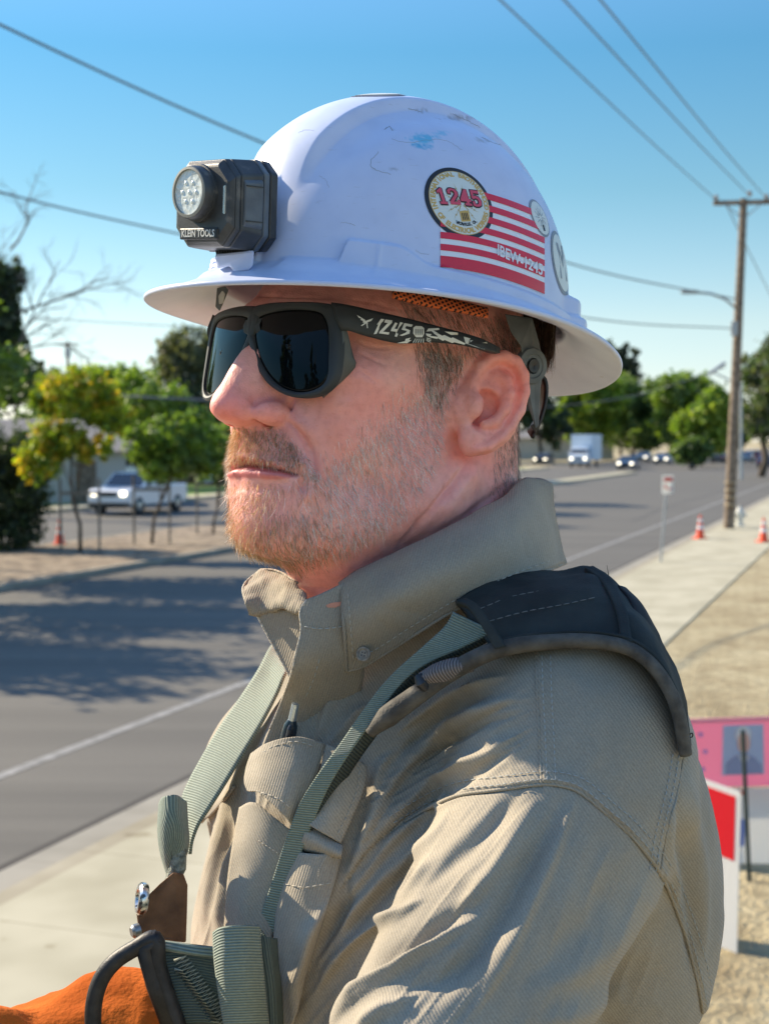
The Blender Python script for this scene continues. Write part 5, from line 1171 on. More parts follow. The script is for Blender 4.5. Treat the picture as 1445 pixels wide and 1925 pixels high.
# chest strap with D-ring and keeper loop
sheet('chest_strap', [rp2([(262, 1800, .885), (300, 1772, .886), (360, 1775, .888), (420, 1782, .892), (500, 1790, .90), (540, 1800, .905)], 60), rp2([(285, 1850, .880), (330, 1835, .880), (380, 1840, .882), (430, 1850, .886), (500, 1860, .895), (540, 1880, .90)], 60), rp2([(318, 1925, .880), (350, 1925, .880), (395, 1925, .882), (440, 1940, .886), (500, 1950, .895), (540, 1955, .90)], 60)], M_WEBD, har, .003, 14)
sheet('chest_strap', [rp2([(298, 1768, .880), (330, 1772, .880), (370, 1778, .880), (402, 1780, .883)], 30), rp2([(302, 1784, .876), (335, 1790, .876), (372, 1796, .877), (404, 1800, .880)], 30)], M_WEBY, har, .003, 6)
# stitched reinforcement worn pale
zz = []; 
for k in range(40):
    t = k / 39; x = 338 + 88 * t + (10 if k % 2 else -10); y = 1800 + 120 * t + (-6 if k % 2 else 6); zz.append(C(x, y, .8775 + .003 * t))
MB().tube(zz, .0010, 6).build('zigzag_stitch', mat('worn_thread', (.36, .37, .29), .9), har, smooth=True, auto=False)
zz = [C(335 + 70 * t + (7 if k % 2 else -7), 1822 + 100 * t, .877 + .002 * t) for k, t in enumerate(np.linspace(0, 1, 34))]; MB().tube(zz, .0008, 6).build('zigzag_stitch', bpy.data.materials['worn_thread'], har, smooth=True, auto=False)
sheet('keeper_loop', [rp2([(404, 1752, .872), (406, 1800, .868), (412, 1850, .867), (420, 1900, .868), (428, 1950, .870)], 50), rp2([(420, 1742, .866), (424, 1800, .861), (430, 1850, .860), (438, 1900, .861), (446, 1950, .863)], 50), rp2([(455, 1739, .866), (458, 1800, .861), (464, 1850, .860), (472, 1900, .862), (480, 1950, .864)], 50), rp2([(486, 1740, .874), (490, 1800, .870), (495, 1850, .870), (500, 1900, .872), (506, 1950, .874)], 50)], M_WEB, har, .0035, 16)
sheet('keeper_loop', [rp2([(484, 1744, .880), (488, 1800, .878), (494, 1860, .878), (500, 1950, .88)], 40), rp2([(500, 1760, .876), (505, 1810, .874), (510, 1860, .874), (516, 1950, .876)], 40), rp2([(518, 1764, .886), (520, 1810, .886), (526, 1860, .888), (530, 1950, .888)], 40)], M_WEBD, har, .003, 8)
M_DR = mat('d_ring_steel', (.02, .02, .02), .5, spec=.4, build=noisy((.012, .012, .012), (.032, .030, .028), 120, bs=.35, bscale=400, bd=.0008))
ring = cat([(292, 1765), (255, 1782), (218, 1806), (192, 1838), (178, 1880), (176, 1930), (188, 1975), (225, 2005), (280, 2010), (340, 1995), (338, 1940), (318, 1880), (298, 1815)], 90, closed=True)
MB().tube([C(x, y, .872) for x, y in np.vstack([ring, ring[:2]])], .0052, 16, cap=False).build('d_ring', M_DR, har, smooth=True, auto=False)
MB().tube([C(300, 1762, .873), C(270, 1795, .872), C(290, 1850, .872), C(318, 1925, .872)][:1] + [C(272, 1782, .872), C(292, 1850, .8715), C(320, 1925, .872)], .0058, 14).build('d_ring_bar', M_DR, har, smooth=True, auto=False)
# shoulder pad
padT = rp2([(858, 1133, .905), (905, 1108, .915), (975, 1088, .935), (1060, 1079, .955), (1110, 1072, .955), (1160, 1106, .935), (1205, 1156, .91), (1245, 1222, .89), (1275, 1300, .875), (1292, 1410, .868)], 100)
padM = rp2([(885, 1165, .888), (930, 1140, .890), (1000, 1118, .895), (1070, 1108, .898), (1120, 1108, .895), (1166, 1140, .882), (1208, 1188, .866), (1248, 1254, .852), (1274, 1325, .846), (1290, 1418, .85)], 100)
padB = rp2([(928, 1226, .872), (975, 1212, .866), (1030, 1204, .862), (1085, 1202, .858), (1132, 1206, .855), (1175, 1216, .850), (1212, 1238, .846), (1246, 1280, .842), (1270, 1338, .840), (1286, 1420, .845)], 100)
pad = sheet('shoulder_pad', [padT, padM, (padM + padB) / 2 - AF * .003, padB], M_PAD, har, .006, 22)
pds = on_sheet(pad)
m = pad.modifiers.new('wrinkle', 'DISPLACE'); tx = bpy.data.textures.new('wrinkle', 'CLOUDS'); tx.noise_scale = .03; tx.noise_depth = 3; m.texture = tx; m.strength = .006; m.mid_level = .5
for P in ([(900, 1145), (960, 1122), (1030, 1108), (1092, 1098)], [(918, 1168), (985, 1150), (1060, 1136), (1130, 1120)]): stitches('stitching', P, pds, pad, plain('pad_thread', (.16, .17, .16), .8), 12, 4, 1.6, .0062)
pipe = rp2([(695, 1378, .884), (730, 1345, .880), (790, 1302, .874), (850, 1262, .868), (915, 1228, .862), (975, 1212, .858), (1035, 1206, .854), (1090, 1204, .850), (1140, 1208, .846), (1185, 1220, .842), (1222, 1246, .838), (1252, 1286, .835), (1274, 1340, .834), (1288, 1418, .838)], 120)
MB().tube(pipe, np.interp(np.linspace(0, 1, 120), [0, .06, .2, 1], [.004, .0085, .0068, .0046]), 14, flat=.85).build('pad_piping', M_PIPE, har, smooth=True, auto=False)
MB().tube(pipe + AU * .0052 + AX * .001 - AF * .001, .0011, 8).build('piping_seam', M_PAD, har, smooth=True, auto=False)
# upright strap sewn across the pad and the gathered end over the back
sheet('pad_band', [rp2([(856, 1134, .878), (878, 1142, .873), (905, 1178, .864), (932, 1222, .856)], 30), rp2([(876, 1128, .878), (898, 1140, .872), (926, 1176, .862), (952, 1216, .854)], 30)], M_PAD, har, .004, 5)
sheet('pad_band', [rp2([(1098, 1074, .930), (1130, 1100, .90), (1156, 1150, .868), (1166, 1206, .844)], 30), rp2([(1114, 1070, .934), (1148, 1094, .905), (1176, 1148, .868), (1188, 1212, .840)], 30)], M_PAD, har, .005, 5)
ge = sheet('gathered_end', [rp2([(1158, 1106, .925), (1178, 1130, .90), (1190, 1170, .88), (1196, 1215, .86)], 30), rp2([(1172, 1110, .930), (1200, 1140, .905), (1222, 1190, .885), (1236, 1240, .865)], 30), rp2([(1164, 1112, .94), (1206, 1150, .93), (1232, 1200, .91), (1256, 1262, .89)], 30)], mat('black_fold', (.008, .009, .011), .8), har, .005, 10)
for a, b in (((1142, 1098), (1140, 1062)), ((1158, 1112), (1156, 1098)), ((1160, 1112), (1163, 1100)), ((1112, 1076), (1106, 1068))): MB().tube([C(*a, .925), C((a[0] + b[0]) / 2 + 2, (a[1] + b[1]) / 2, .925), C(*b, .925)], [.0004, .0003, .0001], 6).build('loose_thread', M_BLACK, har)
lo_ = cat([(1286, 1384), (1294, 1382), (1300, 1378), (1301, 1384), (1296, 1386), (1290, 1380)], 30); MB().tube([C(x, y, .85) for x, y in lo_], .0004, 6).build('loose_thread', M_BLACK, har)
# webbing lug beside the strap
sheet('webbing_lug', [rp2([(790, 1268, .874), (820, 1250, .868), (855, 1240, .866), (890, 1240, .868)], 30), rp2([(784, 1280, .868), (815, 1266, .861), (850, 1254, .860), (886, 1250, .862)], 30), rp2([(800, 1290, .872), (830, 1282, .866), (860, 1268, .864), (890, 1258, .866)], 30)], mat('brown_webbing', (.15, .13, .12), .8, build=web_nodes((.07, .06, .055), (.24, .21, .20), .0018, 'X')), har, .003, 10)
MB().tube([C(786, 1270, .868), C(792, 1284, .866), C(800, 1294, .868)], [.003, .0042, .003], 10).build('lug_bar', M_DKPL, har, smooth=True)
# ================================================================== GLOVE hanging at the waist
def suede(nt, b):
    t = tex(nt, scale=22); t.inputs['Detail'].default_value = 9; nt.links.new(ramp(nt, t.outputs[0], [(.3, (.38, .080, .010)), (.7, (.64, .155, .024))]), b.inputs['Base Color']); t2 = tex(nt, scale=260); t2.inputs['Detail'].default_value = 6; bump(nt, b, t2.outputs[0], .7, .0015)
gv = Vol((-.48, .70, 2.50), (.02, 1.1, 2.98), .003)
def gp(x, y, d): return C(x, y, d)
gv.cap(gp(-60, 2125, .92), gp(230, 2018, .96), .062, .064, 0); gv.cap(gp(230, 2018, .96), gp(330, 2080, .97), .062, .06, .02); gv.cap(gp(-40, 2010, .90), gp(-60, 2300, .88), .040, .035, .02)
for k in range(4): gv.path([gp(-60 - 6 * k, 2250, .86 + .02 * k), gp(-60, 2400, .85 + .02 * k), gp(-40, 2480 - 12 * abs(k - 1.5), .85 + .02 * k)], [.013, .0115, .0095], .006)
gv.path([gp(-10, 2200, .86), gp(20, 2290, .85), gp(25, 2360, .85)], [.014, .012, .010], .008)
V, Q = gv.mesh(); Q = fixor(V - V.mean(0), Q); V = smooth(V, Q, 3); N = vnormals(V, Q); V = V + N * (vnoise(V, .03, 8) * .003 + vnoise(V, .01, 12) * .0012)[:, None]
glove = np_mesh('work_glove', V, Q, mat('orange_suede', (.75, .2, .02), .95, build=suede, spec=.1)); tag(glove, 'bright orange suede work glove behind the black D-ring', 'glove')
# ================================================================== THE PLACE: road, median, pavement
DD = np.array([.332, .943, 0]); DD /= np.linalg.norm(DD); TT = np.array([-DD[1], DD[0], 0])
def ST(s, t, z=0): return DD * s + TT * t + np.array([0, 0, z])
def stpx(px, py):
    g = G(px, py); return g @ DD, g @ TT
def strip(name, s0, s1, t0, t1, z, m, kind='structure', n=2, edge=0):
    ss = np.linspace(s0, s1, n); V = [ST(s, t, z) for s in ss for t in (t0, t1)]; F = [(2 * i, 2 * i + 2, 2 * i + 3, 2 * i + 1) for i in range(n - 1)]
    if edge:   # kerb faces down on both sides
        b = len(V); V += [ST(s, t, z - edge) for s in ss for t in (t0, t1)]
        F += [(2 * i, b + 2 * i, b + 2 * i + 2, 2 * i + 2) for i in range(n - 1)] + [(2 * i + 1, 2 * i + 3, b + 2 * i + 3, b + 2 * i + 1) for i in range(n - 1)] + [(0, 1, b + 1, b), (2 * n - 2, b + 2 * n - 2, b + 2 * n - 1, 2 * n - 1)]
    bm = bmesh.new(); vs = [bm.verts.new(v) for v in V]; [bm.faces.new([vs[i] for i in f]) for f in F]; bmesh.ops.recalc_face_normals(bm, faces=bm.faces[:]); me = bpy.data.meshes.new(name); bm.to_mesh(me); bm.free()
    o = link(name, me, m, smooth=False); tag(o, kind=kind); return o
def grass_nodes(nt, b):
    t = tex(nt, scale=.9); t.inputs['Detail'].default_value = 10; t.inputs['Roughness'].default_value = .72
    c = ramp(nt, t.outputs[0], [(.30, (.24, .18, .09)), (.44, (.37, .30, .17)), (.58, (.46, .39, .235)), (.72, (.52, .455, .30))])
    t2 = tex(nt, scale=7); t2.inputs['Detail'].default_value = 8; g = ramp(nt, t2.outputs[0], [(.3, (.62, .60, .56)), (.6, (1.1, 1.1, 1.1))])
    m_ = nd(nt, 'MixRGB', blend_type='MULTIPLY'); m_.inputs[0].default_value = .8; nt.links.new(c, m_.inputs[1]); nt.links.new(g, m_.inputs[2]); nt.links.new(m_.outputs[0], b.inputs['Base Color'])
    t3 = tex(nt, scale=25); t3.inputs['Detail'].default_value = 6; bump(nt, b, t3.outputs[0], 1.0, .06)
M_DRY = mat('dry_grass', (.42, .34, .23), .95, build=grass_nodes)
def asphalt(nt, b):
    tc = nd(nt, 'TexCoord'); mp = nd(nt, 'Mapping'); nt.links.new(tc.outputs['Object'], mp.inputs[0]); mp.inputs['Rotation'].default_value = (0, 0, R(-70.6)); mp.inputs['Scale'].default_value = (.05, 1.1, 1)
    t = nd(nt, 'TexNoise'); t.inputs['Scale'].default_value = 1.2; t.inputs['Detail'].default_value = 7; nt.links.new(mp.outputs[0], t.inputs[0])
    c = ramp(nt, t.outputs[0], [(.35, (.088, .082, .070)), (.65, (.126, .117, .099))]); t2 = tex(nt, scale=60); t2.inputs['Detail'].default_value = 6
    g = ramp(nt, t2.outputs[0], [(.35, (.75, .75, .75)), (.65, (1.2, 1.2, 1.2))]); m_ = nd(nt, 'MixRGB', blend_type='MULTIPLY'); m_.inputs[0].default_value = .7
    nt.links.new(c, m_.inputs[1]); nt.links.new(g, m_.inputs[2]); nt.links.new(m_.outputs[0], b.inputs['Base Color']); bump(nt, b, t2.outputs[0], .4, .01)
M_ASPH = mat('asphalt', (.11, .108, .10), .85, build=asphalt)
def concrete(c1, c2):
    def f(nt, b):
        t = tex(nt, scale=1.3); t.inputs['Detail'].default_value = 2.2; c = ramp(nt, t.outputs[0], [(.3, c1), (.65, c2)])
        t2 = tex(nt, scale=3.1); t2.inputs['Detail'].default_value = 3; s_ = ramp(nt, t2.outputs[0], [(.66, (1, 1, 1)), (.74, (.70, .66, .58))]); m_ = nd(nt, 'MixRGB', blend_type='MULTIPLY'); m_.inputs[0].default_value = 1
        nt.links.new(c, m_.inputs[1]); nt.links.new(s_, m_.inputs[2])
        tc = nd(nt, 'TexCoord'); mp = nd(nt, 'Mapping'); nt.links.new(tc.outputs['Object'], mp.inputs[0]); mp.inputs['Rotation'].default_value = (0, 0, R(-70.6))
        wv = nd(nt, 'TexWave', wave_type='BANDS', bands_direction='X', wave_profile='SAW'); wv.inputs['Scale'].default_value = .3142 / 1.52; nt.links.new(mp.outputs[0], wv.inputs[0])
        j = ramp(nt, wv.outputs[0], [(0, (.55, .52, .46)), (.008, (.55, .52, .46)), (.012, (1, 1, 1))]); m2 = nd(nt, 'MixRGB', blend_type='MULTIPLY'); m2.inputs[0].default_value = .7
        nt.links.new(m_.outputs[0], m2.inputs[1]); nt.links.new(j, m2.inputs[2]); nt.links.new(m2.outputs[0], b.inputs['Base Color']); t3 = tex(nt, scale=80); bump(nt, b, t3.outputs[0], .3, .004)
    return f
M_CONC = mat('concrete', (.4, .37, .3), .9, build=concrete((.33, .30, .205), (.45, .415, .30))); M_GUT = mat('gutter_concrete', (.25, .23, .19), .9, build=concrete((.22, .205, .165), (.30, .28, .23)))
M_KERB = mat('kerb_concrete', (.3, .27, .2), .9, build=concrete((.26, .225, .15), (.36, .32, .23)))
M_MULCH = mat('median_dirt', (.2, .15, .1), .95, build=noisy((.13, .095, .065), (.36, .285, .20), 2.5, 10, bs=1, bd=.05, bscale=18)); M_PAINT = mat('road_paint', (.6, .6, .58), .7, build=noisy((.17, .165, .15), (.31, .30, .28), 6))
M_GREEN = mat('green_grass', (.1, .2, .04), .95, build=noisy((.09, .17, .03), (.20, .32, .06), 3, bs=.8, bd=.05, bscale=20))
V = []; n = 41
gx = np.r_[-np.geomspace(900, 6, 26), np.linspace(-5, 5, 9), np.geomspace(6, 900, 26)]; gy = np.r_[-np.geomspace(300, 4, 16), np.linspace(-3, 14, 18), np.geomspace(15, 1500, 34)]
X, Y = np.meshgrid(gx, gy, indexing='ij'); P = np.stack([X.ravel(), Y.ravel(), np.full(X.size, -.02)], 1); s_ = P @ DD; t_ = P @ TT
i, j = np.meshgrid(np.arange(len(gx) - 1), np.arange(len(gy) - 1), indexing='ij'); a = (i * len(gy) + j).ravel()
tag(np_mesh('ground', P, np.stack([a, a + len(gy), a + len(gy) + 1, a + 1], 1), M_DRY, smooth=False), kind='structure')
strip('dry_grass_verge', -120, 600, -60, 3.06, .105, M_DRY, n=40); 
strip('sidewalk', -120, 600, 3.07, 5.45, .125, M_CONC, n=60, edge=.14)
strip('kerb', -120, 600, 5.455, 5.62, .122, M_KERB, n=60, edge=.13)
strip('gutter', -120, 600, 5.625, 6.12, .004, M_GUT, n=60)
strip('gutter_seam', -120, 600, 6.12, 6.20, .005, mat('tar_seam', (.045, .04, .035), .9), n=2)
strip('road', -120, 600, 6.15, 37.0, 0, M_ASPH, n=2)
strip('lane_line', -120, 150, 7.80, 7.94, .004, M_PAINT, n=2)
for k in range(12): strip('lane_dash', -20 + 14.6 * k, -16.4 + 14.6 * k, 28.2, 28.32, .004, M_PAINT)
strip('median', -120, 78, 17.6, 23.0, .13, M_MULCH, n=30, edge=.13); strip('median_kerb', -120, 78, 17.42, 17.60, .14, M_GUT, n=30, edge=.14); strip('median_kerb', -120, 78, 23.0, 23.2, .14, M_GUT, n=30, edge=.14)
strip('median_nose', 80, 132, 21.6, 23.2, .14, M_CONC, n=12, edge=.14)
strip('far_kerb', -120, 150, 34.0, 35.8, .13, M_CONC, n=40, edge=.13); strip('far_lawn', -120, 150, 35.8, 45, .10, M_GREEN, n=2)
strip('cross_street', 168, 182, -260, 260, .004, M_ASPH)
strip('verge_island', 150, 166, -6, 5, .02, M_MULCH)
# repairs and cracks in the road surface
def wiggle(name, label, P, w_, m):
    Q = cat(P, 60); r_ = np.random.default_rng(int(abs(P[0][0]) * 7)); Q = Q + r_.normal(0, .035, Q.shape); T = np.gradient(Q, axis=0); T /= np.linalg.norm(T, axis=1)[:, None]; nn = np.stack([-T[:, 1], T[:, 0]], 1) * w_
    V = [ST(a, b, .006) for p, q in zip(Q + nn, Q - nn) for a, b in (p, q)]; tag(np_mesh(name, V, [(2 * i, 2 * i + 1, 2 * i + 3, 2 * i + 2) for i in range(59)], m, smooth=False), kind='structure')
M_TAR = mat('tar', (.035, .033, .030), .7)
for k, P in enumerate(([(28, 12.6), (36, 13.0), (48, 12.7)], [(55, 9.2), (70, 9.6), (95, 9.2)])): wiggle('road_crack', '', P, .018, M_TAR)
# ================================================================== trees
def leaf_mat(name, hue=(1, 1, 1)):
    m = bpy.data.materials.new(name); m.use_nodes = True; t = m.node_tree; b = t.nodes['Principled BSDF']; a = t.nodes.new('ShaderNodeAttribute'); a.attribute_name = 'tint'
    t.links.new(a.outputs['Color'], b.inputs['Base Color']); b.inputs['Roughness'].default_value = .55
    tr = t.nodes.new('ShaderNodeBsdfTranslucent'); mu = t.nodes.new('ShaderNodeMixRGB'); mu.blend_type = 'MULTIPLY'; mu.inputs[0].default_value = 1; mu.inputs[2].default_value = (1.6, 1.7, .6, 1); t.links.new(a.outputs['Color'], mu.inputs[1]); t.links.new(mu.outputs[0], tr.inputs[0])
    mx = t.nodes.new('ShaderNodeMixShader'); mx.inputs[0].default_value = .38; t.links.new(b.outputs[0], mx.inputs[1]); t.links.new(tr.outputs[0], mx.inputs[2]); t.links.new(mx.outputs[0], t.nodes['Material Output'].inputs[0]); return m
M_LEAF = leaf_mat('leaf'); M_BARK = mat('bark', (.12, .09, .065), .95, build=noisy((.07, .052, .038), (.18, .14, .10), 14, bs=1, bd=.02)); M_BARKG = mat('grey_bark', (.2, .18, .15), .95, build=noisy((.12, .105, .085), (.26, .23, .19), 14))
def crown_mesh(name, blobs, n, size, cols, parent, rng, asp=.55):
    "leaf-sized faces clustered in clumps spread through the blobs; blobs = [(centre, radii)]"
    vol = np.array([r[0] * r[1] * r[2] for _, r in blobs]) ** .8; vol /= vol.sum(); P = []; tone = []
    for (c, r), f in zip(blobs, vol):
        k = max(3, int(n * f / 26)); d = rng.normal(0, 1, (k, 3)); d /= np.linalg.norm(d, axis=1)[:, None]; cc = d * (rng.random(k) ** .38)[:, None]; tn = rng.random(k)
        for q in range(26): P.append(np.array(c) + cc * r + rng.normal(0, .115, (k, 3)) * np.mean(r)); tone.append(tn)
    P = np.vstack(P); tone = np.concatenate(tone); m = len(P); u = rng.normal(0, 1, (m, 3)); u /= np.linalg.norm(u, axis=1)[:, None]; v = np.cross(u, rng.normal(0, 1, (m, 3))); v /= np.linalg.norm(v, axis=1)[:, None]
    s = (size * rng.uniform(.6, 1.3, m))[:, None]; V = np.stack([P - u * s, P + v * s * asp, P + u * s, P - v * s * asp], 1).reshape(-1, 3)
    ca = np.array(cols); idx = np.clip((tone * .8 + rng.random(m) * .4) * len(ca), 0, len(ca) - 1).astype(int); col = ca[idx] * rng.uniform(.75, 1.25, m)[:, None]
    return np_mesh(name, V, np.arange(4 * m).reshape(-1, 4), M_LEAF, parent, smooth=False, col=np.repeat(col, 4, 0))
def limbs(mb, base, top, r0, r1, rng, n=5, spread=.5, start=.35, blobs=None):
    base = np.array(base, float); top = np.array(top, float); L = np.linalg.norm(top - base); pts = [base + (top - base) * t + rng.normal(0, .02 * L, 3) * (t > 0) * (t < 1) for t in np.linspace(0, 1, 6)]
    mb.tube(pts, np.linspace(r0, r1, 6), 9)
    for k in range(n):
        t = start + (1 - start) * k / n; p = base + (top - base) * t
        if blobs: q = np.array(blobs[k % len(blobs)][0]) + rng.normal(0, .25, 3) * np.array(blobs[k % len(blobs)][1])
        else:
            a = rng.uniform(0, 6.28); q = p + np.array([math.cos(a), math.sin(a), .7]) * L * spread * rng.uniform(.5, 1)
        mid = (p + q) / 2 + np.array([0, 0, -.06 * L]); r = r0 + (r1 - r0) * t; mb.tube([p, mid, q], [r * .55, r * .38, r * .12], 6)
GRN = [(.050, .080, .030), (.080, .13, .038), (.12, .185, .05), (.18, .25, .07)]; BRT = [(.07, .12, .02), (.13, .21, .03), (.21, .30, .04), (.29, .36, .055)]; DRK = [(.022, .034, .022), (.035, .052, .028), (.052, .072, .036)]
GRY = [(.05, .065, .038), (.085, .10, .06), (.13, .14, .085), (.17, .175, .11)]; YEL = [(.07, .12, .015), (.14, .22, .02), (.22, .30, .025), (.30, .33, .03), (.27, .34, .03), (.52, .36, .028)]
TN = [0]
def tree(name, label, base, blobs_px, d, cols, n=6000, leaf=.16, group=None, cat_='tree', trunk=.12, depth=None, bark=None, seed=None):
    "blobs_px: crown lobes as (px, py, rx px, ry px) seen at distance d"
    TN[0] += 1; rng = np.random.default_rng(100 + TN[0]); r = empty(name, base, label, cat_, group); k = d / FPX; blobs = []
    for i, (x, y, rx, ry) in enumerate(blobs_px):
        c = C(x, y, d) + AF * rng.uniform(-.6, .6) * rx * k; blobs.append((c, (rx * k, (depth or rx * k * .9), ry * k)))
    mb = MB(); top = np.mean([b[0] for b in blobs], 0); limbs(mb, base, top, trunk, trunk * .35, rng, 6, blobs=blobs); mb.build('trunk', bark or M_BARK, r, smooth=True, auto=False)
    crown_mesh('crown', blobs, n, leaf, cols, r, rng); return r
def gz(px, d, z=0.0):
    x = (px - 722.5) / FPX * d; return np.array([x, d, z])
def stakes(root, base, h=2.0, s=.5):
    for q in (-1, 1): MB().tube([base + np.array([q * s, .1 * q, -base[2]]), base + np.array([q * s * 1.02, .1 * q, h])], .035, 8).build('stake', M_BARKG, root, smooth=True)
    MB().box(base + np.array([0, 0, h * .8]), (2 * s, .03, .09)).build('tie', M_BARKG, root)
gs = 'young staked trees along the median'
b = gz(150, 38.5, .13); t1 = tree('young_tree', 'staked median tree with yellow and orange leaves, beside the left traffic cone', b, [(95, 745, 50, 42), (150, 735, 62, 45), (205, 775, 48, 45), (110, 820, 55, 40), (80, 870, 48, 40), (170, 840, 40, 28)], 38.5, YEL, 9000, .085, gs, trunk=.06); stakes(t1, b)
b = gz(285, 41.5, .13); t2 = tree('young_tree', 'dense green staked tree in front of the white pickup', b, [(285, 830, 50, 42), (335, 850, 62, 45), (385, 845, 48, 45), (300, 880, 50, 26), (350, 800, 40, 26)], 41.5, GRN[1:] + BRT[1:3], 9000, .085, gs, trunk=.055); stakes(t2, b)
b = gz(400, 46, .13); t3 = tree('young_tree', 'darker green staked tree behind the man\'s chin', b, [(420, 850, 50, 46), (455, 830, 50, 50), (395, 880, 36, 26)], 46, GRN, 6000, .085, gs, trunk=.05); stakes(t3, b)
b = gz(15, 40, .13); tree('shrub', 'dark dense shrub at the left edge below the yellow tree', b, [(20, 860, 70, 60), (-30, 900, 80, 90), (40, 940, 62, 60), (10, 1000, 80, 40), (60, 890, 34, 40)], 40, DRK + GRN[:1], 12000, .085, cat_='shrub', trunk=.06)
b = gz(-40, 58); tl = tree('large_tree', 'large dark evergreen at the left edge with a bare limb', b, [(-30, 560, 62, 90), (10, 520, 32, 40), (-20, 650, 55, 60), (-60, 600, 60, 100), (20, 610, 24, 50)], 58, DRK + GRN[:1], 11000, .14, trunk=.3)
tree('large_tree', 'second large dark tree at the left edge, lower and nearer the bare limb', gz(-60, 66), [(10, 690, 50, 46), (-40, 720, 60, 60), (35, 640, 24, 34), (45, 735, 34, 26)], 66, DRK + GRN[:1], 8000, .15, trunk=.25)
tree('shrub', 'dark hedge along the pale blue house behind the young trees', gz(200, 95), [(120, 840, 60, 30), (210, 850, 60, 24), (300, 850, 60, 26), (60, 850, 50, 30)], 95, DRK[1:] + GRN[:2], 5000, .18, cat_='shrub', trunk=.1)
# its bare branches against the sky
rng = np.random.default_rng(5); q = MB()
def br(p, ang, L, r, lev):
    pts = [np.array(p)]; a = ang
    for k in range(4): a += rng.normal(0, .16); pts.append(pts[-1] + np.array([math.cos(a), math.sin(a)]) * L / 4)
    q.tube([C(x, y, 58) for x, y in pts], np.linspace(r, r * .45, 5), 5)
    if lev < 4:
        for k in range(3 if lev < 3 else 2): br(pts[1 + k] if lev else pts[2 + k % 3], a + rng.normal(0, .55) , L * rng.uniform(.5, .75), r * .5, lev + 1)
for p, a, L, r in (((5, 690), -.75, 120, .085), ((20, 470), -.95, 90, .06), ((0, 600), -.45, 150, .075), ((10, 665), -.12, 120, .05), ((-5, 620), -1.2, 120, .05)): q = MB(); br(p, a, L, r, 0); q.build('bare_crown', M_BARKG, tl, smooth=True, auto=False)
gb = 'trees beyond the road on the left'
tree('tree', 'bright green round tree behind the yellow tree', gz(170, 88), [(120, 735, 62, 40), (190, 720, 60, 36), (255, 725, 55, 40), (225, 770, 62, 36)], 88, BRT, 8000, .17, gb, trunk=.2)
tree('tree', 'dark low tree at the far left over the grey roof', gz(30, 100), [(30, 720, 46, 40), (75, 705, 30, 25), (-20, 730, 46, 44)], 100, DRK, 5000, .2, gb, trunk=.2)
tree('tree', 'tall grey green tree behind the sunglasses', gz(360, 98), [(320, 670, 44, 46), (360, 660, 60, 42), (340, 735, 62, 60), (420, 690, 60, 70), (400, 770, 60, 40)], 98, GRY, 12000, .19, gb, trunk=.3)
tree('tree', 'broad dark tree behind the man\'s face', gz(560, 110), [(520, 720, 80, 70), (620, 700, 90, 80), (700, 740, 70, 60)], 110, GRN, 7000, .24, gb, trunk=.3)
tree('tree', 'long bright green canopy right of the grey green tree base', gz(300, 84), [(300, 760, 60, 36), (240, 780, 50, 30), (110, 790, 40, 30), (365, 790, 40, 34)], 86, BRT[:3] + GRN[2:], 7000, .17, gb, trunk=.2)
tree('tree', 'dark green tree between the young trees and the pickup road', gz(300, 96), [(250, 800, 70, 34), (330, 800, 70, 38), (160, 800, 70, 34), (80, 800, 50, 34)], 92, GRN, 9000, .18, gb, trunk=.2)
gr = 'trees beyond the junction on the right'
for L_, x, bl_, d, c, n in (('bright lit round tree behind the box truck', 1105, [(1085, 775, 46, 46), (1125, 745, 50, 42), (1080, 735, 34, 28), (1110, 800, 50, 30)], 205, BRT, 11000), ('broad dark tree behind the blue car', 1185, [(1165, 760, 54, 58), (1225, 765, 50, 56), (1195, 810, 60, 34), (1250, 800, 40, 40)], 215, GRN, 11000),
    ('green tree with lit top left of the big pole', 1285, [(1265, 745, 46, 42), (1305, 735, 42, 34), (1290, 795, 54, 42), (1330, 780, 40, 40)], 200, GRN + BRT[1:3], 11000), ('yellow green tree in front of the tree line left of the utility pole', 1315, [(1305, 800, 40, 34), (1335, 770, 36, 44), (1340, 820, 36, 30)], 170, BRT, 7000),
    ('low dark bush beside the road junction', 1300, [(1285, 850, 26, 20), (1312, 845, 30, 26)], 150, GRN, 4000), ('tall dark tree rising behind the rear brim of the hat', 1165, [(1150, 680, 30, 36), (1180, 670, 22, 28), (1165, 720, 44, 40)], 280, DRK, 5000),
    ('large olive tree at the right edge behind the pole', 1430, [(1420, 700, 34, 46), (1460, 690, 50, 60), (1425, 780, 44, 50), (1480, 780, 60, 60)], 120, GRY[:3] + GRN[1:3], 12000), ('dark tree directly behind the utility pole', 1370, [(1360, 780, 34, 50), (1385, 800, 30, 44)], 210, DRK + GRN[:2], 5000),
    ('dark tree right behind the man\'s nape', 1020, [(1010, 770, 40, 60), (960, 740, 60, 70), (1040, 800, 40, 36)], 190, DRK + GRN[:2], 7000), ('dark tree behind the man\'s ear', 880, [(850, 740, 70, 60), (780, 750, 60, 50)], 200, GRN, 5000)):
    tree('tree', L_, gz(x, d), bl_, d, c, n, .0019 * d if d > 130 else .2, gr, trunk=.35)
tree('tree', 'dark tree at the far right edge of the road', gz(1530, 170), [(1500, 740, 50, 70), (1560, 760, 60, 80)], 170, DRK, 4000, .3, gr, trunk=.35)
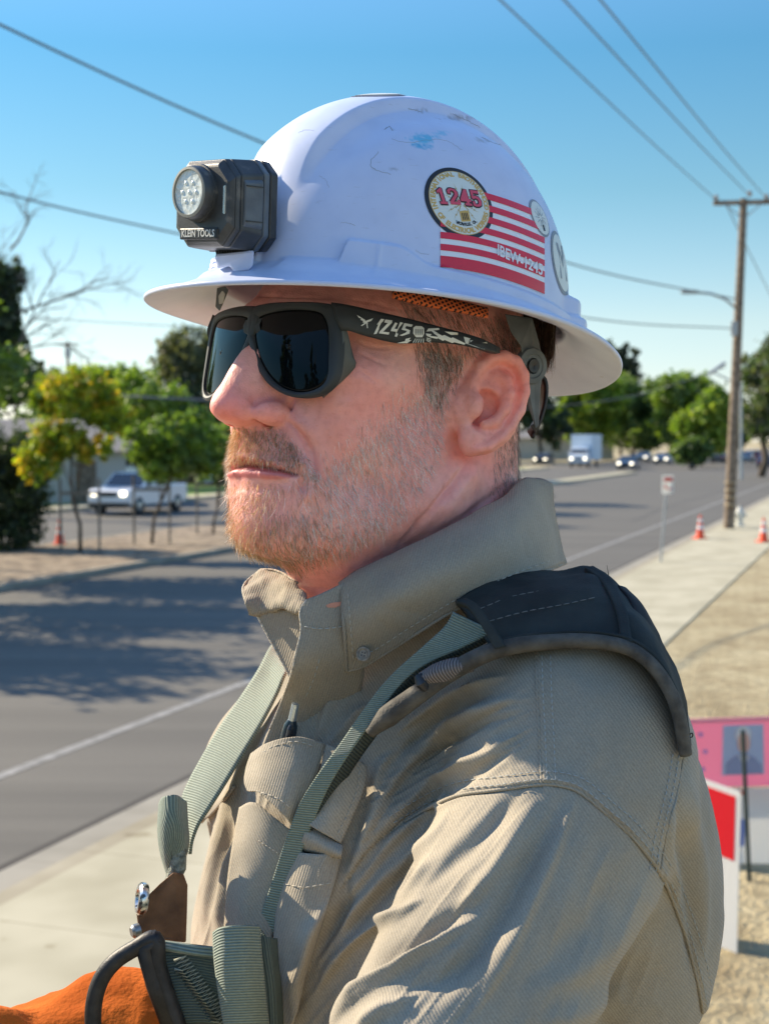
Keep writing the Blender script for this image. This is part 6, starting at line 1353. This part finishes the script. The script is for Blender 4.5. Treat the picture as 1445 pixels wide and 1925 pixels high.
for k, (s_0, t_0, h_, lab) in enumerate(((13, 20.6, 7.0, 'staked young tree beyond the left edge, nearest to the viewer'), (19, 20.6, 7.4, 'second staked young tree beyond the left edge'), (24, 21.4, 7.4, 'third staked young tree beyond the left edge, throwing shade on the road'), (28.5, 22.0, 7.0, 'fourth staked young tree beyond the left edge'), (52, 20.3, 5.6, 'young median tree hidden behind the head, shading the road'), (60, 20, 5.2, 'second young median tree hidden behind the head'), (69, 20.3, 5.4, 'last young median tree behind the head'))):
    TN[0] += 1; rng = np.random.default_rng(400 + k); b = ST(s_0, t_0, .13); r_ = empty('young_tree', b, lab, 'tree', gs); mb = MB(); mb.tube([b, b + np.array([.05, .05, h_ * .75])], [.06, .03], 8); mb.build('trunk', M_BARK, r_)
    crown_mesh('crown', [(b + np.array([dx, dy, h_ * z]), (1.5 * h_ / 5.6, 1.5 * h_ / 5.6, .17 * h_)) for dx, dy, z in ((0, 0, .82), (.9, .3, .66), (-.9, -.2, .64), (.1, -.9, .6), (0, .9, .7))], 8000, .12, GRN[1:] + BRT[:2], r_, rng); stakes(r_, b)
# trees across the street behind the viewer: they are what the dark lenses mirror
gm = 'trees across the street beside the viewer'
for k, (x, y, h, wd) in enumerate(((-24, -7, 15, 3.0), (-30, -12, 13, 4.0), (-36, -2, 7, 4.5), (-33, 5, 8, 5), (-30, -21, 12, 5), (-38, 14, 9, 6), (-24, -27, 10, 4.6), (-16, -32, 9, 5), (-40, -18, 9, 6), (-36, -8, 8, 5), (-20, -17, 12, 3))):
    TN[0] += 1; rng = np.random.default_rng(300 + k); r_ = empty('tree', (x, y, 0), 'dark tree across the street, mirrored in the sunglasses', 'tree', gm); mb = MB(); mb.tube([(x, y, 0), (x, y, h * .8)], [.3, .1], 8); mb.build('trunk', M_BARK, r_)
    crown_mesh('crown', [((x, y, h * (.35 + .15 * q_)), (wd * (1 - .16 * q_), wd * (1 - .16 * q_), h * .15)) for q_ in range(5)], 4200, .36, DRK + GRN[:2], r_, rng)
# ================================================================== utility pole, lamps, wires
M_WOOD = mat('pole_wood', (.2, .15, .1), .9, build=noisy((.13, .095, .065), (.27, .21, .15), 6, 8, bs=.6, bd=.01)); M_GALV = mat('galvanised', (.38, .40, .41), .45, metal=.6); M_WIRE = mat('cable', (.14, .15, .165), .7)
pb = C(1369, 1001, 48.8); pb[2] = .12; pt = C(1397, 374, 48.8); pole = empty('utility_pole', pb, 'tall brown wooden utility pole with crossarm and street lamp on the pavement', 'utility pole')
MB().tube([pb, (pb + pt) / 2, pt], [.19, .165, .13], 14).build('pole', M_WOOD, pole, smooth=True)
ca, cb_ = C(1340, 382, 48.8), C(1462, 379, 48.8); ax_ = (cb_ - ca) / np.linalg.norm(cb_ - ca); MB().tube([ca, cb_], .085, 4).build('crossarm', M_WOOD, pole)
for q in (C(1362, 384, 48.7), C(1430, 383, 48.7)): MB().tube([q, C(1396, 412, 48.7)], .022, 6).build('brace', M_GALV, pole)
ins = [C(1345, 376, 48.8), C(1408, 368, 48.8), C(1440, 374, 48.8)]
for p in ins: MB().lathe(p - AU * .02, (0, 0, 1), [(0, .05), (.06, .09), (.09, .06), (.14, .08), (.18, .05), (.2, 0)], 12).build('insulator', mat('porcelain', (.3, .25, .22), .3), pole, smooth=True)
lampS = [C(x, y, 48.7 - .002 * (1378 - x)) for x, y in ((1381, 578), (1362, 562), (1335, 552), (1305, 549))]
MB().tube(lampS, .045, 8).build('lamp_arm', M_GALV, pole, smooth=True, auto=False); MB().box(C(1295, 549, 48.5), (.62, .26, .13), bev=.05).build('lamp_head', M_GALV, pole)
for k in range(4): MB().tube([C(1372 + .2 * k, 905 + 14 * k, 48.6), C(1372, 909 + 14 * k, 48.6)], .20, 12).build('tag_band', mat('tag', (.35, .28, .18), .7), pole)
MB().box(C(1379, 618, 48.6), (.22, .2, .5), bev=.02).build('cable_box', M_GALV, pole)
def wire(name, label, P, r, group, sag=0):
    P = [np.array(p) for p in P]; Q = cat(P, 50)
    if sag: t = np.linspace(0, 1, 50); Q[:, 2] -= sag * 4 * t * (1 - t)
    tag(MB().tube(Q, r, 6).build(name, M_WIRE, smooth=True, auto=False), label, 'cable', group)
gw = 'overhead lines'
def back(p, px, s): # along the road towards the viewer through a column of the photograph
    q = p - ins[0]; return None
for p, (x0, lab) in zip(ins, ((940, 'leftmost of the three power lines running up from the crossarm'), (1060, 'middle power line running up from the crossarm'), (1128, 'rightmost power line running up from the crossarm'))):
    a = C(x0, 0, 20.5); d_ = (a - p); wire('power_line', lab, [p, (p + a) / 2 - np.array([0, 0, .05]), a, a + d_ * .5], .016, gw)
wire('power_line', 'upper cable passing from the top left corner behind the hat to the pole', [C(1380, 562, 48.8), C(1060, 492, 38), C(500, 271, 27), (C(0, 46, 21)), C(-300, -110, 18)], .024, gw)
wire('power_line', 'lower cable from the left edge behind the headlamp to the pole', [C(1380, 618, 48.8), C(1085, 595, 40), C(320, 436, 29), C(0, 361, 25), C(-300, 280, 22)], .020, gw)
wire('power_line', 'dark cable crossing in front of the trees on the left', [C(-100, 712, 60), C(150, 738, 60), C(390, 752, 60), C(700, 760, 70)], .05, gw)
wire('power_line', 'thin faint cable in the sky left of the hat brim', [C(60, 596, 120), C(200, 606, 120), C(400, 617, 120)], .035, gw)
wire('power_line', 'thin cable from the far lamp crossing the trees on the right', [C(1362, 690, 110), C(1200, 742, 110), C(1030, 765, 110), C(900, 770, 110)], .035, gw)
wire('power_line', 'line leaving the crossarm downwards past the right side of the pole', [C(1362, 380, 49), C(1405, 470, 60), C(1460, 580, 80)], .02, gw)
wire('power_line', 'line leaving the crossarm towards the right edge', [C(1440, 376, 49), C(1480, 400, 60), C(1530, 430, 80)], .02, gw)
r_ = empty('street_lamp', gz(1392, 112), 'distant street lamp with slanting arm beside the utility pole', 'street lamp'); MB().tube([gz(1392, 112), C(1392, 720, 112)], [.14, .08], 8).build('post', M_GALV, r_, smooth=True); MB().tube([C(1392, 725, 112), C(1340, 700, 111), C(1352, 690, 111)][:2] + [C(1336, 702, 111)], .07, 6).build('arm', M_GALV, r_); MB().tube([C(1330, 704, 111), C(1362, 682, 111)], [.12, .16], 8).build('lamp_head', M_GALV, r_)
r_ = empty('utility_pole', gz(128, 150), 'small distant utility pole with transformer behind the yellow tree', 'utility pole'); MB().tube([gz(128, 150), C(128, 642, 150)], .16, 8).build('pole', M_WOOD, r_); MB().tube([C(112, 647, 150), C(146, 647, 150)], .10, 4).build('crossarm', M_WOOD, r_); MB().lathe(C(128, 672, 149.7), (0, 0, 1), [(0, .35), (.9, .35)], 10).build('transformer', M_GALV, r_)
# ================================================================== parking sign, cones, hydrant
sb = C(1241, 1064, 35.6); sb[2] = .12; sg = empty('parking_sign', sb, 'white and red parking sign on a thin grey post by the kerb', 'street sign')
MB().tube([sb, C(1253, 893, 35.6)], .028, 8).build('post', M_GALV, sg, smooth=True); 
def corr(name, c):
    m = mat(name, c, .5); t = m.node_tree; tr = t.nodes.new('ShaderNodeBsdfTranslucent'); tr.inputs[0].default_value = (*c, 1); mx = t.nodes.new('ShaderNodeMixShader'); mx.inputs[0].default_value = .55
    t.links.new(t.nodes['Principled BSDF'].outputs[0], mx.inputs[1]); t.links.new(tr.outputs[0], mx.inputs[2]); t.links.new(mx.outputs[0], t.nodes['Material Output'].inputs[0]); return m
M_SW = corr('sign_white', (.80, .80, .78)); M_SR = corr('sign_red', (.70, .05, .04))
MB().box(C(1254, 911, 35.5), (.29, .012, .46), rz=.15, bev=.004).build('sign_panel', M_SW, sg); MB().box(C(1255, 901, 35.48), (.22, .006, .10), rz=.15).build('red_mark', M_SR, sg)
q = MB(); q.box(C(1250, 915, 35.48), (.05, .006, .12), rz=.15); q.box(C(1258, 919, 35.48), (.09, .006, .04), rz=.15); q.build('red_letter_mark', M_SR, sg)
M_CONE = mat('cone_orange', (.80, .085, .03), .5, build=noisy((.70, .06, .02), (.86, .12, .04), 8)); M_BAND = mat('reflective_band', (.80, .80, .80), .35)
def cone(px, py, d, label, first=None):
    b = C(px, py, d); b[2] = .125; c = empty('traffic_cone', b, label, 'traffic cone', 'orange traffic cones'); h = .72
    MB().box(b + np.array([0, 0, .02]), (.37, .37, .04), rz=.3, bev=.01).build('base', M_CONE, c); MB().lathe(b + np.array([0, 0, .04]), (0, 0, 1), [(0, .135), (h * .34, .098), (h * .52, .078), (h * .66, .062), (h * .8, .048), (h * .96, .032), (h * .96, .020)], 20).build('cone_body', M_CONE, c, smooth=True)
    for a, e_ in ((.36, .52), (.66, .80)): MB().lathe(b + np.array([0, 0, .04]), (0, 0, 1), [(h * a, .135 - .108 * a + .003), (h * e_, .135 - .108 * e_ + .003)], 20).build('band', M_BAND, c, smooth=True)
cone(1315, 1021, 43.8, 'orange cone on the kerb between the sign and the pole'); cone(1434, 1026, 42.4, 'orange cone at the right edge of the pavement'); cone(113, 1028, 41.5, 'orange cone on the median under the yellow tree')
hb = C(1389, 995, 50.2); hb[2] = .125; hy = empty('fire_hydrant', hb, 'pale fire hydrant behind the utility pole on the pavement', 'fire hydrant'); M_HY = mat('hydrant_paint', (.62, .62, .56), .5)
MB().lathe(hb, (0, 0, 1), [(0, .17), (.05, .17), (.06, .11), (.42, .11), (.44, .15), (.5, .15), (.52, .12), (.62, .09), (.68, .03), (.72, .03), (.72, 0)], 20).build('barrel', M_HY, hy, smooth=True)
for s in (-1, 1): MB().lathe(hb + np.array([s * .09, 0, .38]), (s, 0, 0), [(0, .06), (.08, .06), (.1, .075), (.13, .075), (.13, 0)], 14).build('outlet', M_HY, hy, smooth=True)
MB().lathe(hb + np.array([0, -.09, .34]), (0, -1, 0), [(0, .08), (.08, .08), (.1, .10), (.14, .10), (.14, 0)], 14).build('outlet', M_HY, hy, smooth=True)
# ================================================================== vehicles
M_GLASS = mat('car_glass', (.02, .025, .03), .06, spec=.8); M_TYRE = mat('tyre', (.02, .02, .02), .8); M_RIM = mat('rim', (.45, .46, .47), .3, metal=.7); M_HL = bpy.data.materials.new('headlight_lit'); M_HL.use_nodes = True
_b = M_HL.node_tree.nodes['Principled BSDF']; _b.inputs['Emission Color'].default_value = (1, .88, .62, 1); _b.inputs['Emission Strength'].default_value = 2.2; M_TL = mat('tail_light', (.6, .03, .02), .3); M_TRIM = mat('dark_trim', (.02, .02, .022), .5)
def paint(name, c): return mat(name, c, .28, Coat_Weight=.6, Coat_Roughness=.08)
def vehicle(name, label, pos, rz, prof, wd, wheels, paintm, cab=None, windows=(), front=0, hl=None, group=None, cat_='car', tail=False, wr=.33):
    "prof: side outline (x forward, z); cab tapers inward towards the roof"
    o = empty(name, pos, label, cat_, group); c, s = math.cos(rz), math.sin(rz); M = np.array([[c, s, 0], [-s, c, 0], [0, 0, 1]]); W_ = lambda p: np.asarray(p, float) @ M + np.array(pos)
    zb = max(z for _, z in prof); sh = lambda z: wd / 2 * (1 - .13 * np.clip((z - cab) / max(zb - cab, .01), 0, 1)) if cab else wd / 2
    n = len(prof); V = [W_((x, q * sh(z), z)) for q in (1, .0, -1) for x, z in prof]; F = [tuple(range(n)), tuple(range(3 * n - 1, 2 * n - 1, -1))] + [(k * n + i, k * n + (i + 1) % n, (k + 1) * n + (i + 1) % n, (k + 1) * n + i) for k in (0, 1) for i in range(n)]
    MB().add(V, F).build('body', paintm, o, bevel=.05)
    for P, side in windows:     # side windows (both sides) or full-width screens
        if side: 
            for q in (1, -1): m_ = MB(); m_.add([W_((x, q * (sh(z) + .006), z)) for x, z in P], [tuple(range(len(P)))]); m_.build('window', M_GLASS, o)
        else:
            (x0, z0), (x1, z1) = P; m_ = MB(); dx = .012 * np.sign(x0 - x1 + 1e-9) ; m_.add([W_((x0 + dx, sh(z0) * .9, z0 + .01)), W_((x0 + dx, -sh(z0) * .9, z0 + .01)), W_((x1 + dx, -sh(z1) * .9, z1 + .01)), W_((x1 + dx, sh(z1) * .9, z1 + .01))], [(0, 1, 2, 3)]); m_.build('windscreen', M_GLASS, o)
    for x in wheels:
        for q in (1, -1):
            w_ = MB().lathe(W_((x, q * (wd / 2 - .20), wr)), W_((0, q, 0)) - W_((0, 0, 0)), [(0, wr - .03), (.02, wr), (.2, wr), (.22, wr - .03), (.22, wr * .62), (.21, 0)], 22).build('wheel', M_TYRE, o, smooth=True)
            MB().lathe(W_((x, q * (wd / 2 + .022), wr)), W_((0, q, 0)) - W_((0, 0, 0)), [(0, wr * .62), (.006, wr * .6), (.012, wr * .2), (.02, 0)], 16).build('rim', M_RIM, w_, smooth=True)
    xf = max(x for x, _ in prof); xr = min(x for x, _ in prof); hz = hl or .75
    for q in (1, -1):
        MB().box(W_((xf + .005, q * wd * .36, hz)), (.06, .30, .18), M=M, bev=.03).build('headlight', M_HL if not tail else M_TRIM, o)
        MB().box(W_((xr - .005, q * wd * .40, hz + .1)), (.05, .16, .26), M=M, bev=.02).build('tail_light', M_TL, o)
    MB().box(W_((xf + .01, 0, hz - .02)), (.05, wd * .42, .20), M=M, bev=.015).build('grille', M_TRIM, o); MB().box(W_((xf + .015, 0, .42)), (.10, wd * .94, .16), M=M, bev=.03).build('bumper', M_TRIM if not tail else paintm, o)
    for q in (1, -1): MB().box(W_(((xf + xr) / 2 + .75, q * (wd / 2 + .10), (cab or 1.1) + .10)), (.14, .22, .16), M=M, bev=.03).build('mirror', paintm, o)
    return o
HDG = math.atan2(-DD[1], -DD[0]); HAW = math.atan2(DD[1], DD[0])
car_p = [(2.25, .45), (2.25, .72), (2.05, .86), (1.05, .98), (.35, 1.40), (-.95, 1.44), (-1.70, 1.02), (-2.15, .95), (-2.20, .45), (-1.9, .28), (1.9, .28)]
car_w = [([(.92, 1.0), (.32, 1.34), (-.9, 1.37), (-1.45, 1.03)], True), ([(1.05, .98), (.35, 1.38)], False), ([(-1.70, 1.02), (-.95, 1.42)], False)]
pick_p = [(2.6, .55), (2.6, .98), (2.45, 1.10), (1.35, 1.20), (.70, 1.74), (-.55, 1.78), (-.85, 1.70), (-.92, 1.22), (-2.6, 1.22), (-2.65, .55), (-2.3, .42), (2.3, .42)]
pick_w = [([(1.20, 1.20), (.66, 1.64), (-.5, 1.68), (-.75, 1.22)], True), ([(1.35, 1.20), (.70, 1.72)], False), ([(-.92, 1.24), (-.85, 1.68)], False)]
p = G(262, 964); vehicle('pickup_truck', 'white pickup with lit headlights on the far road behind the young trees', p, HDG, pick_p, 1.95, (1.7, -1.7), paint('white_paint', (.78, .80, .82)), 1.2, pick_w, hl=.92, cat_='pickup truck', wr=.38)
p = G(1098, 878); bt = vehicle('box_truck', 'white box truck with lit headlights at the road junction', p, HDG, [(3.6, .55), (3.6, 1.35), (3.25, 1.55), (2.85, 2.25), (1.75, 2.30), (1.70, .55)], 2.1, (2.6, -2.2), paint('truck_paint', (.72, .78, .84)), 1.55, [([(3.2, 1.56), (2.88, 2.15), (2.0, 2.18), (2.0, 1.56)], True), ([(3.25, 1.56), (2.85, 2.2)], False)], hl=1.0, cat_='truck', wr=.42)
c, s = math.cos(HDG), math.sin(HDG); Mh = np.array([[c, s, 0], [-s, c, 0], [0, 0, 1]]); MB().box(np.array([-1.1, 0, 2.25]) @ Mh + p, (5.4, 2.45, 2.9), M=Mh, bev=.04).build('cargo_box', mat('box_white', (.75, .80, .86), .5), bt)
gc = 'cars on the road'
for lab, px, py, h, colr, tl_ in (('blue car with lit headlights right of the box truck', 1181, 883, HDG, (.06, .12, .22), False), ('white car with lit headlights behind the low bush', 1246, 872, HDG, (.7, .72, .74), False), ('dark car left of the box truck near the nape', 1022, 873, HDG, (.05, .055, .06), False),
    ('dark blue car near the right edge beyond the pole', 1440, 880, HAW, (.04, .06, .12), True), ('silver car in the far queue right of the pole', 1402, 868, HAW, (.45, .46, .48), True), ('red car in the far queue at the right edge', 1425, 866, HAW, (.4, .04, .03), True), ('white van shaped car in the far queue', 1414, 862, HAW, (.7, .7, .7), True), ('grey car far behind the blue car', 1208, 868, HDG, (.2, .3, .45), False), ('small dark car left of the utility pole', 1350, 870, HAW, (.08, .08, .09), True), ('black parked car on the far side beyond the young trees', 420, 905, HDG, (.03, .03, .035), False)):
    vehicle('car', lab, G(px, py), h, car_p, 1.8, (1.35, -1.35), paint('paint', colr), .98, car_w, group=gc, hl=.68, tail=tl_, wr=.32)
# ================================================================== houses, walls, fence on the far side
M_ROOF = mat('roof_shingle', (.2, .19, .18), .9, build=noisy((.15, .14, .135), (.27, .26, .25), 3)); M_WALL = mat('house_wall', (.5, .48, .43), .9); M_WALLB = mat('pale_blue_wall', (.55, .62, .68), .9); M_FEN = mat('fence_white', (.7, .72, .74), .7)
def house(label, px, d, w_, dp, h, m, roofh=1.8, rz=.2):
    b = gz(px, d); o = empty('house', b, label, 'house', 'houses beyond the road'); c, s = math.cos(rz), math.sin(rz); M = np.array([[c, s, 0], [-s, c, 0], [0, 0, 1]]); W_ = lambda p: np.asarray(p, float) @ M + b
    MB().box(W_((0, 0, h / 2)), (w_, dp, h), M=M).build('wall', m, o); e = .5
    V = [W_(v) for v in ((-w_ / 2 - e, -dp / 2 - e, h - .1), (w_ / 2 + e, -dp / 2 - e, h - .1), (w_ / 2 + e, dp / 2 + e, h - .1), (-w_ / 2 - e, dp / 2 + e, h - .1), (-w_ / 2 + 1, 0, h + roofh), (w_ / 2 - 1, 0, h + roofh))]; MB().add(V, [(0, 1, 5, 4), (1, 2, 5), (2, 3, 4, 5), (3, 0, 4), (0, 3, 2, 1)]).build('roof', M_ROOF, o)
    for x in (-w_ * .3, w_ * .1): wn = MB().box(W_((x, -dp / 2 - .01, h * .55)), (1.4, .06, 1.1), M=M).build('window', M_GLASS, o); MB().box(W_((x, -dp / 2 - .03, h * .55 - .6)), (1.6, .12, .08), M=M).build('sill', M_FEN, wn)
    MB().box(W_((w_ * .34, -dp / 2 - .02, 1.05)), (1.0, .08, 2.1), M=M).build('door', M_WOOD, o)
house('low house with grey shingle roof at the left edge behind the trees', 0, 72, 12, 9, 2.7, M_WALL, 1.5, .25); house('pale blue house behind the yellow tree and pickup', 225, 104, 13, 9, 2.8, M_WALLB, 1.7, .2); house('beige house behind the man\'s chin', 480, 112, 14, 9, 2.8, M_WALL, 1.8); house('low beige building behind the dark car near the nape', 1010, 225, 22, 12, 3.4, M_WALL, 1.6, 0)
q = empty('fence', gz(200, 84), 'white panel fence between the yellow tree and the pickup', 'fence')
for k in range(12): MB().box(gz(150 + 15 * k, 84, .85), (.44, .04, 1.3)).build('panel', M_FEN, q); MB().box(gz(143 + 15 * k, 84, .85), (.08, .08, 1.7)).build('post', M_FEN, q)
# ================================================================== yard signs at the lower right
def panel(name, P, m, parent, th=.006):
    P = [np.array(p) for p in P]; n = np.cross(P[1] - P[0], P[3] - P[0]); n /= np.linalg.norm(n); n = n if n @ (CAM - P[0]) > 0 else -n
    return MB().add(P + [p - n * th for p in P], [(0, 1, 2, 3), (7, 6, 5, 4), (0, 4, 5, 1), (1, 5, 6, 2), (2, 6, 7, 3), (3, 7, 4, 0)]).build(name, m, parent)
M_PINK = corr('sign_pink', (.86, .40, .52)); M_PINKL = corr('sign_pale_pink', (.80, .50, .58)); M_SBLUE = mat('sign_blue', (.16, .22, .50), .5)
g1 = gz(1390, 10.45, .08); y1 = empty('pink_yard_sign', g1, 'pink campaign yard sign with a portrait and blue stars', 'yard sign'); dS = 10.5
pq = lambda x, y, o=0: C(x, y, dS - o)
panel('sign_board', [pq(1270, 1354), pq(1520, 1346), pq(1524, 1476), pq(1272, 1482)], M_PINK, y1)
panel('border_strip', [pq(1270, 1352, .004), pq(1520, 1344, .004), pq(1520, 1353, .004), pq(1270, 1361, .004)], M_PINKL, y1, .002); panel('portrait_ground', [pq(1358, 1364, .004), pq(1434, 1361, .004), pq(1436, 1455, .004), pq(1356, 1458, .004)], corr('portrait_blue', (.55, .75, .85)), y1, .002)
def disc_px(x, y, rx, ry, off, m, name, parent, dep=None, n=20): d_ = (dep or dS) - off; MB().add([C(x + rx * math.cos(a), y + ry * math.sin(a), d_) for a in np.linspace(0, 2 * math.pi, n, endpoint=False)], [tuple(range(n))]).build(name, m, parent)
MB().add([pq(x, y, .008) for x, y in ((1362, 1457), (1364, 1436), (1376, 1424), (1388, 1418), (1404, 1418), (1418, 1424), (1430, 1438), (1432, 1455))], [tuple(range(8))]).build('portrait_jacket', mat('jacket_print', (.25, .27, .38), .6), y1)
disc_px(1396, 1382, 15, 18, .0095, mat('portrait_hair', (.62, .60, .58), .6), 'portrait_hair', y1); disc_px(1397, 1396, 12, 20, .011, mat('portrait_skin', (.62, .36, .28), .6), 'portrait_face', y1)
MB().add([pq(1385, 1420, .010), pq(1409, 1420, .010), pq(1398, 1440, .010)], [(0, 1, 2)]).build('portrait_shirt', M_SW, y1)
def star(x, y, r, off, m, parent): MB().add([pq(x + (r if k % 2 == 0 else r * .42) * math.sin(k * math.pi / 5), y - (r if k % 2 == 0 else r * .42) * math.cos(k * math.pi / 5), off) for k in range(10)], [tuple(range(10))]).build('star', m, parent)
for x, y in ((1316, 1381), (1325, 1413), (1320, 1446)): star(x, y, 6.5, .006, M_SBLUE, y1)
for x, y, w_ in ((1298, 1386, 5), (1302, 1416, 9), (1303, 1448, 8)):
    for j in (-1, 0, 1): panel('white_letter_mark', [pq(x + j * w_ * .8 - w_ * .28, y - 9, .006), pq(x + j * w_ * .8 + w_ * .28, y - 9, .006), pq(x + j * w_ * .8 + w_ * .28, y + 9, .006), pq(x + j * w_ * .8 - w_ * .28, y + 9, .006)], M_SW, y1, .002)
for x in (1300, 1480): a = C(x, 1478, dS + .02); b_ = a.copy(); b_[2] = 0; MB().tube([a, b_], .006, 6).build('wire_leg', M_GALV, y1)
y2 = empty('white_yard_sign', gz(1420, 10.3, .08), 'white yard sign with a blue mark below the pink sign', 'yard sign')
panel('sign_board', [C(1300, 1484, 10.35), C(1520, 1480, 10.35), C(1520, 1640, 10.35), C(1306, 1640, 10.35)], M_SW, y2); panel('blue_mark', [C(1389, 1540, 10.34), C(1400, 1540, 10.34), C(1398, 1590, 10.34), C(1390, 1592, 10.34)], M_SBLUE, y2, .002); panel('red_mark', [C(1380, 1486, 10.34), C(1400, 1486, 10.34), C(1400, 1494, 10.34), C(1380, 1495, 10.34)], M_SR, y2, .002)
for x in (1340, 1480): a = C(x, 1636, 10.36); b_ = a.copy(); b_[2] = 0; MB().tube([a, b_], .006, 6).build('wire_leg', M_GALV, y2)
a = C(1395, 1372, 9.95); b_ = C(1408, 1672, 9.95); tag(MB().tube([a, b_], .016, 8).build('fence_stake', mat('stake_green', (.02, .035, .03), .6)), 'dark green metal stake in front of the pink sign', 'stake')
y3 = empty('red_yard_sign', C(1360, 1850, 8.5), 'red and white yard sign standing behind the man\'s back', 'yard sign')
cr_ = [C(1262, 1443, 9.0), C(1391, 1489, 8.55), C(1382, 1836, 8.55), C(1256, 1772, 9.0)]; panel('sign_board', cr_, M_SW, y3)
bl_ = lambda u, v, o: (lambda p: p + (CAM - p) / np.linalg.norm(CAM - p) * o)((cr_[0] * (1 - u) + cr_[1] * u) * (1 - v) + (cr_[3] * (1 - u) + cr_[2] * u) * v)
panel('red_field', [bl_(.04, .035, .006), bl_(.93, .035, .006), bl_(.93, .385, .006), bl_(.04, .385, .006)], corr('sign_scarlet', (.80, .01, .03)), y3, .002)
for u in (.1, .9): a = bl_(u, .9, -.02); b_ = a.copy(); b_[2] = -.02; MB().tube([a, b_], .008, 6).build('wire_leg', M_GALV, y3)
